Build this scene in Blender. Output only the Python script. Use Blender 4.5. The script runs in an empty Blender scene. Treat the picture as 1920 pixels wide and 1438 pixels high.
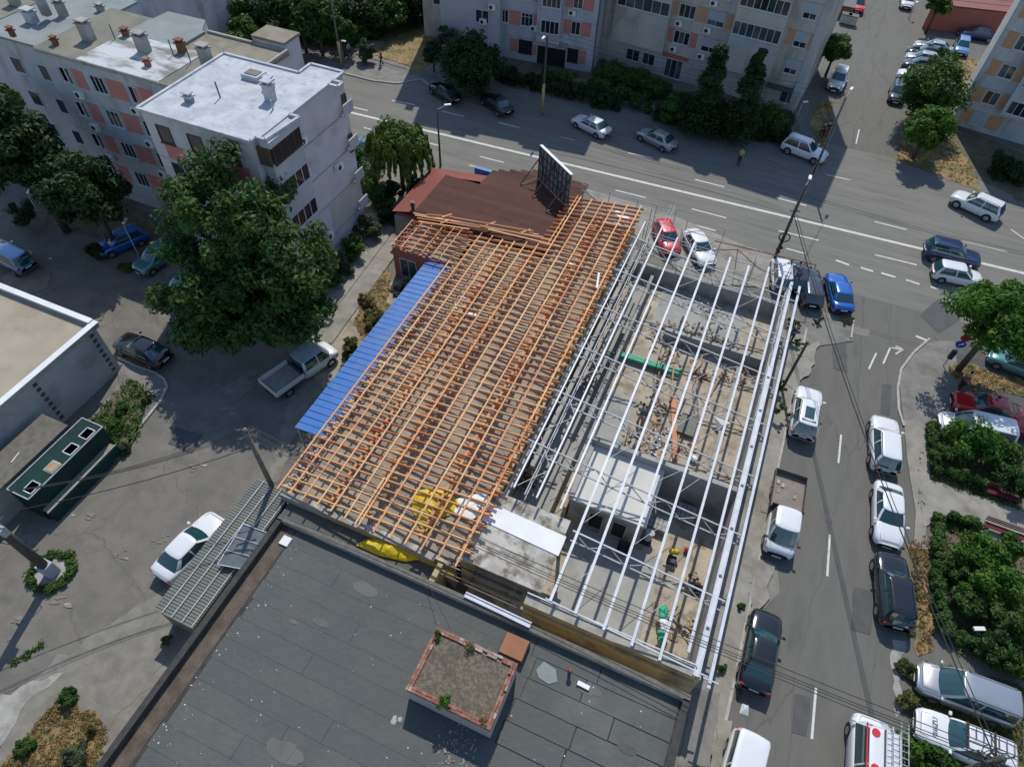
import bpy, math, random
import numpy as np
from mathutils import Vector, Matrix, noise
random.seed(7); rng = np.random.default_rng(7)
S = bpy.context.scene
C = bpy.data.collections.new('place'); S.collection.children.link(C)

# ---------------------------------------------------------------- camera, sky, sun
CX, CY, F, H = 960., 719., 1250., 37.
dn = np.array([-50., 1021., F]); dn /= np.linalg.norm(dn)
da = np.array([820., -1439., F]); da -= dn*(da@dn); da /= np.linalg.norm(da)
R3 = np.array([np.cross(da, -dn), da, -dn])          # camera (x right, y down, z ahead) -> world
cam = bpy.data.objects.new('camera', bpy.data.cameras.new('camera')); C.objects.link(cam)
cm = Matrix.Identity(4)
for i in range(3):
    cm[i][0] = R3[i, 0]; cm[i][1] = -R3[i, 1]; cm[i][2] = -R3[i, 2]
cm[2][3] = H
cam.matrix_world = cm
cam.data.sensor_width = 36; cam.data.lens = F/1920*36; cam.data.clip_end = 2000; cam.data.clip_start = .5
S.camera = cam
SUN_AZ, SUN_EL = math.radians(-73.5), math.radians(51.5)   # direction in which shadows fall, elevation
W = bpy.data.worlds.new('World'); S.world = W; W.use_nodes = True
nt = W.node_tree; bg = nt.nodes['Background']
sky = nt.nodes.new('ShaderNodeTexSky'); sky.sky_type = 'NISHITA'; sky.sun_disc = False
sky.sun_elevation = SUN_EL
sx, sy = -math.cos(SUN_AZ), -math.sin(SUN_AZ)
sky.sun_rotation = math.atan2(sx, sy)
sky.air_density = 1.2; sky.dust_density = .3; sky.ozone_density = 2.0
nt.links.new(sky.outputs[0], bg.inputs[0]); bg.inputs[1].default_value = .12
sl = bpy.data.lights.new('sun', 'SUN'); sl.energy = 3.1; sl.angle = math.radians(.53); sl.color = (1, .95, .86)
so = bpy.data.objects.new('sun', sl); C.objects.link(so)
dv = Vector((math.cos(SUN_AZ)*math.cos(SUN_EL), math.sin(SUN_AZ)*math.cos(SUN_EL), -math.sin(SUN_EL)))
so.rotation_euler = dv.to_track_quat('-Z', 'Y').to_euler(); so.location = (-20, 80, 90)
S.view_settings.view_transform = 'Standard'; S.view_settings.look = 'None'
S.view_settings.exposure = .16; S.view_settings.gamma = 1
S.cycles.max_bounces = 6; S.cycles.diffuse_bounces = 3; S.cycles.glossy_bounces = 3
S.cycles.transmission_bounces = 4; S.cycles.transparent_max_bounces = 6
S.cycles.use_denoising = True

def ray(px, py): return R3@np.array([px-CX, py-CY, F])
def G(px, py, z=0.):
    d = ray(px, py); t = (z-H)/d[2]; return (float(d[0]*t), float(d[1]*t), z)
def dist(a, b): return math.dist(a, b)

# ---------------------------------------------------------------- materials
MATS = {}
def mat(name, c, c2=None, sc=.6, rough=.85, metal=0., bump=0., bsc=8., det=6, thr=(.35, .65), c3=None, sc3=.15, thr3=(.5, .7),
        rnd=None, coat=0., stretch=None, transl=0., spec=.5, trans=0., cracks=0.):
    if name in MATS: return MATS[name]
    m = bpy.data.materials.new(name); m.use_nodes = True; n = m.node_tree.nodes; L = m.node_tree.links
    b = n['Principled BSDF']
    col = lambda k: (k[0], k[1], k[2], 1)
    b.inputs['Base Color'].default_value = col(c); b.inputs['Roughness'].default_value = rough
    b.inputs['Metallic'].default_value = metal; b.inputs['Specular IOR Level'].default_value = spec
    b.inputs['Coat Weight'].default_value = coat; b.inputs['Coat Roughness'].default_value = .05
    pos = n.new('ShaderNodeNewGeometry').outputs['Position']
    if rnd is not None or stretch is not None:
        mp = n.new('ShaderNodeMapping'); L.new(pos, mp.inputs[0]); pos = mp.outputs[0]
        if stretch: mp.inputs['Scale'].default_value = stretch
    out = None
    def ramp(scale, t, a, bb, d=det):
        t_ = n.new('ShaderNodeTexNoise'); t_.inputs['Scale'].default_value = scale; t_.inputs['Detail'].default_value = d
        t_.inputs['Roughness'].default_value = .62
        L.new(pos, t_.inputs['Vector'])
        r = n.new('ShaderNodeValToRGB'); L.new(t_.outputs[0], r.inputs[0])
        r.color_ramp.elements[0].position, r.color_ramp.elements[1].position = t
        mx = n.new('ShaderNodeMix'); mx.data_type = 'RGBA'; L.new(r.outputs[0], mx.inputs[0])
        if isinstance(a, tuple): mx.inputs[6].default_value = col(a)
        else: L.new(a, mx.inputs[6])
        mx.inputs[7].default_value = col(bb); return mx.outputs[2]
    if c2: out = ramp(sc, thr, c, c2)
    if c3: out = ramp(sc3, thr3, out if out else c, c3)
    if cracks:
        nz = n.new('ShaderNodeTexNoise'); nz.inputs['Scale'].default_value = .8; L.new(pos, nz.inputs['Vector'])
        ad = n.new('ShaderNodeVectorMath'); ad.operation = 'MULTIPLY_ADD'; L.new(nz.outputs['Color'], ad.inputs[0]); ad.inputs[1].default_value = (1.6, 1.6, 0); L.new(pos, ad.inputs[2])
        vo = n.new('ShaderNodeTexVoronoi'); vo.feature = 'DISTANCE_TO_EDGE'; vo.inputs['Scale'].default_value = cracks; L.new(ad.outputs[0], vo.inputs['Vector'])
        rp = n.new('ShaderNodeValToRGB'); L.new(vo.outputs['Distance'], rp.inputs[0]); rp.color_ramp.elements[0].position, rp.color_ramp.elements[1].position = .002, .008
        mx = n.new('ShaderNodeMix'); mx.data_type = 'RGBA'; L.new(rp.outputs[0], mx.inputs[0]); mx.inputs[6].default_value = col(tuple(k*.84 for k in c))
        L.new(out, mx.inputs[7]) if out else None; out = mx.outputs[2]
    if rnd:
        oi = n.new('ShaderNodeObjectInfo'); mx = n.new('ShaderNodeMix'); mx.data_type = 'RGBA'
        L.new(oi.outputs['Random'], mx.inputs[0])
        if out: L.new(out, mx.inputs[6])
        else: mx.inputs[6].default_value = col(c)
        mx.inputs[7].default_value = col(rnd); out = mx.outputs[2]
    if out: L.new(out, b.inputs['Base Color'])
    if bump:
        t_ = n.new('ShaderNodeTexNoise'); t_.inputs['Scale'].default_value = bsc; t_.inputs['Detail'].default_value = 5
        L.new(pos, t_.inputs['Vector'])
        bp = n.new('ShaderNodeBump'); bp.inputs['Strength'].default_value = bump; bp.inputs['Distance'].default_value = .05
        L.new(t_.outputs[0], bp.inputs['Height']); L.new(bp.outputs[0], b.inputs['Normal'])
    if transl:
        tr = n.new('ShaderNodeBsdfTranslucent'); mx = n.new('ShaderNodeMixShader'); mx.inputs[0].default_value = transl
        if out: L.new(out, tr.inputs[0])
        else: tr.inputs[0].default_value = col(c)
        L.new(b.outputs[0], mx.inputs[1]); L.new(tr.outputs[0], mx.inputs[2]); L.new(mx.outputs[0], n['Material Output'].inputs[0])
    MATS[name] = m; return m

asphalt = mat('asphalt', (.125, .12, .108), (.16, .155, .14), sc=.5, stretch=(1.6, .35, 1), c3=(.098, .096, .09), sc3=.5, thr3=(.5, .75), bump=.25, bsc=30, rough=.9, cracks=.13)
asphalt_main = mat('asphalt_main', (.165, .16, .145), (.2, .193, .172), sc=.35, stretch=(.25, 3, 1), c3=(.14, .137, .125), sc3=.8, thr3=(.5, .66), bump=.15, bsc=30, rough=.9)
asphalt_yard = mat('asphalt_yard', (.155, .144, .125), (.2, .183, .156), sc=.3, c3=(.12, .115, .105), sc3=.7, thr3=(.45, .75), cracks=.14, bump=.3, bsc=22, rough=.93)
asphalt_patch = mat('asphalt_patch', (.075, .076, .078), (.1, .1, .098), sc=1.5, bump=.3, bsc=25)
worn_patch = mat('worn_patch', (.17, .155, .13), (.24, .225, .195), sc=1.2, bump=.3, bsc=15)
pave = mat('pavement_concrete', (.24, .225, .195), (.32, .3, .265), sc=1.1, c3=(.17, .155, .13), sc3=.5, bump=.3, bsc=12)
pave_dk = mat('pavement_worn', (.17, .165, .155), (.23, .22, .2), sc=1.3, c3=(.12, .115, .105), sc3=.6, bump=.3, bsc=12)
conc = mat('concrete', (.3, .29, .265), (.4, .385, .35), sc=1.3, c3=(.2, .19, .17), sc3=.7, bump=.3, bsc=10)
conc_dirty = mat('concrete_dirty', (.36, .34, .3), (.5, .48, .44), sc=1.1, thr=(.42, .58), c3=(.16, .13, .095), sc3=1.3, thr3=(.46, .62), bump=.4, bsc=14)
kerb_m = mat('kerb_stone', (.33, .32, .29), (.45, .43, .4), sc=2.5, bump=.2)
dry = mat('dry_grass_soil', (.26, .165, .07), (.33, .225, .1), sc=1.2, c3=(.13, .13, .05), sc3=.6, thr3=(.46, .6), bump=.6, bsc=14)
soil = mat('garden_soil', (.14, .11, .075), (.09, .09, .045), sc=1.1, c3=(.2, .16, .1), sc3=.9, bump=.6, bsc=12)
dirt = mat('bare_dirt', (.28, .235, .175), (.38, .33, .26), sc=.9, c3=(.17, .15, .09), sc3=.6, bump=.5, bsc=10)
green = mat('green_ground', (.06, .085, .02), (.1, .12, .035), sc=1.3, c3=(.17, .13, .05), sc3=.5, bump=.7, bsc=14)
white_paint = mat('road_paint', (.62, .61, .57), (.36, .355, .34), sc=3, thr=(.5, .75), rough=.8)
yellow_paint = mat('faded_yellow_paint', (.34, .28, .1), (.17, .16, .12), sc=2.5, thr=(.4, .62), rough=.85)
felt = mat('roof_felt', (.078, .084, .08), (.12, .124, .114), sc=.5, thr=(.36, .66), c3=(.15, .135, .108), sc3=.9, thr3=(.55, .78), bump=.8, bsc=4, rnd=(.09, .096, .092))
felt_edge = mat('tar_seam', (.03, .03, .03), (.06, .055, .05), sc=3)
brown_dirt = mat('gutter_dirt', (.075, .055, .042), (.14, .11, .085), sc=1.6, bump=.5, bsc=14)
render_w = mat('wall_render', (.36, .35, .35), (.44, .43, .43), sc=.7, c3=(.27, .26, .25), sc3=.35, bump=.15)
beige_wall = mat('beige_wall', (.5, .4, .22), (.4, .33, .2), sc=.6, c3=(.2, .17, .12), sc3=.5, thr3=(.5, .66), bump=.25)
grey_wall = mat('grey_wall', (.3, .3, .29), (.38, .375, .36), sc=1, c3=(.22, .21, .2), sc3=.6, bump=.3)
pink = mat('pink_panel', (.56, .22, .19), (.48, .19, .165), sc=1.2, rough=.85)
orange = mat('orange_panel', (.54, .3, .17), (.46, .26, .15), sc=1.2, rough=.85)
apt_grey = mat('apartment_grey', (.5, .51, .545), (.41, .42, .45), sc=.5, c3=(.3, .3, .31), sc3=.8, bump=.15, stretch=(1, 1, .4))
apt_beige = mat('apartment_beige', (.52, .49, .45), (.43, .4, .37), sc=.6, c3=(.22, .205, .185), sc3=.3, bump=.2, stretch=(1, 1, .4))
apt_light = mat('apartment_white', (.47, .48, .5), (.4, .41, .43), sc=.5, c3=(.34, .34, .35), sc3=.3, bump=.15)
lilac = mat('lilac_render', (.58, .56, .59), (.5, .48, .51), sc=.5, c3=(.32, .3, .29), sc3=.25, bump=.15)
whiteroof = mat('white_coated_roof', (.52, .54, .57), (.4, .42, .46), sc=.6, thr=(.4, .6), c3=(.3, .32, .36), sc3=1.5, thr3=(.52, .74), rough=.75, bump=.2, bsc=3)
halfwhite = mat('patchy_white_roof', (.54, .55, .57), (.19, .2, .18), sc=.45, thr=(.46, .6), stretch=(.6, 1.6, 1), bump=.25, bsc=6)
olive_roof = mat('olive_roof', (.17, .165, .13), (.23, .215, .17), sc=.5, c3=(.13, .14, .12), sc3=.3, bump=.3)
tan_roof = mat('tan_gravel_roof', (.27, .24, .18), (.2, .175, .13), sc=.8, c3=(.16, .15, .12), sc3=.4, bump=.4)
greyblue_roof = mat('greyblue_roof', (.2, .23, .23), (.27, .29, .29), sc=.5, bump=.25)
dark_roof = mat('dark_maroon_roof', (.075, .055, .055), (.1, .08, .078), sc=.6, bump=.2)
beige_roof = mat('beige_screed_roof', (.33, .285, .21), (.4, .35, .27), sc=.35, c3=(.27, .23, .17), sc3=.25, thr3=(.5, .68), bump=.2)
frame_w = mat('window_frame', (.6, .62, .64), (.5, .52, .54), sc=3, rough=.5)
frame_br = mat('brown_frame', (.09, .06, .045), rough=.5)
glass = mat('window_glass', (.02, .025, .03), rough=.08, spec=.8)
glass_b = mat('curtained_glass', (.12, .16, .18), (.05, .06, .07), sc=1.5, rough=.15, rnd=(.03, .04, .05))
glass_y = mat('yellow_curtain', (.5, .42, .16), (.35, .33, .2), sc=2, rough=.5)
shutter_m = mat('roller_shutter', (.38, .43, .5), (.33, .37, .43), sc=2, rough=.5)
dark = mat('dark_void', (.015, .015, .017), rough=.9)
wood = mat('orange_timber', (.7, .335, .13), (.58, .235, .08), sc=1.2, rnd=(.74, .45, .22), rough=.7)
wood_red = mat('red_timber', (.54, .19, .075), (.42, .13, .05), sc=1.6, rnd=(.6, .3, .14), rough=.7)
wood_raw = mat('raw_timber', (.45, .32, .18), (.3, .2, .11), sc=2, rnd=(.35, .28, .2), rough=.8)
slab_m = mat('dusty_slab', (.36, .305, .23), (.22, .195, .16), sc=.9, c3=(.31, .28, .22), sc3=.5, bump=.4, bsc=10)
steel_w = mat('white_steel', (.6, .63, .68), (.48, .5, .54), sc=2, rough=.45)
steel_g = mat('grey_steel', (.46, .48, .5), (.33, .34, .35), sc=3, rough=.55)
steel_d = mat('dark_steel', (.05, .055, .06), (.08, .075, .07), sc=3, rough=.5)
dust = mat('site_dust', (.46, .395, .3), (.33, .285, .225), sc=.7, c3=(.24, .2, .155), sc3=1.1, thr3=(.5, .62), bump=.6, bsc=7)
screed = mat('grey_screed', (.3, .3, .285), (.36, .355, .33), sc=.8, c3=(.22, .22, .215), sc3=.6, bump=.2)
blue_sheet = mat('blue_sheet', (.03, .14, .46), (.06, .19, .5), sc=1.3, rough=.42, rnd=(.035, .16, .5), c3=(.1, .2, .4), sc3=.9)
red_roof = mat('red_sheet', (.26, .065, .045), (.21, .055, .042), sc=.7, rough=.5, rnd=(.23, .065, .05))
brown_tile = mat('brown_tile', (.1, .042, .032), (.065, .03, .026), sc=.9, rough=.75, rnd=(.115, .05, .038), spec=.2)
salmon = mat('salmon_wall', (.42, .13, .1), (.36, .12, .1), sc=.8, bump=.2)
brick = mat('red_brick', (.27, .1, .065), (.19, .075, .05), sc=6, rnd=(.33, .17, .12), rough=.9, bump=.4, bsc=20)
brick_pale = mat('pale_brick', (.36, .24, .18), (.28, .15, .11), sc=6, rnd=(.42, .36, .32), rough=.9)
gravel = mat('planter_gravel', (.11, .09, .065), (.2, .16, .12), sc=6, thr=(.42, .6), c3=(.085, .075, .06), sc3=1.2, bump=.9, bsc=22)
shed_m = mat('ribbed_grey_sheet', (.16, .172, .15), (.2, .21, .18), sc=.8, rough=.7, rnd=(.15, .16, .14))
kgreen = mat('dark_green_metal', (.009, .05, .04), (.012, .03, .028), sc=1, rough=.7, spec=.2)
tyre = mat('tyre_rubber', (.02, .02, .021), rough=.85)
rim_m = mat('alloy_rim', (.45, .46, .48), rough=.35, metal=.8)
carglass = mat('car_glass', (.015, .06, .07), rough=.04, spec=1., coat=.6)
lampw = mat('headlamp_glass', (.75, .78, .8), rough=.1, coat=1)
lampr = mat('tail_lamp', (.42, .02, .02), rough=.2, coat=1)
plate_m = mat('number_plate', (.7, .7, .68), rough=.5)
trim = mat('black_trim', (.025, .025, .027), rough=.6)
pole_c = mat('pole_concrete', (.17, .155, .13), (.11, .1, .085), sc=3, bump=.3)
pole_d = mat('pole_dark', (.06, .055, .048), (.09, .08, .07), sc=3, bump=.3)
yellow_m = mat('yellow_enamel', (.42, .36, .16), (.34, .3, .15), sc=2, rough=.6)
lampcap = mat('lamp_head', (.75, .75, .72), rough=.4)
bark = mat('bark', (.1, .075, .055), (.06, .045, .034), sc=4, bump=.6, bsc=10)
yellow_foil = mat('yellow_tarpaulin', (.66, .5, .01), (.5, .37, .01), sc=3, rough=.5, bump=1., bsc=3)
plastic_g = mat('green_net', (.03, .33, .2), (.05, .4, .25), sc=3, rough=.5)
rust = mat('rusty_metal', (.24, .09, .045), (.14, .06, .035), sc=3, rough=.8)
foil = mat('white_membrane', (.78, .79, .8), (.7, .71, .72), sc=1, rough=.6)
skin = mat('skin', (.45, .27, .19), rough=.6)
wire_m = mat('cable', (.02, .02, .022), rough=.6)
LEAF = {}
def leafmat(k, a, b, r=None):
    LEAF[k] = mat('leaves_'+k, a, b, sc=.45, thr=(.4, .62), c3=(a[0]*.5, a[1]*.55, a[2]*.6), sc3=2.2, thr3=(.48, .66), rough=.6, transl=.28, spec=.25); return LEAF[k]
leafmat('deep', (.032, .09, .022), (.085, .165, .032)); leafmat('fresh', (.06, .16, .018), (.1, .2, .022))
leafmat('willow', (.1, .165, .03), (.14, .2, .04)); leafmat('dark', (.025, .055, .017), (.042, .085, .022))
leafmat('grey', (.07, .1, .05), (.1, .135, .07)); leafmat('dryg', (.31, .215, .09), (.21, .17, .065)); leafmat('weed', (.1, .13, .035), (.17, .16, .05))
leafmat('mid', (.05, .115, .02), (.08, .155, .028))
def paint(name, c, rough=.3, metal=0.): return mat('paint_'+name, c, rough=rough, metal=metal, coat=.8)

# ---------------------------------------------------------------- geometry helpers
class MB:
    def __init__(s): s.v = []; s.f = []; s.m = []
    def add(s, vs, fs, mi=0):
        o = len(s.v); s.v += [tuple(map(float, v)) for v in vs]; s.f += [tuple(i+o for i in f) for f in fs]; s.m += [mi]*len(fs); return s
    def box(s, x0, x1, y0, y1, z0, z1, mi=0):
        return s.add([(x, y, z) for z in (z0, z1) for x, y in ((x0, y0), (x1, y0), (x1, y1), (x0, y1))],
                     [(3, 2, 1, 0), (4, 5, 6, 7), (0, 1, 5, 4), (1, 2, 6, 5), (2, 3, 7, 6), (3, 0, 4, 7)], mi)
    def obox(s, c, u, v, w, mi=0):
        c, u, v, w = map(Vector, (c, u, v, w))
        return s.add([c+a*u+b*v+e*w for e in (-1, 1) for a, b in ((-1, -1), (1, -1), (1, 1), (-1, 1))],
                     [(3, 2, 1, 0), (4, 5, 6, 7), (0, 1, 5, 4), (1, 2, 6, 5), (2, 3, 7, 6), (3, 0, 4, 7)], mi)
    def beam(s, p, q, w, h, up=(0, 0, 1), mi=0):
        p, q = Vector(p), Vector(q); d = (q-p); u = Vector(up); l = d.normalized()
        if abs(l.dot(u)) > .98: u = Vector((1, 0, 0))
        a = l.cross(u).normalized(); b = a.cross(l)
        return s.obox((p+q)/2, d/2, a*w/2, b*h/2, mi)
    def tube(s, p, q, r0, r1=None, n=8, mi=0):
        r1 = r0 if r1 is None else r1
        p, q = Vector(p), Vector(q); l = (q-p).normalized(); u = Vector((0, 0, 1)) if abs(l.z) < .95 else Vector((1, 0, 0))
        a = l.cross(u).normalized(); b = l.cross(a)
        vs = [p+(a*math.cos(t)+b*math.sin(t))*r0 for t in [2*math.pi*i/n for i in range(n)]]
        vs += [q+(a*math.cos(t)+b*math.sin(t))*r1 for t in [2*math.pi*i/n for i in range(n)]]
        return s.add(vs, [(i, (i+1) % n, n+(i+1) % n, n+i) for i in range(n)]+[tuple(range(n-1, -1, -1)), tuple(range(n, 2*n))], mi)
    def chain(s, pts, r, n=6, mi=0):
        for a, b in zip(pts, pts[1:]): s.tube(a, b, r, n=n, mi=mi)
        return s
    def prism(s, poly, z0, z1, mi=0):
        n = len(poly)
        ar = sum(poly[i][0]*poly[(i+1) % n][1]-poly[(i+1) % n][0]*poly[i][1] for i in range(n))
        if ar < 0: poly = poly[::-1]
        return s.add([(p[0], p[1], z0) for p in poly]+[(p[0], p[1], z1) for p in poly],
                     [tuple(range(n-1, -1, -1)), tuple(range(n, 2*n))]+[(i, (i+1) % n, n+(i+1) % n, n+i) for i in range(n)], mi)
    def quad(s, *pts, mi=0): return s.add(pts, [tuple(range(len(pts)))], mi)
    def sphere(s, c, r, n=8, m=5, mi=0, sq=1.):
        vs = [(c[0], c[1], c[2]-r*sq)]
        for j in range(1, m):
            ph = -math.pi/2+math.pi*j/m
            vs += [(c[0]+r*math.cos(ph)*math.cos(2*math.pi*i/n), c[1]+r*math.cos(ph)*math.sin(2*math.pi*i/n), c[2]+r*sq*math.sin(ph)) for i in range(n)]
        vs.append((c[0], c[1], c[2]+r*sq)); fs = []
        for i in range(n):
            fs.append((0, 1+(i+1) % n, 1+i)); fs.append((len(vs)-1, len(vs)-1-n+i, len(vs)-1-n+(i+1) % n))
            for j in range(m-2): fs.append((1+j*n+i, 1+j*n+(i+1) % n, 1+(j+1)*n+(i+1) % n, 1+(j+1)*n+i))
        return s.add(vs, fs, mi)
    def build(s, name, mats, parent=None, smooth=False, bevel=0, **kw):
        me = bpy.data.meshes.new(name)
        o3 = ORG.get(parent.name, (0, 0, 0)) if parent is not None else (0, 0, 0)
        org = kw.pop('origin', None)
        if parent is None and org is None and s.v and kw.get('kind') != 'structure':
            a = np.array(s.v); org = tuple(float(t) for t in ((a[:, 0].min()+a[:, 0].max())/2, (a[:, 1].min()+a[:, 1].max())/2, a[:, 2].min()))
        sh = org if (parent is None and org) else o3
        me.from_pydata([(v[0]-sh[0], v[1]-sh[1], v[2]-sh[2]) for v in s.v], [], s.f)
        for m in (mats if isinstance(mats, (list, tuple)) else [mats]): me.materials.append(m)
        me.polygons.foreach_set('material_index', s.m)
        if smooth: me.polygons.foreach_set('use_smooth', [True]*len(s.f))
        me.update()
        o = link(name, me, parent, **kw)
        if parent is None and org: o.location = org; ORG[o.name] = org
        elif parent is not None: ORG[o.name] = o3
        if bevel:
            b = o.modifiers.new('bevel', 'BEVEL'); b.width = bevel; b.segments = 2; b.limit_method = 'ANGLE'
        return o
ORG = {}
def link(name, data, parent=None, label=None, cat=None, group=None, kind=None):
    o = bpy.data.objects.new(name, data); C.objects.link(o)
    if parent is not None: o.parent = parent
    if label: o['label'] = label
    if cat: o['category'] = cat
    if group: o['group'] = group
    if kind: o['kind'] = kind
    return o
def thing(name, label, cat, loc=(0, 0, 0), rz=0., group=None, local=False):
    o = link(name, None, None, label, cat, group); o.location = loc; o.rotation_euler = (0, 0, rz)
    ORG[o.name] = (0, 0, 0) if local else tuple(loc); return o
def piece(name, mesh, parent, loc, rot=(0, 0, 0)):
    """one more piece that shares its mesh; loc in world coordinates"""
    o = link(name, mesh, parent); g = ORG.get(parent.name, (0, 0, 0))
    o.location = (loc[0]-g[0], loc[1]-g[1], loc[2]-g[2]); o.rotation_euler = rot; return o
def meshof(mb, name, mats, smooth=False):
    me = bpy.data.meshes.new(name); me.from_pydata(mb.v, [], mb.f)
    for m in (mats if isinstance(mats, (list, tuple)) else [mats]): me.materials.append(m)
    me.polygons.foreach_set('material_index', mb.m)
    if smooth: me.polygons.foreach_set('use_smooth', [True]*len(mb.f))
    me.update(); return me
def structure(name, mb, m, **kw): return mb.build(name, m, kind='structure', **kw)
def gpoly(px, z0, z1, mi=0, mb=None, z=0.):
    mb = mb or MB(); return mb.prism([G(x, y, z)[:2] for x, y in px], z0, z1, mi)
def ragged(p, amp, step=.45):
    out = []
    for a, b in zip(p, p[1:]+p[:1]):
        L = math.dist(a, b); k = max(1, int(L/step)); nx, ny = -(b[1]-a[1])/max(L, .01), (b[0]-a[0])/max(L, .01)
        for i in range(k):
            x, y = a[0]+(b[0]-a[0])*i/k, a[1]+(b[1]-a[1])*i/k; o = amp*(noise.noise((x*1.3, y*1.3, 3))+.6*noise.noise((x*3.1, y*3.1, 9))) if i else 0
            out.append((x+nx*o, y+ny*o))
    return out
def sheet(name, px, z, m, rag=None, **kw):
    mb = MB(); p = [G(x, y)[:2] for x, y in px]
    if rag is None: rag = .45 if name.split('_')[0] in ('dry', 'garden', 'garage', 'apartment', 'bright', 'concrete', 'worn', 'building', 'shop') else .12
    p = ragged(p, rag); n = len(p)
    ar = sum(p[i][0]*p[(i+1) % n][1]-p[(i+1) % n][0]*p[i][1] for i in range(n))
    if ar < 0: p = p[::-1]
    mb.quad(*[(x, y, z) for x, y in p]); kw.setdefault('kind', 'structure'); return mb.build(name, m, **kw)
# ---------------------------------------------------------------- foliage
def leaves(name, centers, radii, per, size, m, parent=None, sq=.75, droop=0., seed=None, **kw):
    """thousands of small leaf faces spread through clumps (centers, radii)"""
    r = np.random.default_rng(seed if seed is not None else len(bpy.data.meshes))
    c = np.repeat(np.array(centers, float), per, 0); rad = np.repeat(np.array(radii, float), per)[:, None]
    n = len(c); d = r.normal(size=(n, 3)); d /= np.linalg.norm(d, axis=1)[:, None]
    p = c+d*rad*(r.random((n, 1))**.45)*np.array([1, 1, sq])
    nn = d*.6+r.normal(size=(n, 3))*.55+np.array([0, 0, .55]); nn /= np.linalg.norm(nn, axis=1)[:, None]
    t = np.cross(nn, r.normal(size=(n, 3))); t /= np.linalg.norm(t, axis=1)[:, None]
    if droop: t = t*(1-droop)+np.array([0, 0, -1])*droop; t /= np.linalg.norm(t, axis=1)[:, None]
    b = np.cross(nn, t); b /= np.linalg.norm(b, axis=1)[:, None]
    s = size*(.6+.8*r.random((n, 1))); l = s*(1.25+droop*1.5)
    q = np.stack([p-t*l, p+b*s*.55+nn*s*.12, p+t*l, p-b*s*.55+nn*s*.12], 1).reshape(-1, 3)
    o3 = np.array(ORG.get(parent.name, (0, 0, 0)) if parent is not None else (0, 0, 0))
    org = None
    if parent is None: org = q.mean(0); org[2] = q[:, 2].min(); o3 = org
    q = q-o3
    me = bpy.data.meshes.new(name); me.vertices.add(len(q)); me.vertices.foreach_set('co', q.ravel())
    me.loops.add(len(q)); me.loops.foreach_set('vertex_index', np.arange(len(q)))
    me.polygons.add(n); me.polygons.foreach_set('loop_start', np.arange(n)*4)
    try: me.polygons.foreach_set('loop_total', np.full(n, 4))
    except Exception: pass
    me.update(calc_edges=True); me.materials.append(m)
    o = link(name, me, parent, **kw)
    if org is not None: o.location = org
    return o
def crown_clumps(c, rx, rz, n, r, cone=0., flat=.35):
    if cone:
        h = r.random((n, 1))**1.35; a = r.random((n, 1))*6.28; q = rx*(1-cone*h)*(.35+.6*r.random((n, 1))**.5)
        return np.hstack([q*np.cos(a), q*np.sin(a), (h*2-1)*rz])+np.array(c)
    d = r.normal(size=(n, 3)); d /= np.linalg.norm(d, axis=1)[:, None]
    f = r.random((n, 1))**.38
    p = d*f*np.array([rx, rx, rz])
    ph = r.random(6)*6.28
    a = np.arctan2(p[:, 1], p[:, 0]); w = 1+.16*np.sin(2*a+ph[0])+.12*np.sin(3*a+ph[1]+d[:, 2]*2)+.09*np.sin(5*a+ph[2])
    p[:, :2] *= w[:, None]; p[:, 2] *= 1+.14*np.sin(3*a+ph[3])
    if cone: p[:, :2] *= np.clip(1-cone*(p[:, 2:3]+rz)/(2*rz), .08, 1)
    return p+np.array(c)
def tree(kind, label, px, py, zc, half, kname='deciduous_tree', ratio=.8, n=60, per=90, size=.2, cone=0., trunk=True, group=None, zmin=.4, cat='tree', lean=0, clump=.3, sub=None):
    a, b = G(px-half, py, zc), G(px+half, py, zc); r0 = dist(a, b)/2; c = np.array(G(px, py, zc)); rz = min(r0*ratio, zc-zmin)
    if cone: rz = zc-zmin
    r = np.random.default_rng(int(px*7+py)); t = thing(kname, label, cat, (c[0], c[1], 0), group=group)
    P = crown_clumps(c, r0*.84, rz*.86, n, r, cone)
    rad = r0*clump*(.7+.6*r.random(n))
    if sub:
        P = []; tot = sum(s[3]**2 for s in sub)
        for (sx_, sy_, sz_, sh_, sr_) in sub:
            r1 = dist(G(sx_-sh_, sy_, sz_), G(sx_+sh_, sy_, sz_))/2; P.append(crown_clumps(G(sx_, sy_, sz_), r1*.86, r1*sr_*.86, max(5, int(n*sh_**2/tot)), r))
        P = np.concatenate(P); P = P[P[:, 2] > 1.2]; n = len(P); rad = r0*clump*r.uniform(.45, 1.25, n)
    if cone: rad = r0*.46*np.clip(1.15-cone*(P[:, 2]-c[2]+rz)/(2*rz), .28, 1.1)
    if trunk:
        mb = MB(); tr = .045*(zc+rz)*.55+.05; fork = max(.8, (zc-rz)*.95+.35*rz)
        mb.tube((c[0], c[1], 0), (c[0]+lean, c[1], fork), tr, tr*.7, 9)
        idx = r.choice(n, min(9, n), replace=False)
        for i in idx:
            q = P[i]; m_ = np.array([c[0]+lean, c[1], fork]); k = m_*.45+q*.55+r.normal(size=3)*.2*r0*.3; k[2] = max(k[2], fork+.2)
            mb.tube(m_, k, tr*.5, tr*.3, 6); mb.tube(k, q, tr*.3, tr*.08, 5)
        mb.build('trunk', bark, t, smooth=True)
    leaves('crown', P, rad, per, size, LEAF[kind], t, seed=int(px+py*3))
    return t
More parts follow.
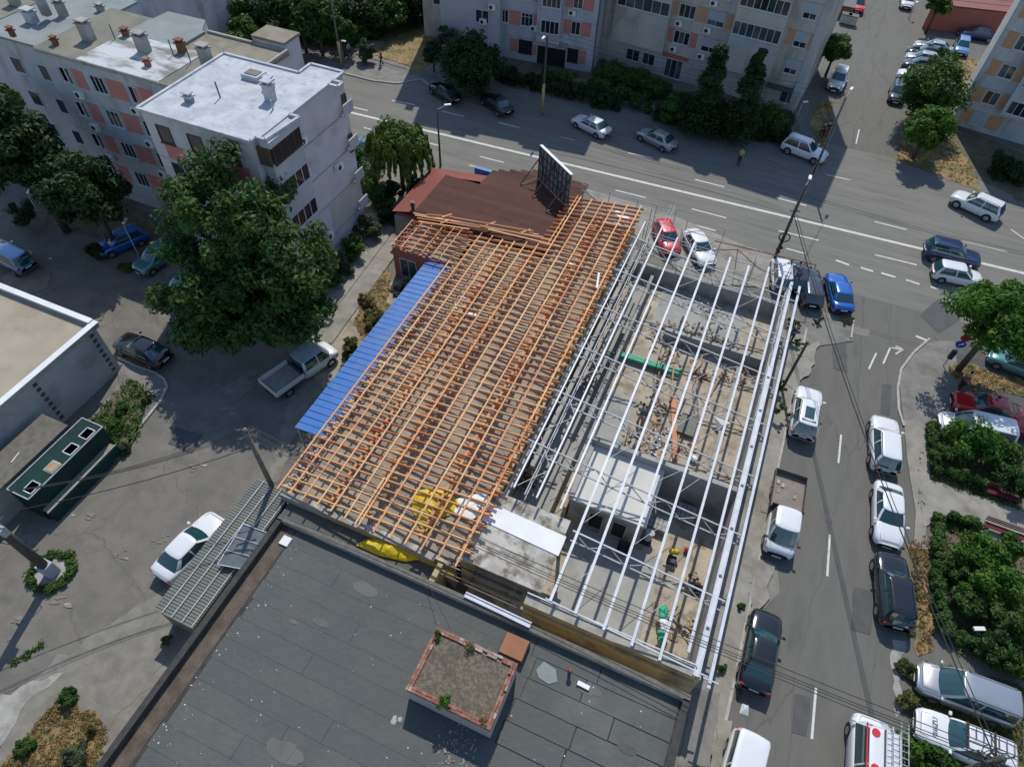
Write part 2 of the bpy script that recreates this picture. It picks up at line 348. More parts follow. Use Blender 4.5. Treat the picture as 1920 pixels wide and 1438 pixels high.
def hedge(name, label, pts, w, h, kind, dens=95, size=.13, cat='hedge', z0=0., bumpy=.25, group=None, clip=True):
    """leafy mass along a line given in picture points on the ground"""
    P = [np.array(G(x, y, 0)) for x, y in pts]; r = np.random.default_rng(int(pts[0][0]+pts[0][1]*5)); cs = []; rs = []
    for a, b in zip(P, P[1:]):
        L = np.linalg.norm(b-a); d = (b-a)/L; nrm = np.array([-d[1], d[0], 0]); m_ = max(3, int(L*max(1, w*1.2)*max(1, h*.9)*(8 if clip and w < 1.2 else 2.4)))
        for i in range(m_):
            t_ = r.random()*L; s_ = (r.random()-.5)*max(.05, w-.5); z = z0+.2+r.random()*max(.1, h-.35)
            cs.append(a+d*t_+nrm*s_+np.array([0, 0, z])); rs.append((.32 if clip else .5)*(1+bumpy*r.random()*2)*min(1, .55+w*.3))
    return leaves(name, cs, rs, dens, size, LEAF[kind], label=label, cat=cat, group=group, sq=.8)
def scatter(name, px, n, size, m, h=.12, kind='stuff', label=None, cat=None, hole=None, droop=0):
    """tufts over a ground patch"""
    P = [G(x, y)[:2] for x, y in px]; xs = [p[0] for p in P]; ys = [p[1] for p in P]
    def inside(x, y):
        c = False; j = len(P)-1
        for i in range(len(P)):
            if (P[i][1] > y) != (P[j][1] > y) and x < (P[j][0]-P[i][0])*(y-P[i][1])/(P[j][1]-P[i][1])+P[i][0]: c = not c
            j = i
        return c
    cs = []
    while len(cs) < n:
        x, y = random.uniform(min(xs), max(xs)), random.uniform(min(ys), max(ys))
        if inside(x, y) and noise.noise((x*.55, y*.55, len(px))) > random.uniform(-.75, .25): cs.append((x, y, h*random.uniform(.3, 1)))
    return leaves(name, cs, [h*1.6]*n, 9, size, m, label=label, cat=cat, kind=kind, sq=.5)

# ---------------------------------------------------------------- ground, roads, pavements
MAIN_A = math.atan2(G(1733, 465)[1]-G(662, 210)[1], G(1733, 465)[0]-G(662, 210)[0])
mdir = (math.cos(MAIN_A), math.sin(MAIN_A)); mnor = (-mdir[1], mdir[0]); m0 = G(1200, 341)[:2]
def M(t, s): return (m0[0]+mdir[0]*t+mnor[0]*s, m0[1]+mdir[1]*t+mnor[1]*s)
mb = MB(); mb.quad((-400, -300, -.02), (400, -300, -.02), (400, 500, -.02), (-400, 500, -.02)); structure('ground', mb, asphalt_yard)
def strip(name, t0, t1, s0, s1, z, m, **kw):
    mb = MB(); mb.quad(*[(*M(a, b), z) for a, b in ((t0, s0), (t1, s0), (t1, s1), (t0, s1))]); return structure(name, mb, m, **kw)
road = strip('main_road', -120, 120, -8.6, 14.5, .004, asphalt_main)
side = MB().quad(*[(*G(x, y)[:2], -.002) for x, y in [(1348, 1438), (1380, 1290), (1404, 1050), (1432, 900), (1462, 760), (1500, 640), (1515, 560), (1700, 480), (1910, 530), (1700, 650), (1690, 1438)]])
side = MB().quad(*[(x, y, -.004) for x, y in [(7.6, -30), (22, -30), (22, 60), (7.2, 60)]]); side_o = structure('side_road', side, asphalt)
mb = MB().quad(*[(x, y, -.003) for x, y in [(3.4, 68), (14.5, 68), (30, 125), (11, 190), (3.6, 190)]]); structure('far_street', mb, asphalt)
def dash(a, b, w=.16, par=road, m=white_paint, nm='lane_dash', z=.009):
    A, B = Vector(G(*a)), Vector(G(*b)); d = (B-A).normalized(); n_ = Vector((-d.y, d.x, 0))*w/2; mb = MB()
    mb.quad(*[(p.x, p.y, z) for p in (A-n_, B-n_, B+n_, A+n_)]); return mb.build(nm, m, par)
for o in (-.0,):
    mb = MB()
    mb.quad(*[(*M(a, b), .009) for a, b in ((-100, -.15), (100, -.15), (100, .17), (-100, .17))])
    mb.build('centre_line', white_paint, road)
for a, b in [((735, 189), (777, 197)), ((829, 209), (869, 219)), ((934, 230), (974, 240)), ((1051, 257), (1077, 264)), ((1178, 287), (1224, 297)), ((1303, 337), (1358, 351)), ((1455, 371), (1512, 386)),
             ((682, 240), (703, 245)), ((780, 263), (825, 274)), ((900, 294), (944, 305)), ((1024, 324), (1066, 335)), ((1154, 357), (1211, 371)), ((1297, 392), (1362, 409)), ((1460, 433), (1535, 451)), ((1640, 478), (1719, 497)),
             ((1287, 418), (1342, 433)), ((1474, 466), (1510, 476)), ((880, 310), (912, 318)), ((655, 200), (690, 208)), ((1640, 416), (1700, 431)), ((1804, 452), (1888, 472))]: dash(a, b)
for a, b in [((1567, 488), (1592, 497)), ((1614, 502), (1637, 509)), ((1652, 512), (1679, 520)), ((1699, 525), (1724, 533)), ((1745, 538), (1775, 546)), ((1717, 630), (1742, 640))]: dash(a, b, .22)
for a, b in [((1572, 868), (1577, 815)), ((1551, 1080), (1556, 1002)), ((1522, 1385), (1530, 1288)), ((1605, 270), (1611, 243)), ((1629, 692), (1643, 662)), ((1656, 682), (1670, 650)), ((1549, 328), (1594, 338)), ((1895, 430), (1920, 448))]: dash(a, b, .13)
dash((1668, 651), (1690, 656), .12, nm='turn_arrow'); dash((1679, 664), (1693, 655), .12, nm='turn_arrow'); dash((1679, 649), (1693, 655), .12, nm='turn_arrow')
for pts in [[(859, 178), (905, 186), (925, 196)], [(945, 186), (959, 201), (990, 193), (1011, 209)], [(1023, 217), (1048, 209), (1078, 227)], [(1138, 244), (1167, 233), (1197, 250)], [(1225, 258), (1262, 254), (1285, 272)], [(1316, 285), (1337, 277), (1357, 280)], [(1410, 307), (1437, 297), (1510, 337)], [(1350, 285), (1410, 307)], [(1440, 316), (1455, 324)]]:
    for a, b in zip(pts, pts[1:]): dash(a, b, .12, m=yellow_paint, nm='parking_line', z=.03)
def paved(name, px, z=.1, m=pave, kerb=None, **kw):
    o = structure(name, gpoly(px, -.05, z), m, **kw)
    if kerb:
        P = [Vector(G(*p)) for p in kerb]; k = 0
        for a, b in zip(P, P[1:]):
            L = (b-a).length; n_ = max(1, int(L/2.2)); d = (b-a)/n_
            for i in range(n_):
                mb = MB(); mb.beam(a+d*i+Vector((0, 0, .045)), a+d*(i+.985)+Vector((0, 0, .045)), .16, .17); mb.build('kerb_stone', kerb_m, o)
    return o
# upper pavement of the main road
paved('upper_pavement', [(540, 95), (650, 100), (700, 112), (860, 160), (960, 172), (1240, 225), (1500, 290), (1500, 262), (1200, 190), (900, 130), (760, 80), (560, 72)], .06, pave_dk)
paved('upper_kerb_pavement', [(560, 100), (700, 120), (815, 155), (812, 168), (790, 150), (745, 158), (700, 152), (645, 138), (560, 125)], .09, pave_dk, kerb=[(645, 139), (700, 153), (745, 158), (790, 150), (812, 167)])
lower = paved('lower_pavement', [(640, 500), (700, 455), (735, 400), (800, 318), (700, 290), (672, 300), (690, 420), (560, 520), (600, 560)], .05, worn_patch)
paved('shop_pavement', [(1090, 352), (1250, 400), (1380, 455), (1450, 480), (1440, 540), (1300, 530), (1200, 450)], .06, pave)
paved('corner_pavement', [(1500, 575), (1560, 590), (1595, 600), (1600, 640), (1530, 650), (1500, 640), (1485, 610)], .06, pave_dk)
mb = MB(); mb.box(1.2, 7.75, -30, 42, -.05, .1); walk = structure('side_pavement', mb, pave)
mb = MB(); mb.box(5.2, 6.6, -8, 12.2, .08, .104); mb.build('worn_area', pave_dk, walk)
kb = MB(); kb.box(-.08, .08, -.95, .95, -.05, .13); km = meshof(kb, 'kerb_stone', kerb_m)
for i in range(30): piece('kerb_stone', km, walk, (7.83, -14+i*1.93, 0), (0, 0, random.uniform(-.01, .01)))
paved('right_pavement', [(1694, 790), (1712, 788), (1742, 800), (1742, 890), (1735, 1000), (1742, 1030), (1712, 1030), (1716, 960), (1700, 860)], .07, pave)
paved('corner_apron', [(1684, 700), (1700, 672), (1730, 640), (1790, 640), (1800, 760), (1742, 800), (1712, 788), (1694, 790)], .05, pave_dk, kerb=[(1742, 636), (1712, 662), (1688, 694), (1682, 730), (1684, 770), (1694, 800)])
paved('garden_path', [(1720, 895), (1760, 905), (1920, 960), (1920, 1035), (1770, 970), (1730, 990)], .09, pave)
paved('parking_apron', [(1730, 770), (1765, 790), (1920, 835), (1920, 640), (1780, 640), (1740, 660)], .03, asphalt_patch)
sheet('worn_strip', [(1672, 1198), (1698, 1202), (1694, 1330), (1680, 1345), (1674, 1290)], .012, conc)
sheet('repair_patch', [(1385, 1040), (1455, 1055), (1462, 1110), (1435, 1140), (1395, 1135)], .01, worn_patch)
sheet('repair_patch', [(1600, 610), (1632, 618), (1628, 632), (1598, 626)], .012, worn_patch)
sheet('repair_patch', [(412, 730), (455, 705), (478, 725), (440, 755)], .012, worn_patch)
sheet('repair_patch', [(30, 560), (90, 540), (95, 512), (40, 500), (0, 520)], .012, worn_patch)  # paler sheet paints the sunlit spot above the garage into the ground
sheet('concrete_apron', [(0, 1310), (95, 1245), (330, 1090), (400, 1160), (180, 1438), (0, 1438)], .015, worn_patch)
sheet('concrete_apron', [(0, 1300), (120, 1260), (40, 1330), (0, 1400)], .03, conc)
sheet('concrete_path', [(285, 1220), (315, 1235), (205, 1370), (190, 1350)], .03, worn_patch)
sheet('bright_yard_patch', [(560, 810), (640, 700), (730, 580), (700, 560), (640, 640), (560, 700), (500, 900), (520, 905)], .01, worn_patch)
dg = [('dry_verge', [(0, 1438), (60, 1370), (115, 1300), (150, 1330), (185, 1340), (205, 1380), (180, 1438)], 600), ('dry_verge', [(700, 105), (730, 75), (800, 50), (830, 60), (820, 110), (790, 135)], 500), ('dry_verge', [(590, 560), (640, 500), (680, 462), (700, 465), (665, 510), (640, 545), (612, 575)], 350),
      ('dry_verge', [(1680, 300), (1700, 210), (1790, 270), (1830, 330), (1835, 360), (1760, 330)], 500), ('dry_verge', [(1780, 110), (1850, 115), (1810, 170), (1760, 160)], 250), ('dry_verge', [(1775, 690), (1800, 680), (1920, 715), (1920, 745), (1800, 720)], 350),
      ('dry_verge', [(665, 600), (690, 555), (722, 505), (735, 512), (725, 560), (742, 580), (715, 610), (680, 640)], 350), ('dry_verge', [(1545, 300), (1562, 190), (1530, 195), (1520, 230)], 160), ('dry_verge', [(1702, 1020), (1738, 1000), (1750, 1220), (1720, 1230), (1722, 1120)], 260)]
for i, (nm, px, n) in enumerate(dg):
    sheet(nm, px, (.04, .105, .057, .036, .024, .063, .061, .026, .022, .02)[i], dry); scatter('dry_grass', px, n, .05, LEAF['dryg'], .1)
for i, (px, n) in enumerate([([(1735, 810), (1920, 850), (1920, 960), (1745, 905)], 500), ([(1745, 970), (1800, 985), (1920, 1040), (1920, 1260), (1790, 1220), (1755, 1180)], 900), ([(1725, 1240), (1920, 1290), (1920, 1438), (1700, 1438)], 900)]):
    sheet('garden_bed', px, .045+.001*i, green if i == 2 else soil); scatter('ground_cover', px, n, .07, LEAF['weed'], .16)
for px in ([(1380, 1290), (1402, 1150), (1420, 1050), (1452, 1062), (1420, 1160), (1398, 1295)], [(1470, 720), (1495, 660), (1535, 640), (1520, 690), (1490, 740)], [(1425, 960), (1440, 880), (1452, 885), (1440, 965)], [(1330, 1438), (1352, 1350), (1372, 1352), (1355, 1438)]): sheet('worn_dust_band', px, .14, pave)
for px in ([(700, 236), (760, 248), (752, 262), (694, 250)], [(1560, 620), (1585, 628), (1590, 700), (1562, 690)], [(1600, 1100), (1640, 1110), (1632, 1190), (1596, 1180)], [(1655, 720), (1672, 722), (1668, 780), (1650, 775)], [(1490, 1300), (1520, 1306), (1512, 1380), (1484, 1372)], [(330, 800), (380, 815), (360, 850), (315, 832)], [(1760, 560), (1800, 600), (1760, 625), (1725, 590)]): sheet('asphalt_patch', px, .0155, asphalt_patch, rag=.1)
for (x, y, r) in ((155, 965, .3), (235, 1040, .22), (112, 1128, .42), (300, 1010, .15), (370, 880, .2), (40, 1160, .25), (420, 770, .3), (560, 880, .2)):
    for k in range(5): u, v, q = x+random.uniform(-18, 18), y+random.uniform(-9, 9), r*random.uniform(10, 26); sheet('lime_spot', [(u+q*1.5*math.cos(a)*random.uniform(.5, 1.2), v+q*.6*math.sin(a)*random.uniform(.5, 1.2)) for a in np.linspace(0, 5.6, 9)], .017+.0007*k, worn_patch if k else conc, rag=.1)
scatter('kerb_weeds', [(1355, 1438), (1384, 1290), (1411, 1050), (1417, 1050), (1390, 1290), (1364, 1438)], 90, .05, LEAF['weed'], .07); scatter('kerb_weeds', [(1712, 1035), (1722, 1035), (1716, 1200), (1700, 1200)], 70, .06, LEAF['weed'], .1); scatter('path_weeds', [(1718, 810), (1728, 812), (1734, 960), (1722, 960)], 14, .05, LEAF['mid'], .08); scatter('yard_weeds', [(20, 1240), (80, 1200), (84, 1210), (24, 1252)], 30, .06, LEAF['mid'], .1)
sheet('garage_verge', [(170, 790), (245, 712), (285, 745), (250, 830), (215, 870), (190, 830)], .13, soil); scatter('ground_cover', [(170, 790), (245, 712), (285, 745), (250, 830), (215, 870), (190, 830)], 420, .09, LEAF['mid'], .2)
paved('garage_pavement', [(218, 678), (255, 690), (290, 700), (314, 722), (300, 752), (262, 800), (235, 845), (190, 860), (160, 800), (225, 720)], .1, pave_dk, kerb=[(222, 672), (255, 688), (290, 700), (308, 712), (314, 726), (302, 752), (262, 802), (235, 846)])
sheet('apartment_verge', [(0, 395), (200, 330), (320, 440), (300, 490), (200, 450), (60, 410)], .03, soil)
sheet('apartment_verge', [(1110, 120), (1240, 165), (1490, 205), (1500, 245), (1470, 280), (1230, 220), (900, 130), (880, 90)], .05, soil)
sheet('wood_floor', [(300, 0), (820, 0), (820, 95), (700, 110), (560, 80), (430, 60)], .03, green)
sheet('house_yard', [(1690, 0), (1760, 0), (1920, 60), (1920, 120), (1740, 40)], .012, asphalt)
sheet('shop_yard', [(600, 640), (700, 540), (760, 520), (800, 560), (700, 700), (620, 760), (590, 700)], .02, dirt); sheet('dry_verge', [(640, 690), (665, 655), (700, 645), (690, 680), (655, 715), (632, 720)], .06, dry); scatter('dry_grass', [(640, 690), (665, 655), (700, 645), (690, 680), (655, 715), (632, 720)], 200, .06, LEAF['weed'], .12)
sheet('building_verge', [(1783, 232), (1760, 300), (1920, 380), (1920, 290)], .02, soil)
sheet('street_patch', [(1300, 1290), (1350, 1300), (1330, 1438), (1270, 1438)], .14, pave_dk)
# paving slabs by the concrete lane beside the apartments
mb = MB(); mb.box(-.75, .75, -.95, .95, 0, .06); sm = meshof(mb, 'paving_slab', pave)
for i in range(11):
    a, b = Vector(G(735, 440)), Vector(G(600, 620)); p = a.lerp(b, i/10)
    for k in (0, 1):
        d = (b-a).normalized(); n_ = Vector((-d.y, d.x, 0)); q = p+n_*(k-.5)*1.55
        piece('paving_slab', sm, lower, (q.x, q.y, .05), (random.uniform(-.012, .012), 0, math.atan2(d.y, d.x)+math.pi/2+random.uniform(-.02, .02)))
# ---------------------------------------------------------------- facades and apartment blocks
class Fac:
    def __init__(s, p, phi): s.p = p; s.phi = phi; s.u = (math.cos(phi), math.sin(phi)); s.n = (math.sin(phi), -math.cos(phi))
    def pt(s, u, z, o=0.): return (s.p[0]+s.u[0]*u+s.n[0]*o, s.p[1]+s.u[1]*u+s.n[1]*o, z)
    def uz(s, px, py, o=0.):
        d = ray(px, py); q = (s.p[0]+s.n[0]*o, s.p[1]+s.n[1]*o)
        t = (q[0]*s.n[0]+q[1]*s.n[1])/(d[0]*s.n[0]+d[1]*s.n[1]); x, y = d[0]*t, d[1]*t
        return ((x-s.p[0])*s.u[0]+(y-s.p[1])*s.u[1], H+d[2]*t)
    def box(s, mb, u0, u1, z0, z1, o0, o1, mi=0):
        P = [s.pt(u, z, o) for z in (z0, z1) for u, o in ((u0, o1), (u1, o1), (u1, o0), (u0, o0))]
        return mb.add(P, [(3, 2, 1, 0), (4, 5, 6, 7), (0, 1, 5, 4), (1, 2, 6, 5), (2, 3, 7, 6), (3, 0, 4, 7)], mi)
def window(par, fc, u0, u1, z0, z1, off=0., n=2, frame=None, pane=None, sill=True, t=.06, hbar=False, name='window'):
    frame = frame or frame_w; mb = MB(); B = lambda *a: fc.box(mb, *a)
    B(u0, u0+t, z0, z1, off-.02, off+.07); B(u1-t, u1, z0, z1, off-.02, off+.07)
    B(u0+t, u1-t, z0, z0+t, off-.02, off+.065); B(u0+t, u1-t, z1-t, z1, off-.02, off+.065)
    for i in range(1, n): c = u0+(u1-u0)*i/n; B(c-t*.45, c+t*.45, z0+t, z1-t, off-.02, off+.06)
    if hbar: c = z1-(z1-z0)*.28; B(u0+t, u1-t, c-.025, c+.025, off-.02, off+.055)
    if sill: B(u0-.06, u1+.06, z0-.06, z0-.002, off-.02, off+.14)
    w = mb.build(name, frame, par)
    if n > 1 and (u1-u0)/n > .55:
        for i in range(n):
            m2 = MB(); a = u0+(u1-u0)*i/n+t*.6; b = u0+(u1-u0)*(i+1)/n-t*.6; o = random.choice((.015, .02, .03))
            fc.box(m2, a, b, z0+t*.9, z1-t*.9, off-.01, off+o); m2.build('pane', random.choice([pane or glass]*3+[glass_b]) if pane in (None, glass) else pane, w)
    else:
        m2 = MB(); fc.box(m2, u0+t*.8, u1-t*.8, z0+t*.9, z1-t*.9, off-.01, off+.02); m2.build('pane', pane or glass, w)
    return w
def fpx(fc, box, off=0.):
    x0, x1, y0, y1 = box; cx, cy = (x0+x1)/2, (y0+y1)/2
    return fc.uz(x0, cy, off)[0], fc.uz(x1, cy, off)[0], fc.uz(cx, y1, off)[1], fc.uz(cx, y0, off)[1]
def panel(par, fc, u0, u1, z0, z1, m, off=0., t=.03, name='wall_panel'):
    mb = MB(); fc.box(mb, u0, u1, z0, z1, off-.01, off+t); return mb.build(name, m, par)
def ac(par, fc, u, z, off=0.):
    mb = MB(); fc.box(mb, u-.4, u+.4, z, z+.55, off+.05, off+.36)
    o = mb.build('air_conditioner', lampcap, par); m2 = MB()
    c = fc.pt(u-.1, z+.28, off+.36); n_ = Vector((fc.n[0], fc.n[1], 0)); m2.tube(Vector(c), Vector(c)+n_*.015, .21, n=12); m2.build('fan_grille', trim, o)
def vent(par, x, y, z, s, h, m=None, cap=None, name='chimney'):
    s *= .68; h *= .68
    mb = MB(); mb.box(x-s/2, x+s/2, y-s*.35, y+s*.35, z-.02, z+h); o = mb.build(name, m or grey_wall, par)
    m2 = MB(); m2.box(x-s/2-.09, x+s/2+.09, y-s*.35-.09, y+s*.35+.09, z+h+.002, z+h+.1)
    for k in (-1, 1): m2.box(x+k*s*.28-.06, x+k*s*.28+.06, y-s*.3, y+s*.3, z+h+.1, z+h+.25)
    m2.box(x-s/2-.05, x+s/2+.05, y-s*.35-.05, y+s*.35+.05, z+h+.25, z+h+.32); m2.build('chimney_cap', cap or m or conc, o)
def seams(fc, u0, u1, zs, us, off=0.):
    mb = MB()
    for z in zs: fc.box(mb, u0, u1, z-.02, z+.02, off-.01, off+.012)
    for u in us: fc.box(mb, u-.02, u+.02, min(zs), max(zs), off-.01, off+.011)
    return mb

# ---- block with the white coated roof (left)
ZA = 13.6
ap = thing('apartment_building', 'five-storey end block with a bright white coated flat roof behind the big tree', 'apartment block', (-34, 33.7, 0), group='apartment blocks around the junction')
foot = [(-38.9, 29.3), (-30.0, 29.3), (-30.0, 29.9), (-29.7, 29.9), (-29.7, 39.5), (-32.3, 39.5), (-32.3, 38.0), (-38.9, 38.0)]
MB().prism(foot, 0, ZA-.45).build('wall', lilac, ap)
rf = MB().prism([(x*1, y) for x, y in foot], ZA-.446, ZA-.2).build('roof', whiteroof, ap)
pb = MB()
loop = [(-39., 29.2), (-29.9, 29.2), (-29.9, 29.75), (-29.2, 29.75), (-28.85, 33.0), (-29.6, 33.0), (-29.6, 37.6), (-28.8, 37.6), (-28.8, 38.2), (-29.6, 38.2), (-29.6, 39.6), (-32.4, 39.6), (-32.4, 38.1), (-39., 38.1)]
for a, b in zip(loop, loop[1:]+loop[:1]): pb.beam((*a, ZA-.18), (*b, ZA-.18), .2, .2)
pb.build('parapet', whiteroof, ap)
# corner loggia bay and its storeys
FS = Fac((-29.7, 29.9), math.pi/2)      # side wall, u runs to +Y, normal +X
mb = MB(); mb.box(-29.7, -29.05, 29.75, 33.0, 2.6, ZA-2.0); mb.box(-29.72, -28.9, 29.7, 33.05, ZA-.75, ZA-.3); mb.build('loggia_bay', apt_light, ap)
for k, (z, m_) in enumerate([(ZA-2.05, 'b'), (ZA-4.75, 'w'), (ZA-7.6, 'w'), (ZA-10.4, 'w')]):
    window(ap, FS, .05, 3.05, z, z+1.3, .66, 4, frame_br if m_ == 'b' else frame_w, glass if m_ == 'b' else None)
mb = MB(); mb.box(-30.1, -29.06, 29.6, 29.74, ZA-2.05, ZA-.75); mb.build('window', frame_br, ap)
for u, z in ((3.6, ZA-2.6), (4.2, 2.4), (7, 7)): ac(ap, FS, u, z, .02)
window(ap, FS, 9.0, 9.55, ZA-3, ZA-1.6, .02, 1, frame_br); window(ap, FS, 9.0, 9.55, ZA-6.2, ZA-4.8, .02, 1, frame_br)
for z in (2.1, 4.95, 7.75, 10.55): panel(ap, FS, .0, 9.6, z-.04, z+.04, conc, .0, .035, 'floor_band')
panel(ap, FS, 5.2, 9.6, 2.15, 4.9, apt_beige, 0, .02); panel(ap, FS, 3.4, 9.6, 0, .45, conc, 0, .08, 'plinth')
for z in (ZA-2.9, ZA-5.7, ZA-8.6, ZA-11.2):
    mb = MB(); mb.box(-29.7, -29.15, 38.3, 39.5, z, z+.12); mb.box(-29.25, -29.15, 38.3, 39.5, z+.12, z+.9); mb.build('balcony', apt_light, ap)
FA = Fac((-38.9, 29.3), 0.)
for fl in range(5):
    z0 = ZA-2.35-2.75*fl
    for u in (.9, 3.5, 6.4):
        window(ap, FA, u, u+1.15, z0, z0+1.3, 0, 1, frame_br if fl == 0 else frame_w); panel(ap, FA, u+.1, u+1.7, z0-1.2, z0-.1, pink)
    panel(ap, FA, 0, 8.9, z0-1.33, z0-1.27, conc, 0, .03, 'floor_band')
for x, y, s, h in ((-36.6, 31.5, .8, .5), (-31.9, 34.1, 1., 1.55), (-32.9, 35.4, .8, .8)): vent(ap, x, y, ZA-.2, s, h, whiteroof if x > -32.5 else greyblue_roof, whiteroof)
mb = MB(); mb.box(-35.5, -34.1, 35.6, 36.7, ZA-.2, ZA+.15); ht_ = mb.build('roof_hatch', whiteroof, ap); MB().box(-35.3, -34.3, 35.8, 36.5, ZA+.152, ZA+.2).build('hatch_lid', olive_roof, ht_)
MB().tube((-35.1, 32.8, ZA-.2), (-35.15, 32.8, ZA+.9), .05).build('vent_pipe', steel_d, ap); MB().tube((-31.0, 33.1, ZA-.2), (-31.0, 33.1, ZA+.45), .06).build('vent_pipe', steel_g, ap)

# ---- long block behind it
ZB = 12.9
bb = thing('apartment_building', 'long grey block with pink panels and a half white, half olive roof with chimneys', 'apartment block', (-48, 37, 0), group='apartment blocks around the junction')
yb = G(180, 120, ZB)[1]
MB().box(-53.0, -38.95, yb, 41.2, 0, ZB-.3).build('wall', apt_grey, bb)
r1 = MB().box(-53.1, -48.9, yb-.1, 41.3, ZB-.3, ZB).build('roof', olive_roof, bb)
MB().box(-48.9, -41.2, yb-.1, 38.3, ZB-.3, ZB+.002).build('roof', halfwhite, bb); MB().box(-48.9, -43.6, 38.3, 41.3, ZB-.3, ZB).build('roof', greyblue_roof, bb)
MB().box(-41.2, -38.9, yb-.1, 38.2, ZB-.3, ZB-.05).build('roof', olive_roof, bb)
MB().box(-43.6, -36.1, 38.35, 41.6, 0, ZB-.45).build('wall', lilac, bb); MB().box(-43.6, -36.0, 38.35, 41.7, ZB-.45, ZB-.2).build('roof', tan_roof, bb)
mb = MB(); mb.box(-36.2, -36.0, 38.35, 41.7, ZB-.2, ZB); mb.box(-43.6, -36.25, 41.5, 41.7, ZB-.2, ZB-.02); mb.build('parapet', conc, bb)
MB().box(-53.05, -38.9, yb-.16, yb-.1, ZB-.28, ZB-.02).build('eaves_trim', conc, bb)
mb = MB(); mb.box(-39.3, -36.4, 41.71, 43.7, 0, ZB+.2); mb.build('stair_tower', lilac, bb); MB().box(-39.4, -36.3, 41.72, 43.8, ZB+.2, ZB+.4).build('roof', tan_roof, bb)
FB = Fac((-53.0, yb), 0.)
rows = [ZB-2.4-2.75*i for i in range(4)]
for k, z in enumerate(rows):
    for bx in ((121, 136), (171, 198), (234, 254)):
        u0 = FB.uz(bx[0], 150)[0]; u1 = FB.uz(bx[1], 160)[0]; u0, u1 = sorted((u0, u1))
        window(bb, FB, u0, u0+max(1.0, (u1-u0)), z, z+1.35, 0, 3 if bx[0] == 171 else 2)
    for u in (1.4, 12.1): window(bb, FB, u, u+.8, z+.1, z+1.3, 0, 1)
    ua, ub, uc = FB.uz(150, 150)[0], FB.uz(215, 160)[0], FB.uz(262, 175)[0]
    panel(bb, FB, ua-.55, ua+.6, z-.1, z+1.4, pink); panel(bb, FB, ub-.8, ub+.9, z-.1, z+1.4, pink); panel(bb, FB, uc-.5, uc+1.2, z-.1, z+1.4, pink)
    panel(bb, FB, 0, 14.0, z-1.33, z-1.27, conc, 0, .03, 'floor_band')
    ac(bb, FB, ua-.6, z-.9, 0); ac(bb, FB, ub+1.4, z-.85, 0)
for px, py, s, h, m_ in ((88, 28, 1.0, 2.0, None), (105, 84, .6, .5, rust), (168, 75, 1.3, 1.8, None), (237, 68, .7, .5, rust), (272, 97, 1.3, 1.7, None), (278, 124, .6, .45, brick), (342, 98, .8, 1.0, rust), (390, 122, 1.2, 1.8, None), (25, 68, .6, .6, rust)):
    g = G(px, py, ZB); vent(bb, g[0], g[1], ZB-.02, s, h, m_)
for px, py in ((216, 74), (325, 103), (358, 118)):
    g = G(px, py, ZB); MB().tube(g, (g[0], g[1], ZB+1.1), .04).build('antenna_mast', steel_d, bb)

# ---- far left corner blocks
cc = thing('apartment_building', 'grey block in the top left corner with a dark maroon and grey-blue roof', 'apartment block', (-62, 44, 0), group='apartment blocks around the junction')
MB().box(-75, -53.05, 34.2, 41.2, 0, 12.3).box(-75, -58, 41.2, 60, 0, 12.3).build('wall', apt_grey, cc)
MB().box(-75.1, -60, 34.1, 40, 12.3, 12.55).build('roof', olive_roof, cc); MB().box(-60, -53.06, 34.1, 44, 12.3, 12.5).build('roof', greyblue_roof, cc); MB().box(-75.1, -60, 40, 60.1, 12.3, 12.56).box(-60, -57.9, 44.01, 60.1, 12.3, 12.56).build('roof', dark_roof, cc)
MB().box(-58, -53.1, 41.2, 43.9, 0, 12.3).build('wall', apt_grey, cc)
FCc = Fac((-75, 34.2), 0.)
for z in (9.6, 6.8, 4.0):
    for u in (13.5, 17, 20): window(cc, FCc, u, u+1.2, z, z+1.3, 0, 1)
for px, py, s, h in ((62, 42, 1.3, 1.1), (120, 30, 1., 1.4), (30, 10, 1.2, 1.5), (190, 22, .8, .5)):
    g = G(px, py, 12.5); vent(cc, g[0], g[1], 12.5, s, h, whiteroof if px == 62 else None)
ll = thing('garden_house', 'small pale house with a dark edged flat roof behind the long block', 'house', (-40, 50, 0))
p_ = [G(x, y, 9.5)[:2] for x, y in ((272, 42), (315, 22), (385, 38), (378, 62), (300, 45))]
MB().prism(p_, 0, 9.3).build('wall', apt_light, ll); MB().prism(p_, 9.3, 9.5).build('roof', greyblue_roof, ll)

# ---- pink and grey block across the main road
dd = thing('apartment_building', 'tall grey block with salmon pink panels between windows, across the main road', 'apartment block', (-32, 78, 0), group='apartment blocks around the junction')
FD = Fac((-20.95, 74.9), math.radians(5.3)); HD = 21.5
def facade(par, fc, u0, u1, h, m, depth=12, bays=()):
    mb = MB(); fc.box(mb, u0, u1, 0, h, -depth, 0); par_w = mb.build('wall', m, par)
    mb = MB(); fc.box(mb, u0-.1, u1+.1, h, h+.3, -depth-.1, .1); mb.build('roof', tan_roof, par)
    for (a, b, z0, z1, o) in bays: mb = MB(); fc.box(mb, a, b, z0, z1, 0, o); mb.build('bay', m, par)
def W3(fc, x0, x1, y0, y1, ox, oy, sc, off=0.): return fpx(fc, (ox+x0/sc, ox+x1/sc, oy+y0/sc, oy+y1/sc), off)
uL = FD.uz(852, 60)[0]
facade(dd, FD, uL, 0, HD, apt_grey)
mb = MB(); FD.box(mb, uL-4.6, uL-.01, 0, HD-1, -10, -1.6); mb.build('wall', apt_beige, dd)
mb = MB(); FD.box(mb, uL-1.2, uL+6.0, 0, HD-.2, 0.0, 1.1); mb.build('bay', apt_light, dd)
bu0, bu1, _, _ = W3(FD, 1005, 1215, 210, 290, 800, 0, 4.79)
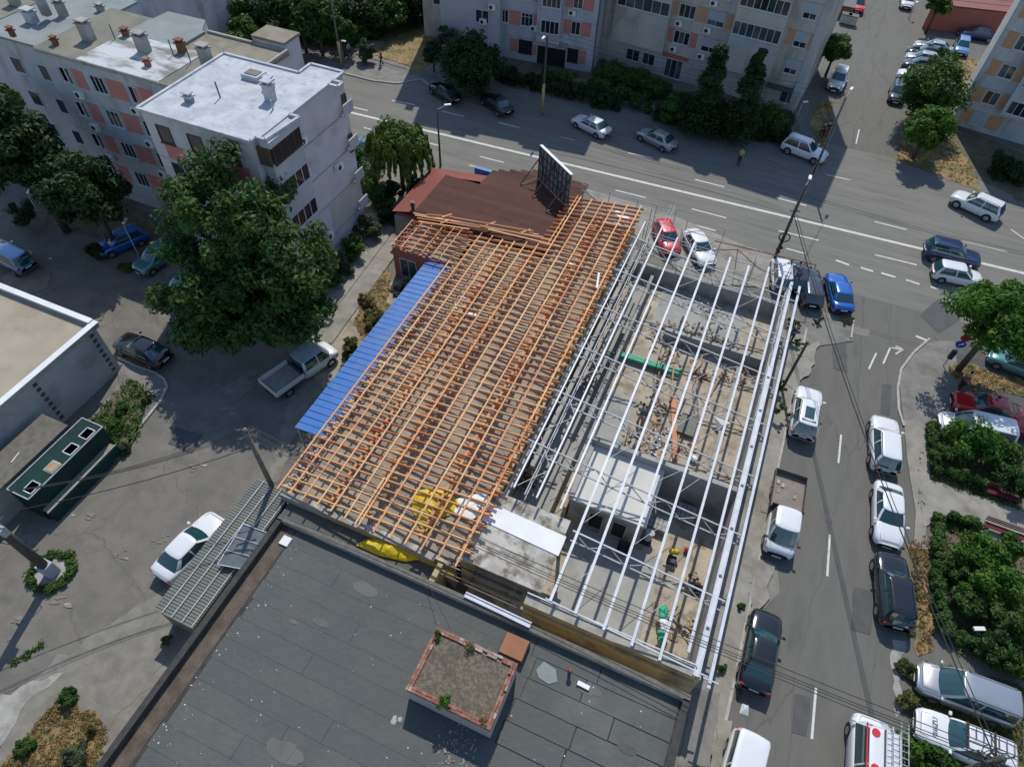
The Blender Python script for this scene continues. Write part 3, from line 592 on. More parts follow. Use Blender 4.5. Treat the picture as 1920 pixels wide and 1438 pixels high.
mb = MB(); FD.box(mb, bu0, bu1, 2.9, HD-.2, .0, .9); mb.build('bay', apt_grey, dd)
cols = [(440, 560, 90, 145, 1.1, 2), (640, 735, 145, 210, 0, 3), (848, 955, 170, 240, 0, 3), (1025, 1190, 210, 290, .9, 4), (1298, 1382, 215, 285, 0, 2)]
rowz = [3.95+2.75*i for i in range(7)]
for i, z in enumerate(rowz):
    for (a, b, c_, d_, off, n_) in cols:
        u0, u1, _, _ = W3(FD, a, b, c_, d_, 800, 0, 4.79, off); window(dd, FD, u0, u1, z, z+1.4, off, n_, None, glass_y if (i == 1 and a == 440) else None, hbar=random.random() < .3)
    for (a, b, c_, d_) in ((575, 632, 110, 200), (742, 842, 150, 235), (960, 1010, 180, 270), (1228, 1296, 210, 280), (1385, 1478, 215, 310)):
        u0, u1, _, _ = W3(FD, a, b, c_, d_, 800, 0, 4.79); panel(dd, FD, u0, u1, z-.05, z+1.45, pink)
    panel(dd, FD, uL+6.05, bu0-.02, z-1.33, z-1.28, conc, 0, .03, 'floor_band'); panel(dd, FD, bu1+.02, 0, z-1.33, z-1.28, conc, 0, .03, 'floor_band')
    for u in (uL-3.2, ): 
        f2 = Fac(FD.pt(0, 0, -1.6)[:2], FD.phi); window(dd, f2, u, u+.9, z, z+1.2, 0, 1)
for a, b in ((1310, 110), (965, 250), (620, 25), (540, 155)):
    u, z = FD.uz(800+a/4.79, b/4.79); ac(dd, FD, u, z-.3, 1.1 if a < 700 else .0)
u0, u1, z0, z1 = W3(FD, 820, 938, 540, 630, 800, 0, 4.79); window(dd, FD, u0, u1, .9, 2.4, 0, 2, trim)
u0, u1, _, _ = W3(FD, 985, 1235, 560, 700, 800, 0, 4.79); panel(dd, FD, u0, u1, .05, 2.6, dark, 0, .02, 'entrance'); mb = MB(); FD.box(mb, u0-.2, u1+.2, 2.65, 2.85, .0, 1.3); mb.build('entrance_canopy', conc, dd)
u0, u1, _, _ = W3(FD, 1250, 1345, 595, 680, 800, 0, 4.79); window(dd, FD, u0, u1, .9, 2.4, 0, 2, trim)
for a, b, c_, d_ in ((742, 812, 540, 610), (940, 975, 560, 640), (1345, 1415, 610, 690)):
    u0, u1, _, _ = W3(FD, a, b, c_, d_, 800, 0, 4.79); panel(dd, FD, u0, u1, .9, 2.4, pink)
mb = MB(); FD.box(mb, -.05, .04, 0, HD, -.05, .05); mb.build('gap_shade_strip', trim, dd)  # black strip paints the shade in the gap between the two blocks

# ---- beige block with orange panels, right of it
ee = thing('apartment_building', 'tall beige block with orange panels, shutters and glazed balconies at the street corner', 'apartment block', (-10, 82, 0), group='apartment blocks around the junction')
pE = G(1489, 205); FE = Fac((pE[0], pE[1]-.9), math.radians(-6)); uE = FE.uz(1117, 90)[0]
facade(ee, FE, uE, 0, HD, apt_beige)
EW = lambda a, b, c_, d_, off=0.: W3(FE, a, b, c_, d_, 1180, 0, 4.79, off)
ba0, ba1, _, _ = EW(925, 1400, 180, 300, .9); bb0, bb1, _, _ = EW(-150, 345, 150, 300, .9)
mb = MB(); FE.box(mb, ba0, ba1, 2.9, HD-.2, 0, .9); mb.build('bay', apt_beige, ee); mb = MB(); FE.box(mb, bb0, bb1, 2.9, HD-.2, 0, .9); mb.build('bay', apt_beige, ee)
mb = MB(); FE.box(mb, -.75, 0, 0, HD-.1, 0, .12); mb.build('corner_pier', apt_light, ee)
ecol = [(440, 590, 95, 185), (700, 860, 140, 240), (1510, 1640, 220, 320)]
for i, z in enumerate(rowz):
    if i > 0:
        n_ = 7; window(ee, FE, ba0+.1, ba1-.1, z, z+1.35, .9, n_, None, [None, glass_b, None, glass_y, glass_y, None, glass_b][i]); window(ee, FE, bb0+.2, bb1-.1, z, z+1.35, .9, 6, None, [None, glass_b, None, None, glass_b, None, None][i])
        panel(ee, FE, ba0, ba1, z-1.15, z-.15, apt_light if i in (1, 4) else apt_beige, .9, .04, 'balcony_front'); panel(ee, FE, bb0, bb1, z-1.15, z-.15, apt_beige if i != 4 else apt_light, .9, .04, 'balcony_front')
    for j, cxy in enumerate(ecol):
        u0, u1, _, _ = EW(*cxy); sh = (i*3+j) % 3 != 0
        if sh:
            w = window(ee, FE, u0, u1, z-.1, z+1.35, 0, 2); mb = MB(); FE.box(mb, u0+.03, u1-.03, z+(.45 if j else .7), z+1.4, .03, .1); mb.build('shutter', shutter_m, w)
        else: window(ee, FE, u0, u1, z, z+1.35, 0, 3 if j == 0 else 2)
        m_ = orange if i in (1, 4) else (pink if i in (0, 3) and j == 0 else None)
        if m_:
            panel(ee, FE, u0-.85, u0-.1, z-.05, z+1.4, m_); panel(ee, FE, u1+.1, u1+.85, z-.05, z+1.4, m_)
        if j < 2: ac(ee, FE, u0+.3, z-.9, 0)
    for a, b in ((uE, bb0), (bb1, ba0), (ba1, -.75)): panel(ee, FE, a, b, z-1.34, z-1.28, conc, 0, .03, 'floor_band')
panel(ee, FE, bb1, ba0-.05, rowz[4]-1.2, rowz[4]+1.3, apt_light, 0, .02)
u0, u1, _, _ = EW(1325, 1465, 895, 990); window(ee, FE, u0, u1, .8, 2.1, 0, 2)
u0, u1, _, _ = EW(1200, 1530, 840, 920); mb = MB(); FE.box(mb, u0, -.8, 2.35, 2.5, .02, 1.0); mb.build('shop_awning', steel_d, ee)
u0, u1, _, _ = EW(285, 440, 700, 830); panel(ee, FE, u0-.5, u1+.5, 2.3, 2.7, salmon, 0, .1, 'door_hood'); window(ee, FE, u0, u1, .1, 2.2, 0, 3, None, glass, name='entrance_door')
for a, b in ((-60, 60), (90, 200)):
    u0, u1, _, _ = EW(a, b, 640, 740); window(ee, FE, u0, u1, .8, 2.1, .0, 2)

# ---- block on the right edge
ff = thing('apartment_building', 'grey block at the right edge with orange panels and a pale lit side wall', 'apartment block', (24, 84, 0), group='apartment blocks around the junction')
FFc = Fac(G(1783, 232)[:2], math.radians(-9.5))
mb = MB(); FFc.box(mb, 0, 30, 0, 17, -11, 0); mb.build('wall', apt_grey, ff); mb = MB(); FFc.box(mb, -.1, 30, 17, 17.3, -11, .1); mb.build('roof', tan_roof, ff)
mb = MB(); FFc.box(mb, -.14, -.005, 0, 17, -11, 0.02); mb.build('side_wall', apt_light, ff)
RW = lambda a, b, c_, d_, off=0.: W3(FFc, a, b, c_, d_, 1640, 90, 6.846, off)
uw0, uw1, za, zb = RW(1575, 1790, 280, 400); uo0, uo1, _, _ = RW(1425, 1560, 260, 360); uB0 = RW(1690, 1900, 700, 850)[0]
for i in range(6):
    z = za+2.75*(i-2)
    if z < .3: z = .6; 
    if i == 1: u0, u1, _, _ = RW(1390, 1580, 590, 700); window(ff, FFc, uw0, uw1, z, z+1.35, 0, 2)
    elif i == 0:
        w = window(ff, FFc, uw0, uw1, z, z+1.35, 0, 2); mb = MB(); FFc.box(mb, uw0+.03, uw1-.03, z+.1, z+1.4, .03, .1); mb.build('shutter', shutter_m, w)
    else: window(ff, FFc, uw0, uw1, z, z+1.35, 0, 2)
    panel(ff, FFc, uo0, uw0-.12, z-.05, z+1.4, orange); panel(ff, FFc, uw1+.12, uw1+1.5, z-.05, z+1.4, orange)
    panel(ff, FFc, 0, uB0-.3, z-1.34, z-1.28, conc, 0, .03, 'floor_band')
    if i > 0:
        window(ff, FFc, uB0, uB0+2.6, z+.05, z+1.4, 1.0, 4); window(ff, FFc, uB0+5, uB0+6.6, z, z+1.35, 0, 3)
mb = MB(); FFc.box(mb, uB0-.3, uB0+3.2, 2.6, 16.9, 0, 1.0); mb.build('bay', apt_grey, ff)
ac(ff, FFc, uw1+1.9, za+2.75-1.1, 0)

# ---- house with tiled roof, top right
hh = thing('tiled_house', 'low house with a red tiled roof behind a fence, top right', 'house', (22, 108, 0))
hp = [G(x, y, 3)[:2] for x, y in ((1750, 8), (1900, 25), (1935, -30), (1800, -45))]
MB().prism(hp, 0, 2.9).build('wall', salmon, hh); a, b = Vector((*hp[0], 3)), Vector((*hp[1], 3)); dv_ = Vector((*hp[3], 4.6))-a
for i in range(9):
    p = a+dv_*i/9+Vector((0, 0, .05)); q = b+dv_*i/9+Vector((0, 0, .05))
    MB().beam(p+dv_/18, q+dv_/18, dv_.length/9*1.02, .09, up=(dv_.cross(b-a)*-1)).build('tile_course', red_roof, hh)
def fence(name, label, pts, h, m, post=2.4, boards=True):
    P = [Vector(G(*p)) for p in pts]; c = sum(P, Vector())/len(P); t = thing(name, label, 'fence', tuple(c)); 
    for a, b in zip(P, P[1:]):
        n_ = max(1, int((b-a).length/post)); d = (b-a)/n_
        for i in range(n_+1): MB().box(a.x+d.x*i-.05, a.x+d.x*i+.05, a.y+d.y*i-.05, a.y+d.y*i+.05, 0, h+.05).build('post', m, t)
        for i in range(n_):
            mb = MB(); mb.beam(a+d*i+Vector((0, 0, h/2+.05)), a+d*(i+1)+Vector((0, 0, h/2+.05)), .03, h-.1); mb.build('panel', m, t)
fence('wooden_fence', 'dark maroon board fence with posts in front of the tiled house', [(1740, 42), (1865, 48)], 1.9, mat('maroon_boards', (.09, .03, .03), (.06, .025, .025), sc=3), 1.6)
# ---------------------------------------------------------------- shop with the brown and red metal roof
sh = thing('shop_building', 'single storey shop with a brown tile-pattern metal roof and red skirt roof', 'shop', (-20, 43, 0))
MB().prism([(-26.1, 38.9), (-12.8, 38.9), (-12.8, 48.0), (-26.1, 45.5)], 0, 2.75).build('wall', salmon, sh)
MB().box(-26.2, -24.4, 38.7, 38.88, 0, 2.6).build('wall', grey_wall, sh)
out = [(-26.5, 39.0), (-26.5, 45.9), (-19.9, 47.3)]; 
mb = MB(); mb.add([(-26.5, 38.9, 2.8), (-26.5, 45.95, 2.8), (-24.35, 44.5, 3.38), (-24.35, 38.9, 3.38), (-26.5, 38.9, 2.7), (-26.5, 45.95, 2.7)], [(0, 3, 2, 1), (0, 1, 5, 4)]); mb.build('roof_skirt', red_roof, sh)
mb = MB(); mb.add([(-26.5, 45.95, 2.8), (-20.9, 47.1, 2.8), (-20.9, 45.2, 3.38), (-24.35, 44.5, 3.38), (-26.5, 45.95, 2.7), (-20.9, 47.1, 2.7)], [(0, 3, 2, 1), (0, 1, 5, 4)]); mb.build('roof_skirt', red_roof, sh)
y = 38.9; k = 0
while y < 48.4:
    y1 = y+.42; x0 = -24.4; x1 = -12.6
    if y > 44.6: x0 = -21.2+(y-44.6)*.1
    if y > 46.9: x1 = -12.6; x0 = -21.0+(y-46.9)*2.2
    z = 3.38+.008*(k % 2)
    if x0 < x1-.5:
        mb = MB(); mb.add([(x0, y, z), (x1, y, z), (x1, y1, z), (x0, y1, z), (x0, y1, z+.07), (x1, y1, z+.07), (x0, y, z-.04), (x1, y, z-.04)], [(0, 1, 5, 4), (7, 6, 0, 1)[::-1]])
        mb.build('tile_row', brown_tile, sh)
    y = y1-.01; k += 1
MB().box(-24.35, -12.7, 38.95, 44.6, 2.9, 3.33).box(-21.1, -12.7, 44.61, 47.2, 2.9, 3.33).build('roof_base', brown_tile, sh)
g = G(772, 392, 3.4); vent(sh, g[0], g[1]+.2, 3.3, .35, .5, steel_d); g = G(903, 323, 3); mb = MB(); mb.box(g[0]-.8, g[0]+.9, g[1]+.2, g[1]+.5, .5, 3.1); mb.build('shop_sign', blue_sheet, sh); 
# billboard on the roof
bl = thing('billboard', 'roof billboard seen from behind, dark steel frame with braces', 'billboard', (-15, 46.2, 3.42))
A_, B_ = Vector((-16.9, 47.7, 3.6)), Vector((-13.1, 44.8, 3.6)); d = (B_-A_).normalized(); nb = Vector((d.y, -d.x, 0))
L = (B_-A_).length; mb = MB(); mb.obox((A_+B_)/2+Vector((0, 0, 1.5)), (B_-A_)/2, Vector((0, 0, 1.5)), -nb*.04)
mb.build('board', mat('grey_back_panel', (.26, .26, .27), (.2, .2, .21), sc=2), bl)
MB().obox((A_+B_)/2+Vector((0, 0, 3.03)), (B_-A_)/2, Vector((0, 0, .03)), -nb*.12).build('top_rail', foil, bl)
for i in range(9):
    p = A_+d*L*i/8+nb*.09; MB().beam(p, p+Vector((0, 0, 3)), .07, .07, up=d).build('frame_post', steel_d, bl)
for i in range(5):
    z = Vector((0, 0, .05+i*.72)); MB().beam(A_+nb*.1+z, B_+nb*.1+z, .06, .06).build('frame_rail', steel_d, bl)
for i in range(4):
    p = A_+d*L*i/4+nb*.1; q = A_+d*L*(i+1)/4+nb*.1
    MB().beam(p+Vector((0, 0, .1 if i % 2 else 2.9)), q+Vector((0, 0, 2.9 if i % 2 else .1)), .05, .05).build('diagonal', steel_d, bl)
for i in (.2, 2.2, 4.4):
    p = A_+d*i+nb*.1; q = p+nb*1.9; q.z = 3.5
    MB().beam(p+Vector((0, 0, 2.1)), q, .07, .07).beam(p+Vector((0, 0, .1)), q, .05, .05).build('brace', steel_d, bl)

# ---------------------------------------------------------------- building under the timber roof
ZL, KW = 3.3, .128
def zw(x): return ZL+(x+20)*KW
wb = thing('timber_roof_building', 'single storey building with an unfinished grid roof of orange timber battens and rafters', 'building', (-13, 28, 0))
# walls
ws = [((-18.9, 13.3, 0), (-18.6, 38.5, 2.75)), ((-18.6, 13.0, 0), (-7.9, 13.3, 2.95)), ((-7.6, 13.3, 0), (-7.25, 44.8, 3.5)), ((-12.8, 44.6, 0), (-7.6, 44.9, 3.2)), ((-12.9, 38.7, 0), (-12.6, 44.6, 3.0)), ((-24.0, 34.9, 0), (-18.95, 35.2, 2.72)), ((-24.2, 34.9, 0), (-24.02, 38.6, 2.72))]
for i, (a, b) in enumerate(ws):
    MB().box(a[0], b[0], a[1], b[1], 0, b[2]).build('wall', salmon if i in (5, 6) else (conc_dirty if i != 2 else beige_wall), wb)
# concrete slab in casting bays
for i in range(6):
    for j in range(2):
        x0, x1 = (-18.58, -13.2) if j == 0 else (-13.19, -7.65); y0 = 13.35+i*4.2; y1 = min(y0+4.19, 38.6)
        if y1 > y0: MB().box(x0, x1, y0, y1, 2.72, 2.9+.01*((i+j) % 3)).build('roof_slab', slab_m, wb)
MB().box(-23.9, -18.6, 35.2, 38.6, 2.55, 2.75).build('roof_slab', slab_m, wb); MB().box(-12.6, -7.65, 38.61, 44.6, 2.75, 2.92).build('roof_slab', slab_m, wb)
MB().box(-18.95, -9.0, 12.82, 12.98, 2.3, 3.0).build('eaves_beam', conc, wb); MB().box(-10.2, -7.9, 12.75, 12.99, 1.6, 2.55).build('wall_panel', mat('yellow_wall', (.62, .43, .04), (.5, .36, .06), sc=1.5), wb)
# door in the salmon wall
FQ = Fac((-24.2, 34.88), 0); u0 = FQ.uz(752, 505)[0]; w = window(wb, FQ, u0, u0+1.5, .05, 1.95, 0, 2, frame_w, glass_b, False, name='door')
# rafters (along X) ---------------------------------------------------------
def rafter_mesh(x0, x1, w=.06, h=.18, m=wood_red):
    mb = MB(); L = x1-x0; mb.beam((0, 0, 0), (L, 0, L*KW), w, h); return meshof(mb, 'rafter', m)
rm, rmr = rafter_mesh(-19.1, -7.0, m=wood), rafter_mesh(-19.1, -7.0)
y = 13.25; n_ = 0
while y < 38.6:
    piece('rafter', random.choice((rm, rm, rm, rmr)), wb, (-19.1+random.uniform(-.04, .04), y, zw(-19.1)-.16), (0, 0, random.uniform(-.004, .004))); y += .61; n_ += 1
rm2 = rafter_mesh(-13.3, -7.0); rm2r = rafter_mesh(-13.3, -7.0, m=wood_red)
while y < 45.6:
    piece('rafter', random.choice((rm2, rm2r)), wb, (-13.3+random.uniform(-.15, .15), y, zw(-13.3)-.16)); y += .55
rm3 = rafter_mesh(-24.4, -18.9)
for i in range(7): piece('rafter', rm3, wb, (-24.35+random.uniform(-.1, .1), 35.0+.55*i, zw(-24.35)-.16+.28))
# battens (along Y) on top -----------------------------------------------------
bx = [(-19.03, 12.9), (-18.17, 12.9), (-17.2, 12.88), (-16.23, 12.85), (-15.25, 12.77), (-14.3, 12.65), (-13.56, 12.56), (-13.34, 12.6), (-12.37, 12.5), (-11.38, 12.5), (-10.42, 12.5), (-9.44, 12.45), (-8.4, 12.45), (-7.34, 12.3)]
for i, (x, y0) in enumerate(bx):
    if i == 6: y1 = y0+3.2
    else: y1 = 38.7 if x < -12.9 else 45.75+random.uniform(-.15, .15)
    if -19.5 < x < -18.6: y1 = 35.6
    y = y0
    while y < y1-.5:                       # laid in 5 m lengths
        ye = min(y+random.uniform(4.6, 5.4), y1); z = zw(x)-.05
        MB().beam((x+random.uniform(-.02, .02), y, z), (x+random.uniform(-.02, .02), ye-.004, z+random.uniform(-.01, .012)), .095, .07).build('batten', wood if x < -12 else random.choice((wood, wood, wood_red)), wb); y = ye
for i, x in enumerate([-12.66, ]): MB().beam((x, 38.7, zw(x)-.05), (x, 45.8, zw(x)-.05), .06, .05).build('batten', wood, wb)
for i, x in enumerate([-24.25, -23.3, -22.35, -21.4, -20.45, -19.75]):
    z = zw(x)-.05+.28; MB().beam((x, 34.72, z), (x, 38.45, z), .06, .05).build('batten', wood, wb)
# purlin beams under the rafters with short posts
for x, a, b in ((-15.72, 13.2, 38.5), (-13.45, 13.2, 38.6), (-9.95, 13.2, 45.3), (-7.45, 13.2, 45.3), (-12.75, 38.7, 45.3), (-21.2, 35.1, 38.5)):
    z = zw(x)-.3+(.28 if x < -20 else 0); y = a
    while y < b-.3:
        ye = min(y+4.0, b); MB().beam((x, y, z), (x, ye-.01, z), .17, .14).build('purlin', wood_red, wb); y = ye
    y = a+.4
    while y < b:
        zb = 2.9 if x > -20 else 2.75
        if z-.07-zb > .1:
            mb = MB(); mb.box(x-.06, x+.06, y-.06, y+.06, zb, z-.07)
            if z-zb > .5: mb.beam((x+.05, y, z-.35), (x+.45, y, z+.08), .05, .1); mb.beam((x-.05, y, z-.35), (x-.45, y, z-.02), .05, .1)
            mb.build('post', wood_red, wb)
        y += 1.22
# short blocking planks that read as bright rows
for x in (-15.95, -13.65, -10.2, -7.2):
    for i in range(40 if x > -13 else 34):
        if random.random() < .75:
            y = 13.5+i*.61*1.2+random.uniform(-.1, .1)
            if y < (45 if x > -12 else 38): MB().beam((x-.32, y, zw(x)-.27), (x+.36, y+random.uniform(-.05, .05), zw(x)-.2), .05, .2).build('blocking', random.choice((wood, wood_red)), wb)
# broken brick knee wall along the left edge
bm_ = MB(); bm_.box(-.12, .12, -.06, .06, 0, .07); bmesh_ = [meshof(bm_, 'brick', m_) for m_ in (brick, brick_pale, mat('pinkish_brick', (.5, .33, .3), (.42, .25, .22), sc=5, rnd=(.55, .48, .46)))]
MB().box(-18.85, -18.25, 13.35, 35.2, 2.9, 3.06).build('knee_wall', conc_dirty, wb)
for i in range(290):
    x = random.uniform(-18.95, -18.15); y = random.uniform(13.3, 35.2)
    piece('brick', random.choice(bmesh_), wb, (x, y, 3.07+random.choice((0, 0, .07))), (random.uniform(-.15, .15), random.uniform(-.15, .15), random.uniform(-.5, .5)))
for i in range(60):
    x = random.uniform(-24, -23.4) if i % 2 else random.uniform(-23.8, -19); y = random.uniform(35.0, 38.3) if i % 2 else 34.98+random.uniform(0, .15)
    piece('brick', random.choice(bmesh_), wb, (x, y, 2.76), (0, 0, random.uniform(-.8, .8)))
# loose boards stacked along the shop roof edge
for i, (a, b) in enumerate([((775, 400), (905, 425)), ((778, 404), (1010, 440)), ((800, 402), (850, 407)), ((782, 409), (1030, 446)), ((850, 408), (1000, 434)), ((900, 423), (1035, 450)), ((915, 430), (1050, 462)), ((785, 415), (880, 430))]):
    A1, B1 = Vector(G(*a, 3.75+.06*i)), Vector(G(*b, 3.72+.06*i)); MB().beam(A1, B1, .09, .05).build('loose_board', random.choice((wood, wood_red)), wb)
for a in ((838, 405), (920, 420), (986, 434), (835, 416)):
    p = Vector(G(*a, 3.9)); MB().beam(p-Vector((.25, .35, 0)), p+Vector((.25, .35, 0)), .1, .1).build('loose_board', wood, wb)
# debris on the slab
pale = [((880, 590), .5), ((868, 560), .35), ((855, 575), .4), ((890, 545), .35), ((1165, 405), .7), ((1075, 500), .6), ((1160, 425), .6), ((870, 585), .3), ((845, 600), .35)]
for (q, s) in pale:
    g = G(*q, 3.0); mb = MB(); a = random.uniform(0, 3); mb.obox((g[0], g[1], 3.0), (s*math.cos(a), s*math.sin(a), 0), (-s*.4*math.sin(a), s*.4*math.cos(a), 0), (0, 0, .04)); mb.build('loose_sheet', foil, wb)
MB().beam(G(1123, 512, 4.95), G(1119, 540, 4.9), .14, .05).build('loose_sheet', foil, wb)
def tarp(name, label, px, z, h, m, seed, cat='tarpaulin'):
    P = [G(x, y, z) for x, y in px]; c = np.mean(P, 0); n = 28; r = 9; vs = [(c[0], c[1], z+h)]; fs = []
    for j in range(1, r+1):
        for i in range(n):
            t = i/n*len(P); k = int(t); f_ = t-k; a, b = np.array(P[k % len(P)]), np.array(P[(k+1) % len(P)]); e = a*(1-f_)+b*f_; s = j/r
            q = c*(1-s)+e*s; zz = z+h*(1-s**2)*(.75+.5*noise.noise((q[0]*2.2, q[1]*2.2, seed)))+.13*abs(noise.noise((q[0]*4, q[1]*3, seed+5)))+.02
            vs.append((q[0]+.08*noise.noise((i*.9, j, seed)), q[1], zz))
    for i in range(n): fs.append((0, 1+i, 1+(i+1) % n))
    for j in range(r-1):
        for i in range(n): fs.append((1+j*n+i, 1+(j+1)*n+i, 1+(j+1)*n+(i+1) % n, 1+j*n+(i+1) % n))
    return MB().add(vs, fs).build(name, m, label=label, cat=cat, smooth=True)
tarp('tarpaulin', 'crumpled yellow tarpaulin lying on the slab under the timber grid', [(775, 925), (800, 915), (840, 922), (862, 940), (848, 965), (815, 975), (800, 1000), (785, 985), (772, 955)], 2.95, .3, yellow_foil, 3)
tarp('tarpaulin', 'crumpled yellow tarpaulin in the gap between timber roof and grey roof', [(667, 1022), (690, 1010), (720, 1008), (755, 1018), (785, 1032), (790, 1050), (760, 1053), (710, 1042)], 2.5, .4, yellow_foil, 8)
tarp('plastic_sheet', 'white plastic sheet lying under the timber grid beside the yellow tarpaulin', [(858, 935), (900, 925), (930, 935), (915, 965), (880, 975), (850, 965)], 2.95, .12, foil, 14, cat='plastic sheet')
# blue ribbed awning
aw = thing('blue_awning', 'long blue sheet metal awning along the timber roof building', 'awning', (-20.3, 26, 0))
bs = MB(); bs.add([(-1.05, -.255, -.09), (1.05, -.255, .1), (1.05, .2, .1), (-1.05, .2, -.09), (-1.05, .2, -.13), (1.05, .2, .06), (1.05, .255, .06), (-1.05, .255, -.13), (-1.05, -.255, -.11), (1.05, -.255, .08)], [(0, 1, 2, 3), (3, 2, 5, 4), (4, 5, 6, 7), (0, 8, 9, 1)]); bsm = meshof(bs, 'roof_sheet', blue_sheet)
for i in range(36): piece('roof_sheet', bsm, aw, (-20.1-.0*i, 17.6+i*.51, 2.62+random.uniform(-.006, .006)))
for y in (17.5, 22, 26.5, 31, 35.4): MB().box(-21.1, -21.0, y-.05, y+.05, 0, 2.45).build('post', steel_g, aw)
MB().beam((-21.0, 17.4, 2.44), (-21.0, 35.7, 2.44), .08, .08).build('edge_beam', steel_g, aw)
# concrete canopy slab over the passage
cs = thing('canopy_slab', 'grey weathered flat canopy between the timber and the steel roof', 'canopy', (-5.3, 15.4, 0))
for y0, y1, z in ((13.15, 14.55, 3.98), (14.56, 15.9, 4.0), (15.91, 17.6, 3.99)): MB().box(-7.62, -2.95, y0, y1, z-.12, z).build('sheet', conc_dirty, cs)
WQ = [G(903, 975, 4.05), G(1047, 1042, 4.05), G(1062, 1006, 4.07), G(918, 942, 4.07)]
MB().add([(a[0], a[1], a[2]) for a in WQ]+[(a[0], a[1], 4.01) for a in WQ], [(0, 1, 2, 3), (4, 5, 1, 0), (5, 6, 2, 1), (6, 7, 3, 2), (7, 4, 0, 3)]).build('white_sheet', foil, cs)
for x in (-7.4, -3.2):
    for y in (13.4, 17.3): MB().box(x-.09, x+.09, y-.09, y+.09, 0, 3.85).build('column', conc, cs)

# ---------------------------------------------------------------- steel roof frame building
sb = thing('steel_frame_building', 'roofless building site under an open white steel roof frame of purlins and trusses', 'building', (-.5, 28, 0))
def zs(x): return 5.0-(x+6)*.1228
MB().box(-7.2, 5.4, 13, 43.2, 0, .14).build('floor', dust, sb)
MB().box(-2.6, 2.6, 13.4, 19.5, .14, .155).build('floor_screed', screed, sb)
MB().box(-7.0, -4.7, 14, 43, .14, .152).build('floor_screed', screed, sb); MB().box(-4.6, -2.2, 24.4, 30.5, .14, .153).build('floor_screed', screed, sb); MB().box(-3.5, 3.2, 37.4, 42.8, .14, .154).build('floor_screed', screed, sb)
walls = [(-3.6, 5.6, 12.45, 12.75, 3.55, beige_wall), (5.25, 5.5, 12.76, 30, 3.2, grey_wall), (5.25, 5.5, 30.01, 43.3, 2.6, grey_wall), (-4.85, -4.6, 13.4, 42.8, 1.0, grey_wall), (-2.2, 5.2, 36.9, 37.15, 1.2, grey_wall), (-6.9, 5.2, 43.0, 43.3, 1.5, grey_wall),
         (.95, 5.2, 23.75, 24.0, 2.7, grey_wall), (3.6, 3.85, 24.2, 36.8, .45, grey_wall), (-3.9, -3.75, 19.7, 24, 1.4, beige_wall)]
for x0, x1, y0, y1, h, m_ in walls: MB().box(x0, x1, y0, y1, 0, h).build('wall', m_, sb)
MB().box(-3.6, 5.3, 12.44, 12.94, 3.551, 3.62).build('wall_coping', conc, sb); MB().box(-3.7, 5.4, 12.3, 12.44, 2.95, 3.1).build('wall_ledge', beige_wall, sb)
# row of concrete lintels and beams, upper end
for a, b, z in (((-6.4, 20.5), (-6.4, 42.5), 3.0), ((-5.4, 30), (-5.4, 42.8), 2.9), ((-7.0, 17.7), (-7.0, 42.8), 3.3)): MB().beam((*a, z), (*b, z), .28, .3).build('concrete_beam', conc, sb)
for y in range(18, 43, 4): MB().box(-6.5, -6.3, y-.1, y+.1, .14, 2.85).build('column', conc, sb)
MB().beam((-5.95, 27.5, 3.2), (-5.8, 38.5, 3.15), .3, .06).build('plank', wood_raw, sb)
# inner room with pale roof
rx0, rx1, ry0, ry1, rz = -3.6, .9, 19.6, 23.74, 2.8
MB().box(rx0, rx1, ry0+.15, ry1, .14, rz-.2).build('wall', grey_wall, sb)
MB().box(rx0-.1, rx1+.1, ry0, ry1, rz-.19, rz-.05).build('roof', mat('pale_insulation', (.62, .61, .56), (.54, .53, .49), sc=.8), sb)
MB().box(rx0-.1, rx0+.15, ry0+.1, ry1, rz-.049, rz+.12).box(rx0-.1, 5.2, ry1-.0, ry1+.3, rz-.19, rz+.5).build('upstand', grey_wall, sb)
FR = Fac((rx0, ry0+.15), 0)
for cpx in (1110, 1157):
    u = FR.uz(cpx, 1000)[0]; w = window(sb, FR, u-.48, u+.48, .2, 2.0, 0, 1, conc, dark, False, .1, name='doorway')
# purlins
for x, y0, y1, w_ in ((-6.4, 17.6, 43.56, .09), (-5.05, 17.6, 43.7, .1), (-3.65, 17.6, 43.2, .11), (-2.32, 12.68, 43.4, .14), (-.97, 12.67, 43.2, .14), (.56, 12.54, 43.3, .14), (2.05, 12.44, 43.2, .14), (3.5, 12.4, 43.9, .14), (4.72, 13.4, 43.7, .14), (6.02, 12.2, 43.5, .16)):
    z = zs(x); y = y0; 
    while y < y1-.5:
        ye = min(y+10.3, y1); MB().box(x-w_/2, x+w_/2, y, ye-.01, z, z+.14).build('purlin', steel_w, sb); y = ye
mb = MB(); mb.box(5.18, 5.5, 12.5, 34.0, 3.62, 3.66); mb.box(5.18, 5.22, 12.5, 34.0, 3.66, 3.74); mb.box(5.46, 5.5, 12.5, 34.0, 3.66, 3.78); mb.box(5.3, 5.5, 34.0, 43.3, 3.6, 3.68); mb.build('eaves_gutter', steel_w, sb)
for y in range(15, 34, 3): MB().tube((5.35, y, 3.67), (5.35, y, 3.7), .09).build('gutter_outlet', steel_d, sb)
MB().box(-3.6, 5.3, 12.94, 13.0, 3.75, 3.8).build('edge_rail', steel_w, sb); MB().box(5.65, 6.4, 12.5, 12.56, 3.8, 3.85).build('edge_rail', steel_w, sb)
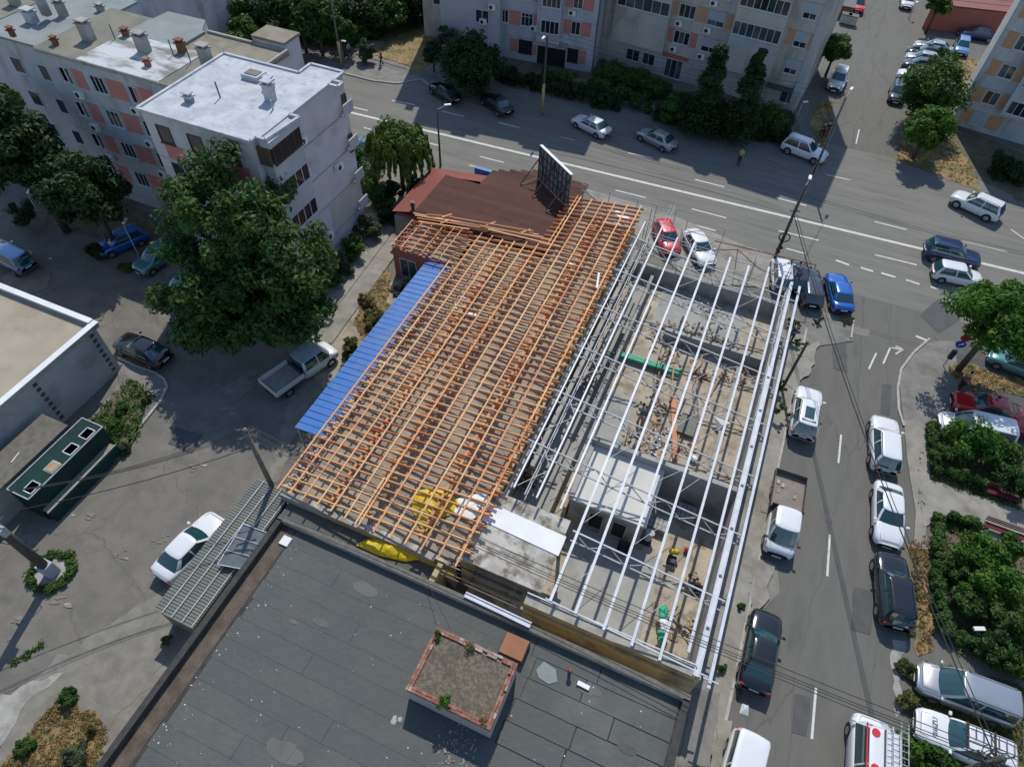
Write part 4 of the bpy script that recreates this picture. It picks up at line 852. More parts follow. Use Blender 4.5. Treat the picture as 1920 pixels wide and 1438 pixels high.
# trusses
for k, y in enumerate((12.75, 16.8, 20.9, 25.0, 29.1, 33.2, 37.3, 41.4)):
    xa = -6.9 if k > 1 else -2.6; xb = 5.9; dy = .22
    tr = MB(); c0 = lambda x: zs(x)-.03; c1 = lambda x: zs(x)-.75
    if k == 0: c1 = lambda x: zs(x)-.5
    tr.beam((xa, y, c0(xa)), (xb, y, c0(xb)), .075, .075); tr.build('truss_top_chord', steel_g if k > 1 else steel_w, sb)
    if k: MB().beam((xa, y-dy, c1(xa)), (xb, y-dy, c1(xb)), .07, .07).build('truss_bottom_chord', steel_g, sb)
    x = xa; i = 0; wm = MB()
    while x < xb-.2 and k:
        x2 = min(x+1.05, xb); a, b = (y, c0(x)), (y-dy, c1(x2))
        if i % 2: a, b = (y-dy, c1(x)), (y, c0(x2))
        wm.beam((x, *a), (x2, *b), .048, .048); x = x2; i += 1
    if k: wm.build('truss_web', steel_g, sb)
    if k in (3, 5):
        for xx in (-1.7, 1.2):
            col = MB()
            for ax in (-.14, .14):
                for ay in (-.14, .14): col.beam((xx+ax, y+ay, .14), (xx+ax, y+ay, c1(xx)), .03, .03)
            for j in range(9):
                z0 = .2+j*.38; s_ = 1 if j % 2 else -1
                col.beam((xx-.14*s_, y-.14, z0), (xx+.14*s_, y-.14, z0+.38), .02, .02); col.beam((xx+.14, y-.14*s_, z0), (xx+.14, y+.14*s_, z0+.38), .02, .02)
            col.build('lattice_column', steel_d, sb)
for (xx, ya, yb_) in ((-5.75, 17.6, 43.3), (5.3, 13, 43.2)):      # lattice girders along both sides
    lw = MB(); y = ya; i = 0; zt, zb_ = (4.85, 4.15) if xx < 0 else (3.55, 2.95)
    MB().beam((xx, ya, zt), (xx, yb_, zt), .05, .05).build('girder_chord', steel_g, sb); MB().beam((xx, ya, zb_), (xx, yb_, zb_), .05, .05).build('girder_chord', steel_g, sb)
    while y < yb_-.3:
        y2 = min(y+.7, yb_); lw.beam((xx, y, zt if i % 2 else zb_), (xx, y2, zb_ if i % 2 else zt), .03, .03); y = y2; i += 1
    lw.build('girder_web', steel_g, sb)
for i in range(7):
    for x1, x2 in ((-2.32, -.97), (.56, 2.05), (2.05, 3.5)):
        if random.random() < .75: y = 13.2+i*4.1+random.uniform(0, .6); MB().beam((x1, y, zs(x1)-.03), (x2, y+random.uniform(1.6, 2.6), zs(x2)-.05), .025, .025).build('bracing', steel_g, sb)
for k in range(9):
    x = random.uniform(-1.8, 3); y = random.uniform(25.5, 36); MB().beam((x, y, .25), (x+random.uniform(-.6, .6), y+random.uniform(1.4, 3.2), .3+random.random()*.5), .12, .04).build('loose_plank', random.choice((wood_raw, conc, wood_raw)), sb)
# horizontal bracing in the ridge bay
for i in range(6):
    y = 17.8+i*4.1; MB().beam((-6.4, y, zs(-6.4)-.1), (-5.05, y+1.9, zs(-5)-.1), .03, .03).beam((-5.05, y+1.9, zs(-5)-.1), (-6.4, y+3.8, zs(-6.4)-.1), .03, .03).build('bracing', steel_g, sb)
# site clutter, each its own thing
def junk(name, label, cat, build, **kw): mb = MB(); m = build(mb); return mb.build(name, m, label=label, cat=cat, **kw)
MBx = lambda p, q, w, h: MB().beam(p, q, w, h)
a, b = Vector(G(1262, 742, .35)), Vector(G(1266, 862, .3))
MB().beam(a, b, .34, .12).build('board', wood_red, label='long orange board leaning across the rubble floor of the site', cat='board')
def rolls():
    a, b = Vector(G(1148, 662, .5)), Vector(G(1275, 702, .5)); t = thing('mesh_rolls', 'bundle of green plastic mesh rolls on the site floor', 'mesh rolls', tuple((a+b)/2*1)); d = (b-a); n_ = Vector((-d.y, d.x, 0)).normalized()
    for i in range(3): MB().tube(a+n_*.16*i+d*.06*i, b+n_*.16*i-d*.2*(i % 2), .11, n=10).build('roll', plastic_g, t)
rolls()
st = G(1289, 795, .5); t = thing('corrugated_sheet_pallet', 'pale corrugated roofing sheets lying by the orange board', 'sheet stack', (st[0], st[1], .14)); 
mb = MB()
for i in range(12): mb.box(st[0]-.55+i*.095, st[0]-.55+i*.095+.05, st[1]-.85, st[1]+.85, .45, .5+.02*(i % 2))
mb.box(st[0]-.55, st[0]+.6, st[1]-.85, st[1]+.85, .42, .46); mb.build('sheet', shed_m, t); mb = MB()
for yy in (-.7, 0, .7): mb.box(st[0]-.5, st[0]+.55, st[1]+yy-.05, st[1]+yy+.05, .15, .42)
mb.build('pallet', wood_raw, t)
g = G(1348, 800, .2); mb = MB(); mb.add([(g[0]-.6, g[1]+.2, .9), (g[0]+.1, g[1]-.25, .75), (g[0]+.65, g[1]+.1, .85), (g[0]+.05, g[1]-.6, .3), (g[0]-.1, g[1]+.05, .2)], [(0, 1, 2), (0, 3, 1), (1, 3, 2), (0, 4, 3), (2, 3, 4)]); mb.build('rubble_bag', foil, label='torn white rubble bag between the steel purlins', cat='bag')
g = G(1301, 861, .3); MB().sphere((g[0], g[1], .35), .28, 10, 7, sq=.7).build('cement_bag', foil, label='round white sack on the rubble by the grey inner wall', cat='sack')
for i, (px, py) in enumerate(((1284, 965), (1232, 985))):
    g = G(px, py, .2); c = thing('block_pallet', ('stack of grey blocks in the shaded room corner, farther one' if i == 0 else 'stack of grey blocks in the shaded room, nearer the pale roof'), 'pallet', (g[0], g[1], .14))
    for j in range(3):
        for k in range(4):
            for l in range(2): MB().box(g[0]-.55+k*.28, g[0]-.55+k*.28+.25, g[1]-.5+j*.34, g[1]-.5+j*.34+.31, .26+l*.22, .26+l*.22+.2).build('block', grey_wall, c)
    MB().box(g[0]-.6, g[0]+.6, g[1]-.55, g[1]+.55, .15, .25).build('pallet_base', wood_raw, c)
# generator / compactor with yellow top
g = G(1258, 1050, .3); t = thing('plate_compactor', 'yellow and black plate compactor on the pale screed floor', 'compactor', (g[0], g[1], .155))
MB().box(g[0]-.25, g[0]+.28, g[1]-.3, g[1]+.2, .3, .6).build('engine', trim, t, bevel=.04); MB().sphere((g[0]-.12, g[1]+.3, .78), .19, 9, 6).sphere((g[0]+.12, g[1]+.38, .8), .2, 9, 6).build('tank', yellow_foil, t, smooth=True); MB().box(g[0]-.35, g[0]+.38, g[1]-.42, g[1]-.3, .16, .24).box(g[0]-.3, g[0]+.33, g[1]-.35, g[1]+.4, .16, .22).build('plate', steel_g, t)
g = G(1212, 1012, .3); t = thing('cement_mixer', 'small grey cement mixer standing in shade near the two doorways', 'cement mixer', (g[0], g[1], .155)); MB().tube((g[0], g[1], .45), (g[0]+.05, g[1]+.2, 1.0), .22, .3, 12).build('drum', steel_g, t); MB().box(g[0]-.3, g[0]+.3, g[1]-.3, g[1]+.1, .16, .4).build('stand', trim, t)
g = G(1165, 1032, .3); t = thing('wheelbarrow', 'dark wheelbarrow parked in front of the doorways', 'wheelbarrow', (g[0], g[1], .155)); MB().add([(g[0]-.3, g[1]-.45, .7), (g[0]+.35, g[1]-.45, .7), (g[0]+.35, g[1]+.5, .7), (g[0]-.3, g[1]+.5, .7), (g[0]-.15, g[1]-.25, .4), (g[0]+.2, g[1]-.25, .4), (g[0]+.2, g[1]+.25, .4), (g[0]-.15, g[1]+.25, .4)], [(0, 1, 5, 4), (1, 2, 6, 5), (2, 3, 7, 6), (3, 0, 4, 7), (4, 5, 6, 7)]).build('tray', trim, t); MB().tube((g[0]-.03, g[1]+.5, .2), (g[0]+.05, g[1]+.5, .2), .2, n=12).build('wheel', tyre, t); MB().beam((g[0]-.2, g[1]-.9, .55), (g[0]-.1, g[1]+.5, .22), .04, .04).beam((g[0]+.25, g[1]-.9, .55), (g[0]+.12, g[1]+.5, .22), .04, .04).build('handle', wood_raw, t)
g = G(1287, 1031, .3); MB().sphere((g[0], g[1], .35), .16, 9, 6).tube((g[0], g[1], .16), (g[0], g[1], .4), .12, .17, 10).build('bucket', paint('red', (.45, .03, .03)), label='small red bucket on the screed floor', cat='bucket')
def pile(name, label, px, py, z, n, s, mats, cat, spread=1., kind=None):
    """a heap of separate scraps, all under one thing"""
    g = G(px, py, z); t = thing(name, label, cat, (g[0], g[1], z)); ms = []
    for m in mats:
        for k in (1.2, 2, 3.4): q = MB(); q.box(-s*k*.4, s*k*.4, -s*.38, s*.38, -s*.16, s*.16); ms.append(meshof(q, 'scrap', m))
    for i in range(n):
        r, a = spread*random.random()**.6, random.random()*6.28; h = max(0, (1-r/spread))*s*2.2*random.random()
        piece('scrap', random.choice(ms), t, (g[0]+r*math.cos(a), g[1]+r*math.sin(a), z+s*.1+h), (random.uniform(-.4, .4), random.uniform(-.4, .4), random.random()*3.1))
pile('timber_offcuts', 'heap of timber offcuts by the yellow legged trestle', 1290, 850, .15, 26, .16, [wood_raw, wood, rust], 'scrap heap', .9)
pile('rubble', 'pale rubble scattered between the orange board and the room roof', 1240, 830, .15, 60, .15, [conc, wood_raw, foil, brick_pale], 'rubble', 1.4)
pile('rubble', 'thin scatter of offcuts along the middle of the upper site floor', 1340, 640, .15, 70, .15, [wood_raw, conc, rust, steel_d], 'rubble', 2.2)
pile('brick_rubble', 'long heap of broken bricks beside the right wall of the site', 1385, 700, .15, 110, .13, [brick, brick_pale, dirt], 'rubble', 1.6)
pile('brick_rubble', 'heap of reddish bricks under the third truss bay', 1310, 705, .15, 30, .12, [brick], 'rubble', .7)
pile('timber_planks', 'scattered old planks on the dusty floor below the upper trusses', 1270, 640, .15, 110, .2, [wood_raw, conc, wood_raw], 'planks', 2.4)
pile('timber_planks', 'planks and battens strewn left of the pale corrugated sheets', 1225, 770, .15, 34, .2, [wood_raw, rust, dirt], 'planks', 1.3)
pile('rubble', 'rubble and blocks along the inner grey wall edge', 1195, 835, .15, 36, .16, [brick_pale, conc, wood_raw], 'rubble', 1.2)
pile('rubble', 'grey rubble between steel frame and timber roof near the canopy', 985, 890, .15, 50, .2, [conc, steel_d, wood_raw, foil], 'rubble', 1.2)
pile('rubble', 'broken sandy floor pieces at the lower right corner of the site', 1275, 1170, .15, 40, .18, [dirt, wood_raw, conc], 'rubble', 1.1)
pile('rubble', 'dark scrap against the right wall opposite the compactor', 1300, 1095, .15, 24, .2, [steel_d, trim, wood_raw], 'rubble', .7)
pile('rubble', 'pale rubble at the upper end of the site under the first truss', 1330, 560, .15, 110, .17, [conc, brick_pale, dirt, grey_wall], 'rubble', 2.4)
pile('rubble', 'scrap strip in the slot beside the timber roof', 1090, 700, .6, 60, .2, [steel_d, conc, wood_raw], 'rubble', 1.2)
pile('rubble', 'loose bricks by the partition wall under the steel frame', 1070, 960, .15, 24, .14, [brick_pale, brick, conc], 'rubble', .6)
pile('rubble', 'dark rubbish in the corner below the salmon wall', 760, 545, .05, 60, .22, [trim, steel_d, wood_raw], 'rubbish', 1.2)
for k, (px, py, z, m_) in enumerate(((1243, 1150, .9, plastic_g), (1246, 1175, .9, foil), (1242, 1195, .8, plastic_g))):
    P = [(px-9, py-14), (px+4, py-16), (px+10, py), (px+5, py+14), (px-8, py+10)]
    tarp('hanging_net' if m_ is plastic_g else 'plastic_sheet', ('green netting scrap draped at the lower site corner, upper piece', 'white plastic scrap between two green nettings', 'green netting scrap draped at the lower site corner, lower piece')[k], P, z, .25, m_, 20+k, cat='netting' if m_ is plastic_g else 'plastic sheet')
# scaffolding in front of the upper end
sc_ = thing('scaffolding', 'thin dark scaffold of tubes over the parked red and white cars', 'scaffolding', (-1, 46.5, 0), group='scaffolds at the road end')
for x in (-6.5, -3.5, -.5, 2.5, 5.2):
    for y in (44.6, 46.2): MB().tube((x, y, 0), (x, y, 4.6 if x < 0 else 3.6), .03).build('standard', steel_g, sc_)
for z in (2.0, 3.5):
    for y in (44.6, 46.2): MB().tube((-6.6, y, z), (5.3, y, z-.1), .03).build('ledger', steel_g, sc_)
for x in (-6.5, -3.5, -.5, 2.5, 5.2): MB().tube((x, 44.5, 3.4), (x, 46.3, 3.4), .03).build('transom', steel_g, sc_)
for x in (-3.5, 2.5): MB().tube((x, 46.2, .2), (x+2.7, 46.2, 3.4), .025).build('diagonal_brace', steel_g, sc_)
g1 = [G(1330, 470, 3.6), G(1383, 468, 3.6), G(1425, 505, 3.6), G(1450, 515, 3.6), G(1470, 530, 3.2)]
fr = thing('rebar_frame', 'bent rusty reinforcement bar frame sticking up above the white cars', 'rebar frame', tuple(g1[1][:2])+(0,))
for a, b in zip(g1, g1[1:]): MB().tube(a, b, .035).build('bar', rust, fr)
MB().tube(G(1340, 452, 3.6), G(1530, 497, 3.6), .04).build('bar', rust, fr); MB().tube(g1[1], G(1378, 505, .2), .03).build('bar', rust, fr); MB().tube(G(1530, 497, 3.6), G(1527, 505, 2.4), .03).build('bar', rust, fr)
ra = thing('roof_edge_railing', 'thin grey guard railing along the road end of the timber roof', 'railing', (-9, 46.6, 0))
for x in (-12.6, -10.2, -7.8, -6.2, -4.6): MB().tube((x, 46.5, 0), (x, 46.5, 4.9), .028).build('post', steel_g, ra)
for z in (4.85, 4.3): MB().tube((-12.6, 46.5, z), (-4.6, 46.5, z), .025).build('rail', steel_g, ra)
for p in (-5.2, -4.9): MB().tube((p, 45.2, 4.3), (p, 47.4, 4.6), .03).build('rail', steel_g, ra)

# ---------------------------------------------------------------- the alley behind the grey roof
al = thing('lower_annexe', 'low dark flat roof annexe in the gap before the timber roof', 'annexe', (-13, 12, 0))
MB().box(-18.4, -8.8, 11.15, 12.78, 0, 2.3).build('wall', grey_wall, al); MB().box(-18.4, -8.8, 11.12, 12.79, 2.3, 2.42).build('roof', felt, al); MB().box(-13.4, -8.8, 11.9, 11.96, 2.42, 2.46).build('roof_seam', conc, al)
MB().box(-8.7, -3.7, 11.2, 11.4, 0, 2.2).build('wall', foil, al); MB().box(-8.75, -8.45, 11.5, 12.9, 0, 2.9).build('wall', beige_wall, al)
for i in range(6): MB().beam((-8.3, 12.3+.2*i, 3.1), (-3.9, 12.3+.2*i, 3.0), .05, .08).build('old_batten', wood_raw if i % 2 else steel_d, al)
MB().beam((-8.3, 11.7, 1.2), (-4, 11.6, 1.1), .2, .25).build('rusty_beam', rust, al)

# ---------------------------------------------------------------- big grey felt roof in the foreground
ZG = 4.5
gr = thing('flat_roof_building', 'building with a large grey roofing felt flat roof in the foreground', 'building', (-6, 2, 0))
MB().box(-16.9, 4.95, -14, 10.85, 0, ZG-.12).build('wall', beige_wall, gr)
MB().box(-16.85, 4.9, -14, 10.8, ZG-.119, ZG-.03).build('roof_base', felt_edge, gr)
for x0, x1, y0, y1 in ((-17.05, 5.1, 10.85, 11.1), (4.9, 5.1, -14, 10.85), (-17.05, -16.85, -14, 10.85)): MB().box(x0, x1, y0, y1, ZG-.3, ZG+.38).build('parapet', felt_edge if x1 < 5 else conc, gr); MB().box(x0-.05, x1+.05, y0-.03, y1+.03, ZG+.382, ZG+.42).build('coping', pole_c if x1-x0 > 5 else felt_edge, gr)
MB().box(-16.84, -16.0, -14, 10.8, ZG-.028, ZG-.01).build('gutter_strip', brown_dirt, gr)
y = -13.5
while y < 10.4:
    h_ = 1.02; x = -15.98+random.uniform(-.0, .25)
    cuts = [x, -2.0+random.uniform(-.5, .2)] if random.random() < .7 else [x, random.uniform(-13, -7), -2.0+random.uniform(-.2, .2)]
    if y > 1 or random.random() < .4: cuts += [random.uniform(.3, 2.5)]
    cuts.append(4.82)
    for a, b in zip(cuts, cuts[1:]):
        gap = random.uniform(.015, .045) if a > -3 else .008; zt = ZG+random.uniform(0, .012); MB().add([(a+gap, y+gap*.6, ZG-.02), (b-gap, y+gap*.6, ZG-.02), (b-gap, y+h_-gap*.6, ZG-.02), (a+gap, y+h_-gap*.6, ZG-.02), (a+gap, y+gap*.6, zt), (b-gap, y+gap*.6, zt), (b-gap, y+h_-gap*.6, zt+.006), (a+gap, y+h_-gap*.6, zt+.006)], [(4, 5, 6, 7), (0, 1, 5, 4), (1, 2, 6, 5), (2, 3, 7, 6), (3, 0, 4, 7)]).build('felt_strip', felt, gr)
    y += h_
MB().prism([G(x, y, ZG)[:2] for x, y in ((1005, 1255), (1020, 1240), (1042, 1255), (1045, 1278), (1028, 1282), (1010, 1270))], ZG, ZG+.03).build('felt_patch', greyblue_roof, gr)
for k in range(13):       # patches and tar smears on the felt
    x, y, r = random.uniform(-15, 4), random.uniform(-1, 10), random.uniform(.15, .6); MB().prism(ragged([(x+r*math.cos(a)*1.6, y+r*math.sin(a)*.7) for a in np.linspace(0, 5.5, 8)], .15, .2), ZG+.006, ZG+.019+.0004*k).build('felt_patch', random.choice((brown_dirt, asphalt_patch, asphalt_patch, asphalt)), gr)
for i in range(170):      # bird droppings, grit and flakes on the felt
    x, y = (random.uniform(-15.9, -14.9), random.uniform(0, 10)) if i < 60 else (random.uniform(-15, 4), random.uniform(-1.5, 10.3)); s = random.uniform(.015, .045)
    if i == 0: chip = MB().add([(-1, -.4, 0), (.2, -.9, 0), (1, .1, 0), (.1, .8, 0), (-.1, 0, .5)], [(0, 1, 4), (1, 2, 4), (2, 3, 4), (3, 0, 4)]); cmh = [meshof(chip, 'debris_chip', foil), meshof(chip, 'debris_chip', conc)]
    o = piece('debris_chip', random.choice(cmh), gr, (x, y, ZG+.018), (0, 0, random.random()*6)); o.scale = (s, s, s*.6)
for px, py in ((740, 1345), (738, 1352), (750, 1348)): g = G(px, py, ZG); MB().sphere((g[0], g[1], ZG), random.uniform(.1, .18), 8, 4, sq=.2).build('bitumen_patch', conc, gr)
g = G(536, 1015, ZG); MB().box(g[0]-.25, g[0]+.25, g[1]-.25, g[1]+.25, ZG, ZG+.1).build('loose_block', foil, gr)
a, b = G(1083, 1279, ZG+.1), G(1105, 1290, ZG+.1); MB().beam(a, b, .2, .08).build('foam_board', foil, label='short white foam board lying on the grey felt roof', cat='board')
a, b = G(872, 1114, ZG+.5), G(995, 1172, ZG+.5); MB().beam(a, b, .3, .06).beam(Vector(a)+Vector((0, .08, .06)), Vector(b)+Vector((0, .08, .06)), .04, .06).build('white_gutter', steel_w, label='length of white gutter resting on the roof parapet', cat='gutter')
g = G(1067, 1262, ZG); t = thing('vent_pipe', 'rusty vent pipe with a cap on the grey felt roof', 'vent pipe', (g[0], g[1], ZG)); MB().tube((g[0], g[1], ZG), (g[0], g[1], ZG+.55), .08).build('pipe', steel_d, t); MB().tube((g[0], g[1], ZG+.5), (g[0], g[1], ZG+.62), .13, .1).build('cap', rust, t)
# hatch
hp = [G(x, y, ZG+.55) for x, y in ((947, 1184), (992, 1206), (980, 1237), (938, 1216))]; hc = np.mean(hp, 0); t = thing('roof_hatch', 'rust brown roof hatch box on black base beside the brick planter', 'hatch', (hc[0], hc[1], ZG))
MB().box(hc[0]-.62, hc[0]+.62, hc[1]-.55, hc[1]+.55, ZG, ZG+.4).build('base', felt_edge, t); MB().box(hc[0]-.58, hc[0]+.58, hc[1]-.5, hc[1]+.5, ZG+.41, ZG+.5).build('lid', mat('rust_brown_lid', (.33, .15, .08), (.28, .12, .065), sc=1.5), t, bevel=.02)
# brick planter
ZP = 6.1; tp = [G(x, y, ZP) for x, y in ((817, 1177), (978, 1240), (915, 1368), (760, 1290))]
x0, x1 = (tp[0][0]+tp[3][0])/2, (tp[1][0]+tp[2][0])/2; y0, y1 = (tp[2][1]+tp[3][1])/2, (tp[0][1]+tp[1][1])/2
pl = thing('brick_shaft', 'large square brick rimmed shaft filled with gravel and weeds on the grey roof', 'planter', ((x0+x1)/2, (y0+y1)/2, ZG))
MB().box(x0+.02, x1-.02, y0+.02, y1-.02, ZG-.02, ZP-.35).build('wall', render_w, pl); MB().box(x0+.25, x1-.25, y0+.25, y1-.25, ZP-.349, ZP-.12).build('gravel_bed', gravel, pl)
bk = MB(); bk.box(-.115, .115, -.055, .055, 0, .1); bks = [meshof(bk, 'brick', m) for m in (brick, brick, brick, brick, brick_pale)]
for lay in range(3):
    for side_ in range(4):
        L = (x1-x0) if side_ % 2 == 0 else (y1-y0); n = int(L/.24)
        for i in range(n):
            for row in (0, 1):
                if lay == 2 and random.random() < .06: continue
                u = (i+.5+.5*(lay % 2))*.24; 
                if u > L-.1: continue
                o = .07+row*.125; j = random.uniform(-.008, .008)
                loc, rz = [((x0+u, y0+o+j), 0), ((x1-o+j, y0+u), math.pi/2), ((x0+u, y1-o+j), 0), ((x0+o+j, y0+u), math.pi/2)][side_]
                piece('brick', random.choice(bks if not (side_ == 2 and .5 < u/L < .8) else bks[4:]), pl, (*loc, ZP-.35+lay*.112), (random.uniform(-.02, .02), 0, rz+random.uniform(-.03, .03)))
pile('rubble', 'crumbled masonry on the roof in the shade of the brick shaft', 850, 1400, ZG, 90, .05, [conc, brick_pale, grey_wall], 'rubble', 1.0)
def weed(label, px, py, z, r, kind, name='weed', cat='weed', n=5, per=60, size=.07, group=None, sq=.8):
    g = G(px, py, z); rr = np.random.default_rng(int(px*3+py)); cs = [(g[0]+rr.normal()*r*.4, g[1]+rr.normal()*r*.4, z+r*.35+abs(rr.normal())*r*.2) for _ in range(n)]
    return leaves(name, cs, [r*.6]*n, per, size, LEAF[kind], label=label, cat=cat, sq=sq, group=group)
weed('green weed tuft at the front rim of the brick shaft', 834, 1318, ZP-.1, .28, 'fresh', per=90, size=.05)
weed('small yellow weed at the right corner of the brick shaft', 903, 1352, ZP-.1, .22, 'dryg', size=.04)
weed('low weeds along the back rim of the brick shaft', 880, 1215, ZP-.1, .3, 'weed', size=.04); weed('small weed at the left back corner of the brick shaft', 822, 1192, ZP-.1, .18, 'mid', size=.04)
# ---------------------------------------------------------------- vehicles
SX = [-.5, -.488, -.455, -.38, -.3, -.12, .1, .25, .36, .44, .484, .5]
SWf = [.74, .86, .94, .985, 1, 1, 1, 1, .98, .93, .83, .68]
SB = [.42, .3, .25, .22, .2, .2, .2, .2, .22, .25, .31, .42]
PROF = dict(
    sedan=dict(L=4.5, W=1.78, H=1.44, top=[.72, .88, .95, .97, .96, .93, .92, .9, .85, .79, .7, .6], g=(-.40, -.24, .06, .23), r=.31),
    hatch=dict(L=3.95, W=1.7, H=1.5, top=[.7, .84, .92, .95, .96, .94, .93, .92, .87, .81, .72, .6], g=(-.485, -.39, .08, .27), r=.3),
    wagon=dict(L=4.65, W=1.8, H=1.48, top=[.7, .86, .93, .96, .96, .94, .93, .91, .86, .8, .72, .6], g=(-.488, -.41, .05, .22), r=.31),
    suv=dict(L=4.55, W=1.86, H=1.7, top=[.8, .98, 1.06, 1.09, 1.08, 1.06, 1.05, 1.03, 1.0, .95, .86, .72], g=(-.487, -.41, .07, .23), r=.36),
    van=dict(L=4.7, W=1.85, H=1.78, top=[.8, .98, 1.06, 1.08, 1.07, 1.05, 1.03, 1.0, .95, .87, .77, .64], g=(-.49, -.45, .12, .31), r=.33),
    cab=dict(L=2.7, W=1.8, H=1.95, top=[.9, 1.05, 1.12, 1.15, 1.15, 1.13, 1.1, 1.08, 1.02, .95, .85, .7], g=(-.49, -.45, .1, .32), r=.34),
    dcab=dict(L=3.1, W=1.8, H=1.9, top=[.9, 1.02, 1.08, 1.1, 1.1, 1.08, 1.05, 1.03, 1.0, .95, .85, .7], g=(-.49, -.46, .12, .3), r=.34))
def shell(t, kind, pm, x0=0., sunroof=False, rails=False, roofm=None):
    P = PROF[kind]; L, Wd, Hh = P['L'], P['W']/2, P['H']; nS = len(SX); mb = MB(); prof = []
    for i in range(nS):
        w, tp, b = Wd*SWf[i], P['top'][i], SB[i]+(.06 if kind in ('suv', 'cab', 'dcab') else 0)
        half = [(0, tp+.03), (.5*w, tp+.022), (.8*w, tp-.005), (.93*w, tp-.06), (.985*w, tp-.16), (w, tp-.3), (w*.995, (tp+b)/2-.08), (.965*w, b+.07), (.86*w, b), (0, b)]
        prof.append([(x0+SX[i]*L, y, z) for y, z in half]+[(x0+SX[i]*L, -y, z) for y, z in half[-2:0:-1]])
    m = len(prof[0]); vs = [p for s in prof for p in s]; fs = []
    for i in range(nS-1):
        for j in range(m): k = (j+1) % m; fs.append((i*m+j, (i+1)*m+j, (i+1)*m+k, i*m+k)[::-1])
    fs.append(tuple(range(m))[::-1][::-1]); fs.append(tuple(range((nS-1)*m, nS*m))[::-1]); mb.add(vs, fs)
    body = mb.build('body', pm, t, smooth=True)
    # panel lines on bonnet and boot, door seams
    g = P['g']; xr0, xr1, xf1, xf0 = [x0+a*L for a in g]; zb = .95*P['top'][5]+.03; zr = Hh-.07; wb, wr = Wd*.9, Wd*.7
    if kind in ('cab', 'dcab', 'van'): wr = Wd*.8
    H_ = [(xf0+.12, 0, xf1+.07, 0, 'ws'), (xf0+.08, .5*wb, xf1+.05, .5*wr, 'ws'), (xf0-.03, .86*wb, xf1, .86*wr, 'pillar'), (xf0-.16, wb, xf1-.1, wr, 'side'), ((xf0+xr0)/2+.12, wb*1.01, (xf0+xr0)/2+.06, wr*1.01, 'pillar'), ((xf0+xr0)/2+.03, wb*1.01, (xf0+xr0)/2-.03, wr*1.01, 'side2'),
          (xr0+(.42 if kind == 'sedan' else .22)*1., wb, xr1+.16, wr, 'pillar'), (xr0+.03, .88*wb, xr1, .88*wr, 'rear'), (xr0-.03, .5*wb, xr1-.03, .5*wr, 'rear'), (xr0-.05, 0, xr1-.05, 0, None)]
    full = H_+[(a, -b, c_, -d_, H_[i-1][4]) for i, (a, b, c_, d_, e) in reversed(list(enumerate(H_))) if 0 < i < len(H_)-1]
    full[len(H_)-1] = (*full[len(H_)-1][:4], 'rear')
    N = len(full); sets = {}
    for i in range(N):
        a, b = full[i], full[(i+1) % N]; tag = a[4]; q = []
        for k in (0, .35, .7, 1.):
            bl = k; bul = .035*math.sin(math.pi*k)
            for e in (a, b):
                x = e[0]*(1-bl)+e[2]*bl; y = (e[1]*(1-bl)+e[3]*bl); y += math.copysign(bul, y) if abs(y) > .3 else 0
                zc = (P['top'][8] if (tag in ('ws',)) else P['top'][2] if tag == 'rear' and kind == 'sedan' else zb)-.04
                zbase = min(zb, zc) if tag in ('ws', 'rear') else zb-.05
                q.append((x, y, zbase*(1-k)+zr*k+.01*math.sin(math.pi*k)))
        key = {'side2': 'side'}.get(tag, tag)+('L' if (a[1]+b[1]) > 0 else 'R') if tag in ('side', 'side2') else tag
        sets.setdefault((tag, key) if tag in ('side', 'side2') else (tag, str(i)) if tag == 'pillar' else (tag, tag), MB()).add(q, [(0, 1, 3, 2), (2, 3, 5, 4), (4, 5, 7, 6)])
    for (tag, key), s in sets.items():
        nm = {'ws': 'windscreen', 'rear': 'rear_window', 'side': 'side_window', 'side2': 'side_window', 'pillar': 'pillar'}[tag]
        s.build(nm, pm if tag == 'pillar' else carglass, t, smooth=(tag in ('ws', 'rear')))
    rings = []; cx = (xf1+xr1)/2
    for s_, z in ((1.0, zr-.005), (1.012, zr+.012), (.93, zr+.045), (.6, zr+.065), (.01, zr+.07)): rings.append([(cx+(e[2]-cx)*s_, e[3]*s_, z) for e in full])
    vs = [p for r_ in rings for p in r_]; fs = [(j*N+i, j*N+(i+1) % N, (j+1)*N+(i+1) % N, (j+1)*N+i) for j in range(4) for i in range(N)]
    roof = MB().add(vs, fs).build('roof', roofm or pm, t, smooth=True)
    if sunroof: MB().add([(cx-.85, -.46, zr+.058), (cx+.75, -.46, zr+.058), (cx+.75, .46, zr+.058), (cx-.85, .46, zr+.058), (cx-.05, 0, zr+.082)], [(0, 1, 4), (1, 2, 4), (2, 3, 4), (3, 0, 4)]).build('glass_roof', carglass, roof)
    if rails:
        for s_ in (-1, 1): MB().chain([(xr1+.1, s_*wr*.93, zr+.04), (xr1+.25, s_*wr*.93, zr+.11), (xf1-.4, s_*wr*.93, zr+.11), (xf1-.2, s_*wr*.93, zr+.04)], .022).build('roof_rail', trim if rails is True else steel_w, t)
    # lights, bumpers, mirrors, plates, seams
    f_, r_ = x0+L*.5, x0-L*.5; tf, tr_ = P['top'][10], P['top'][1]
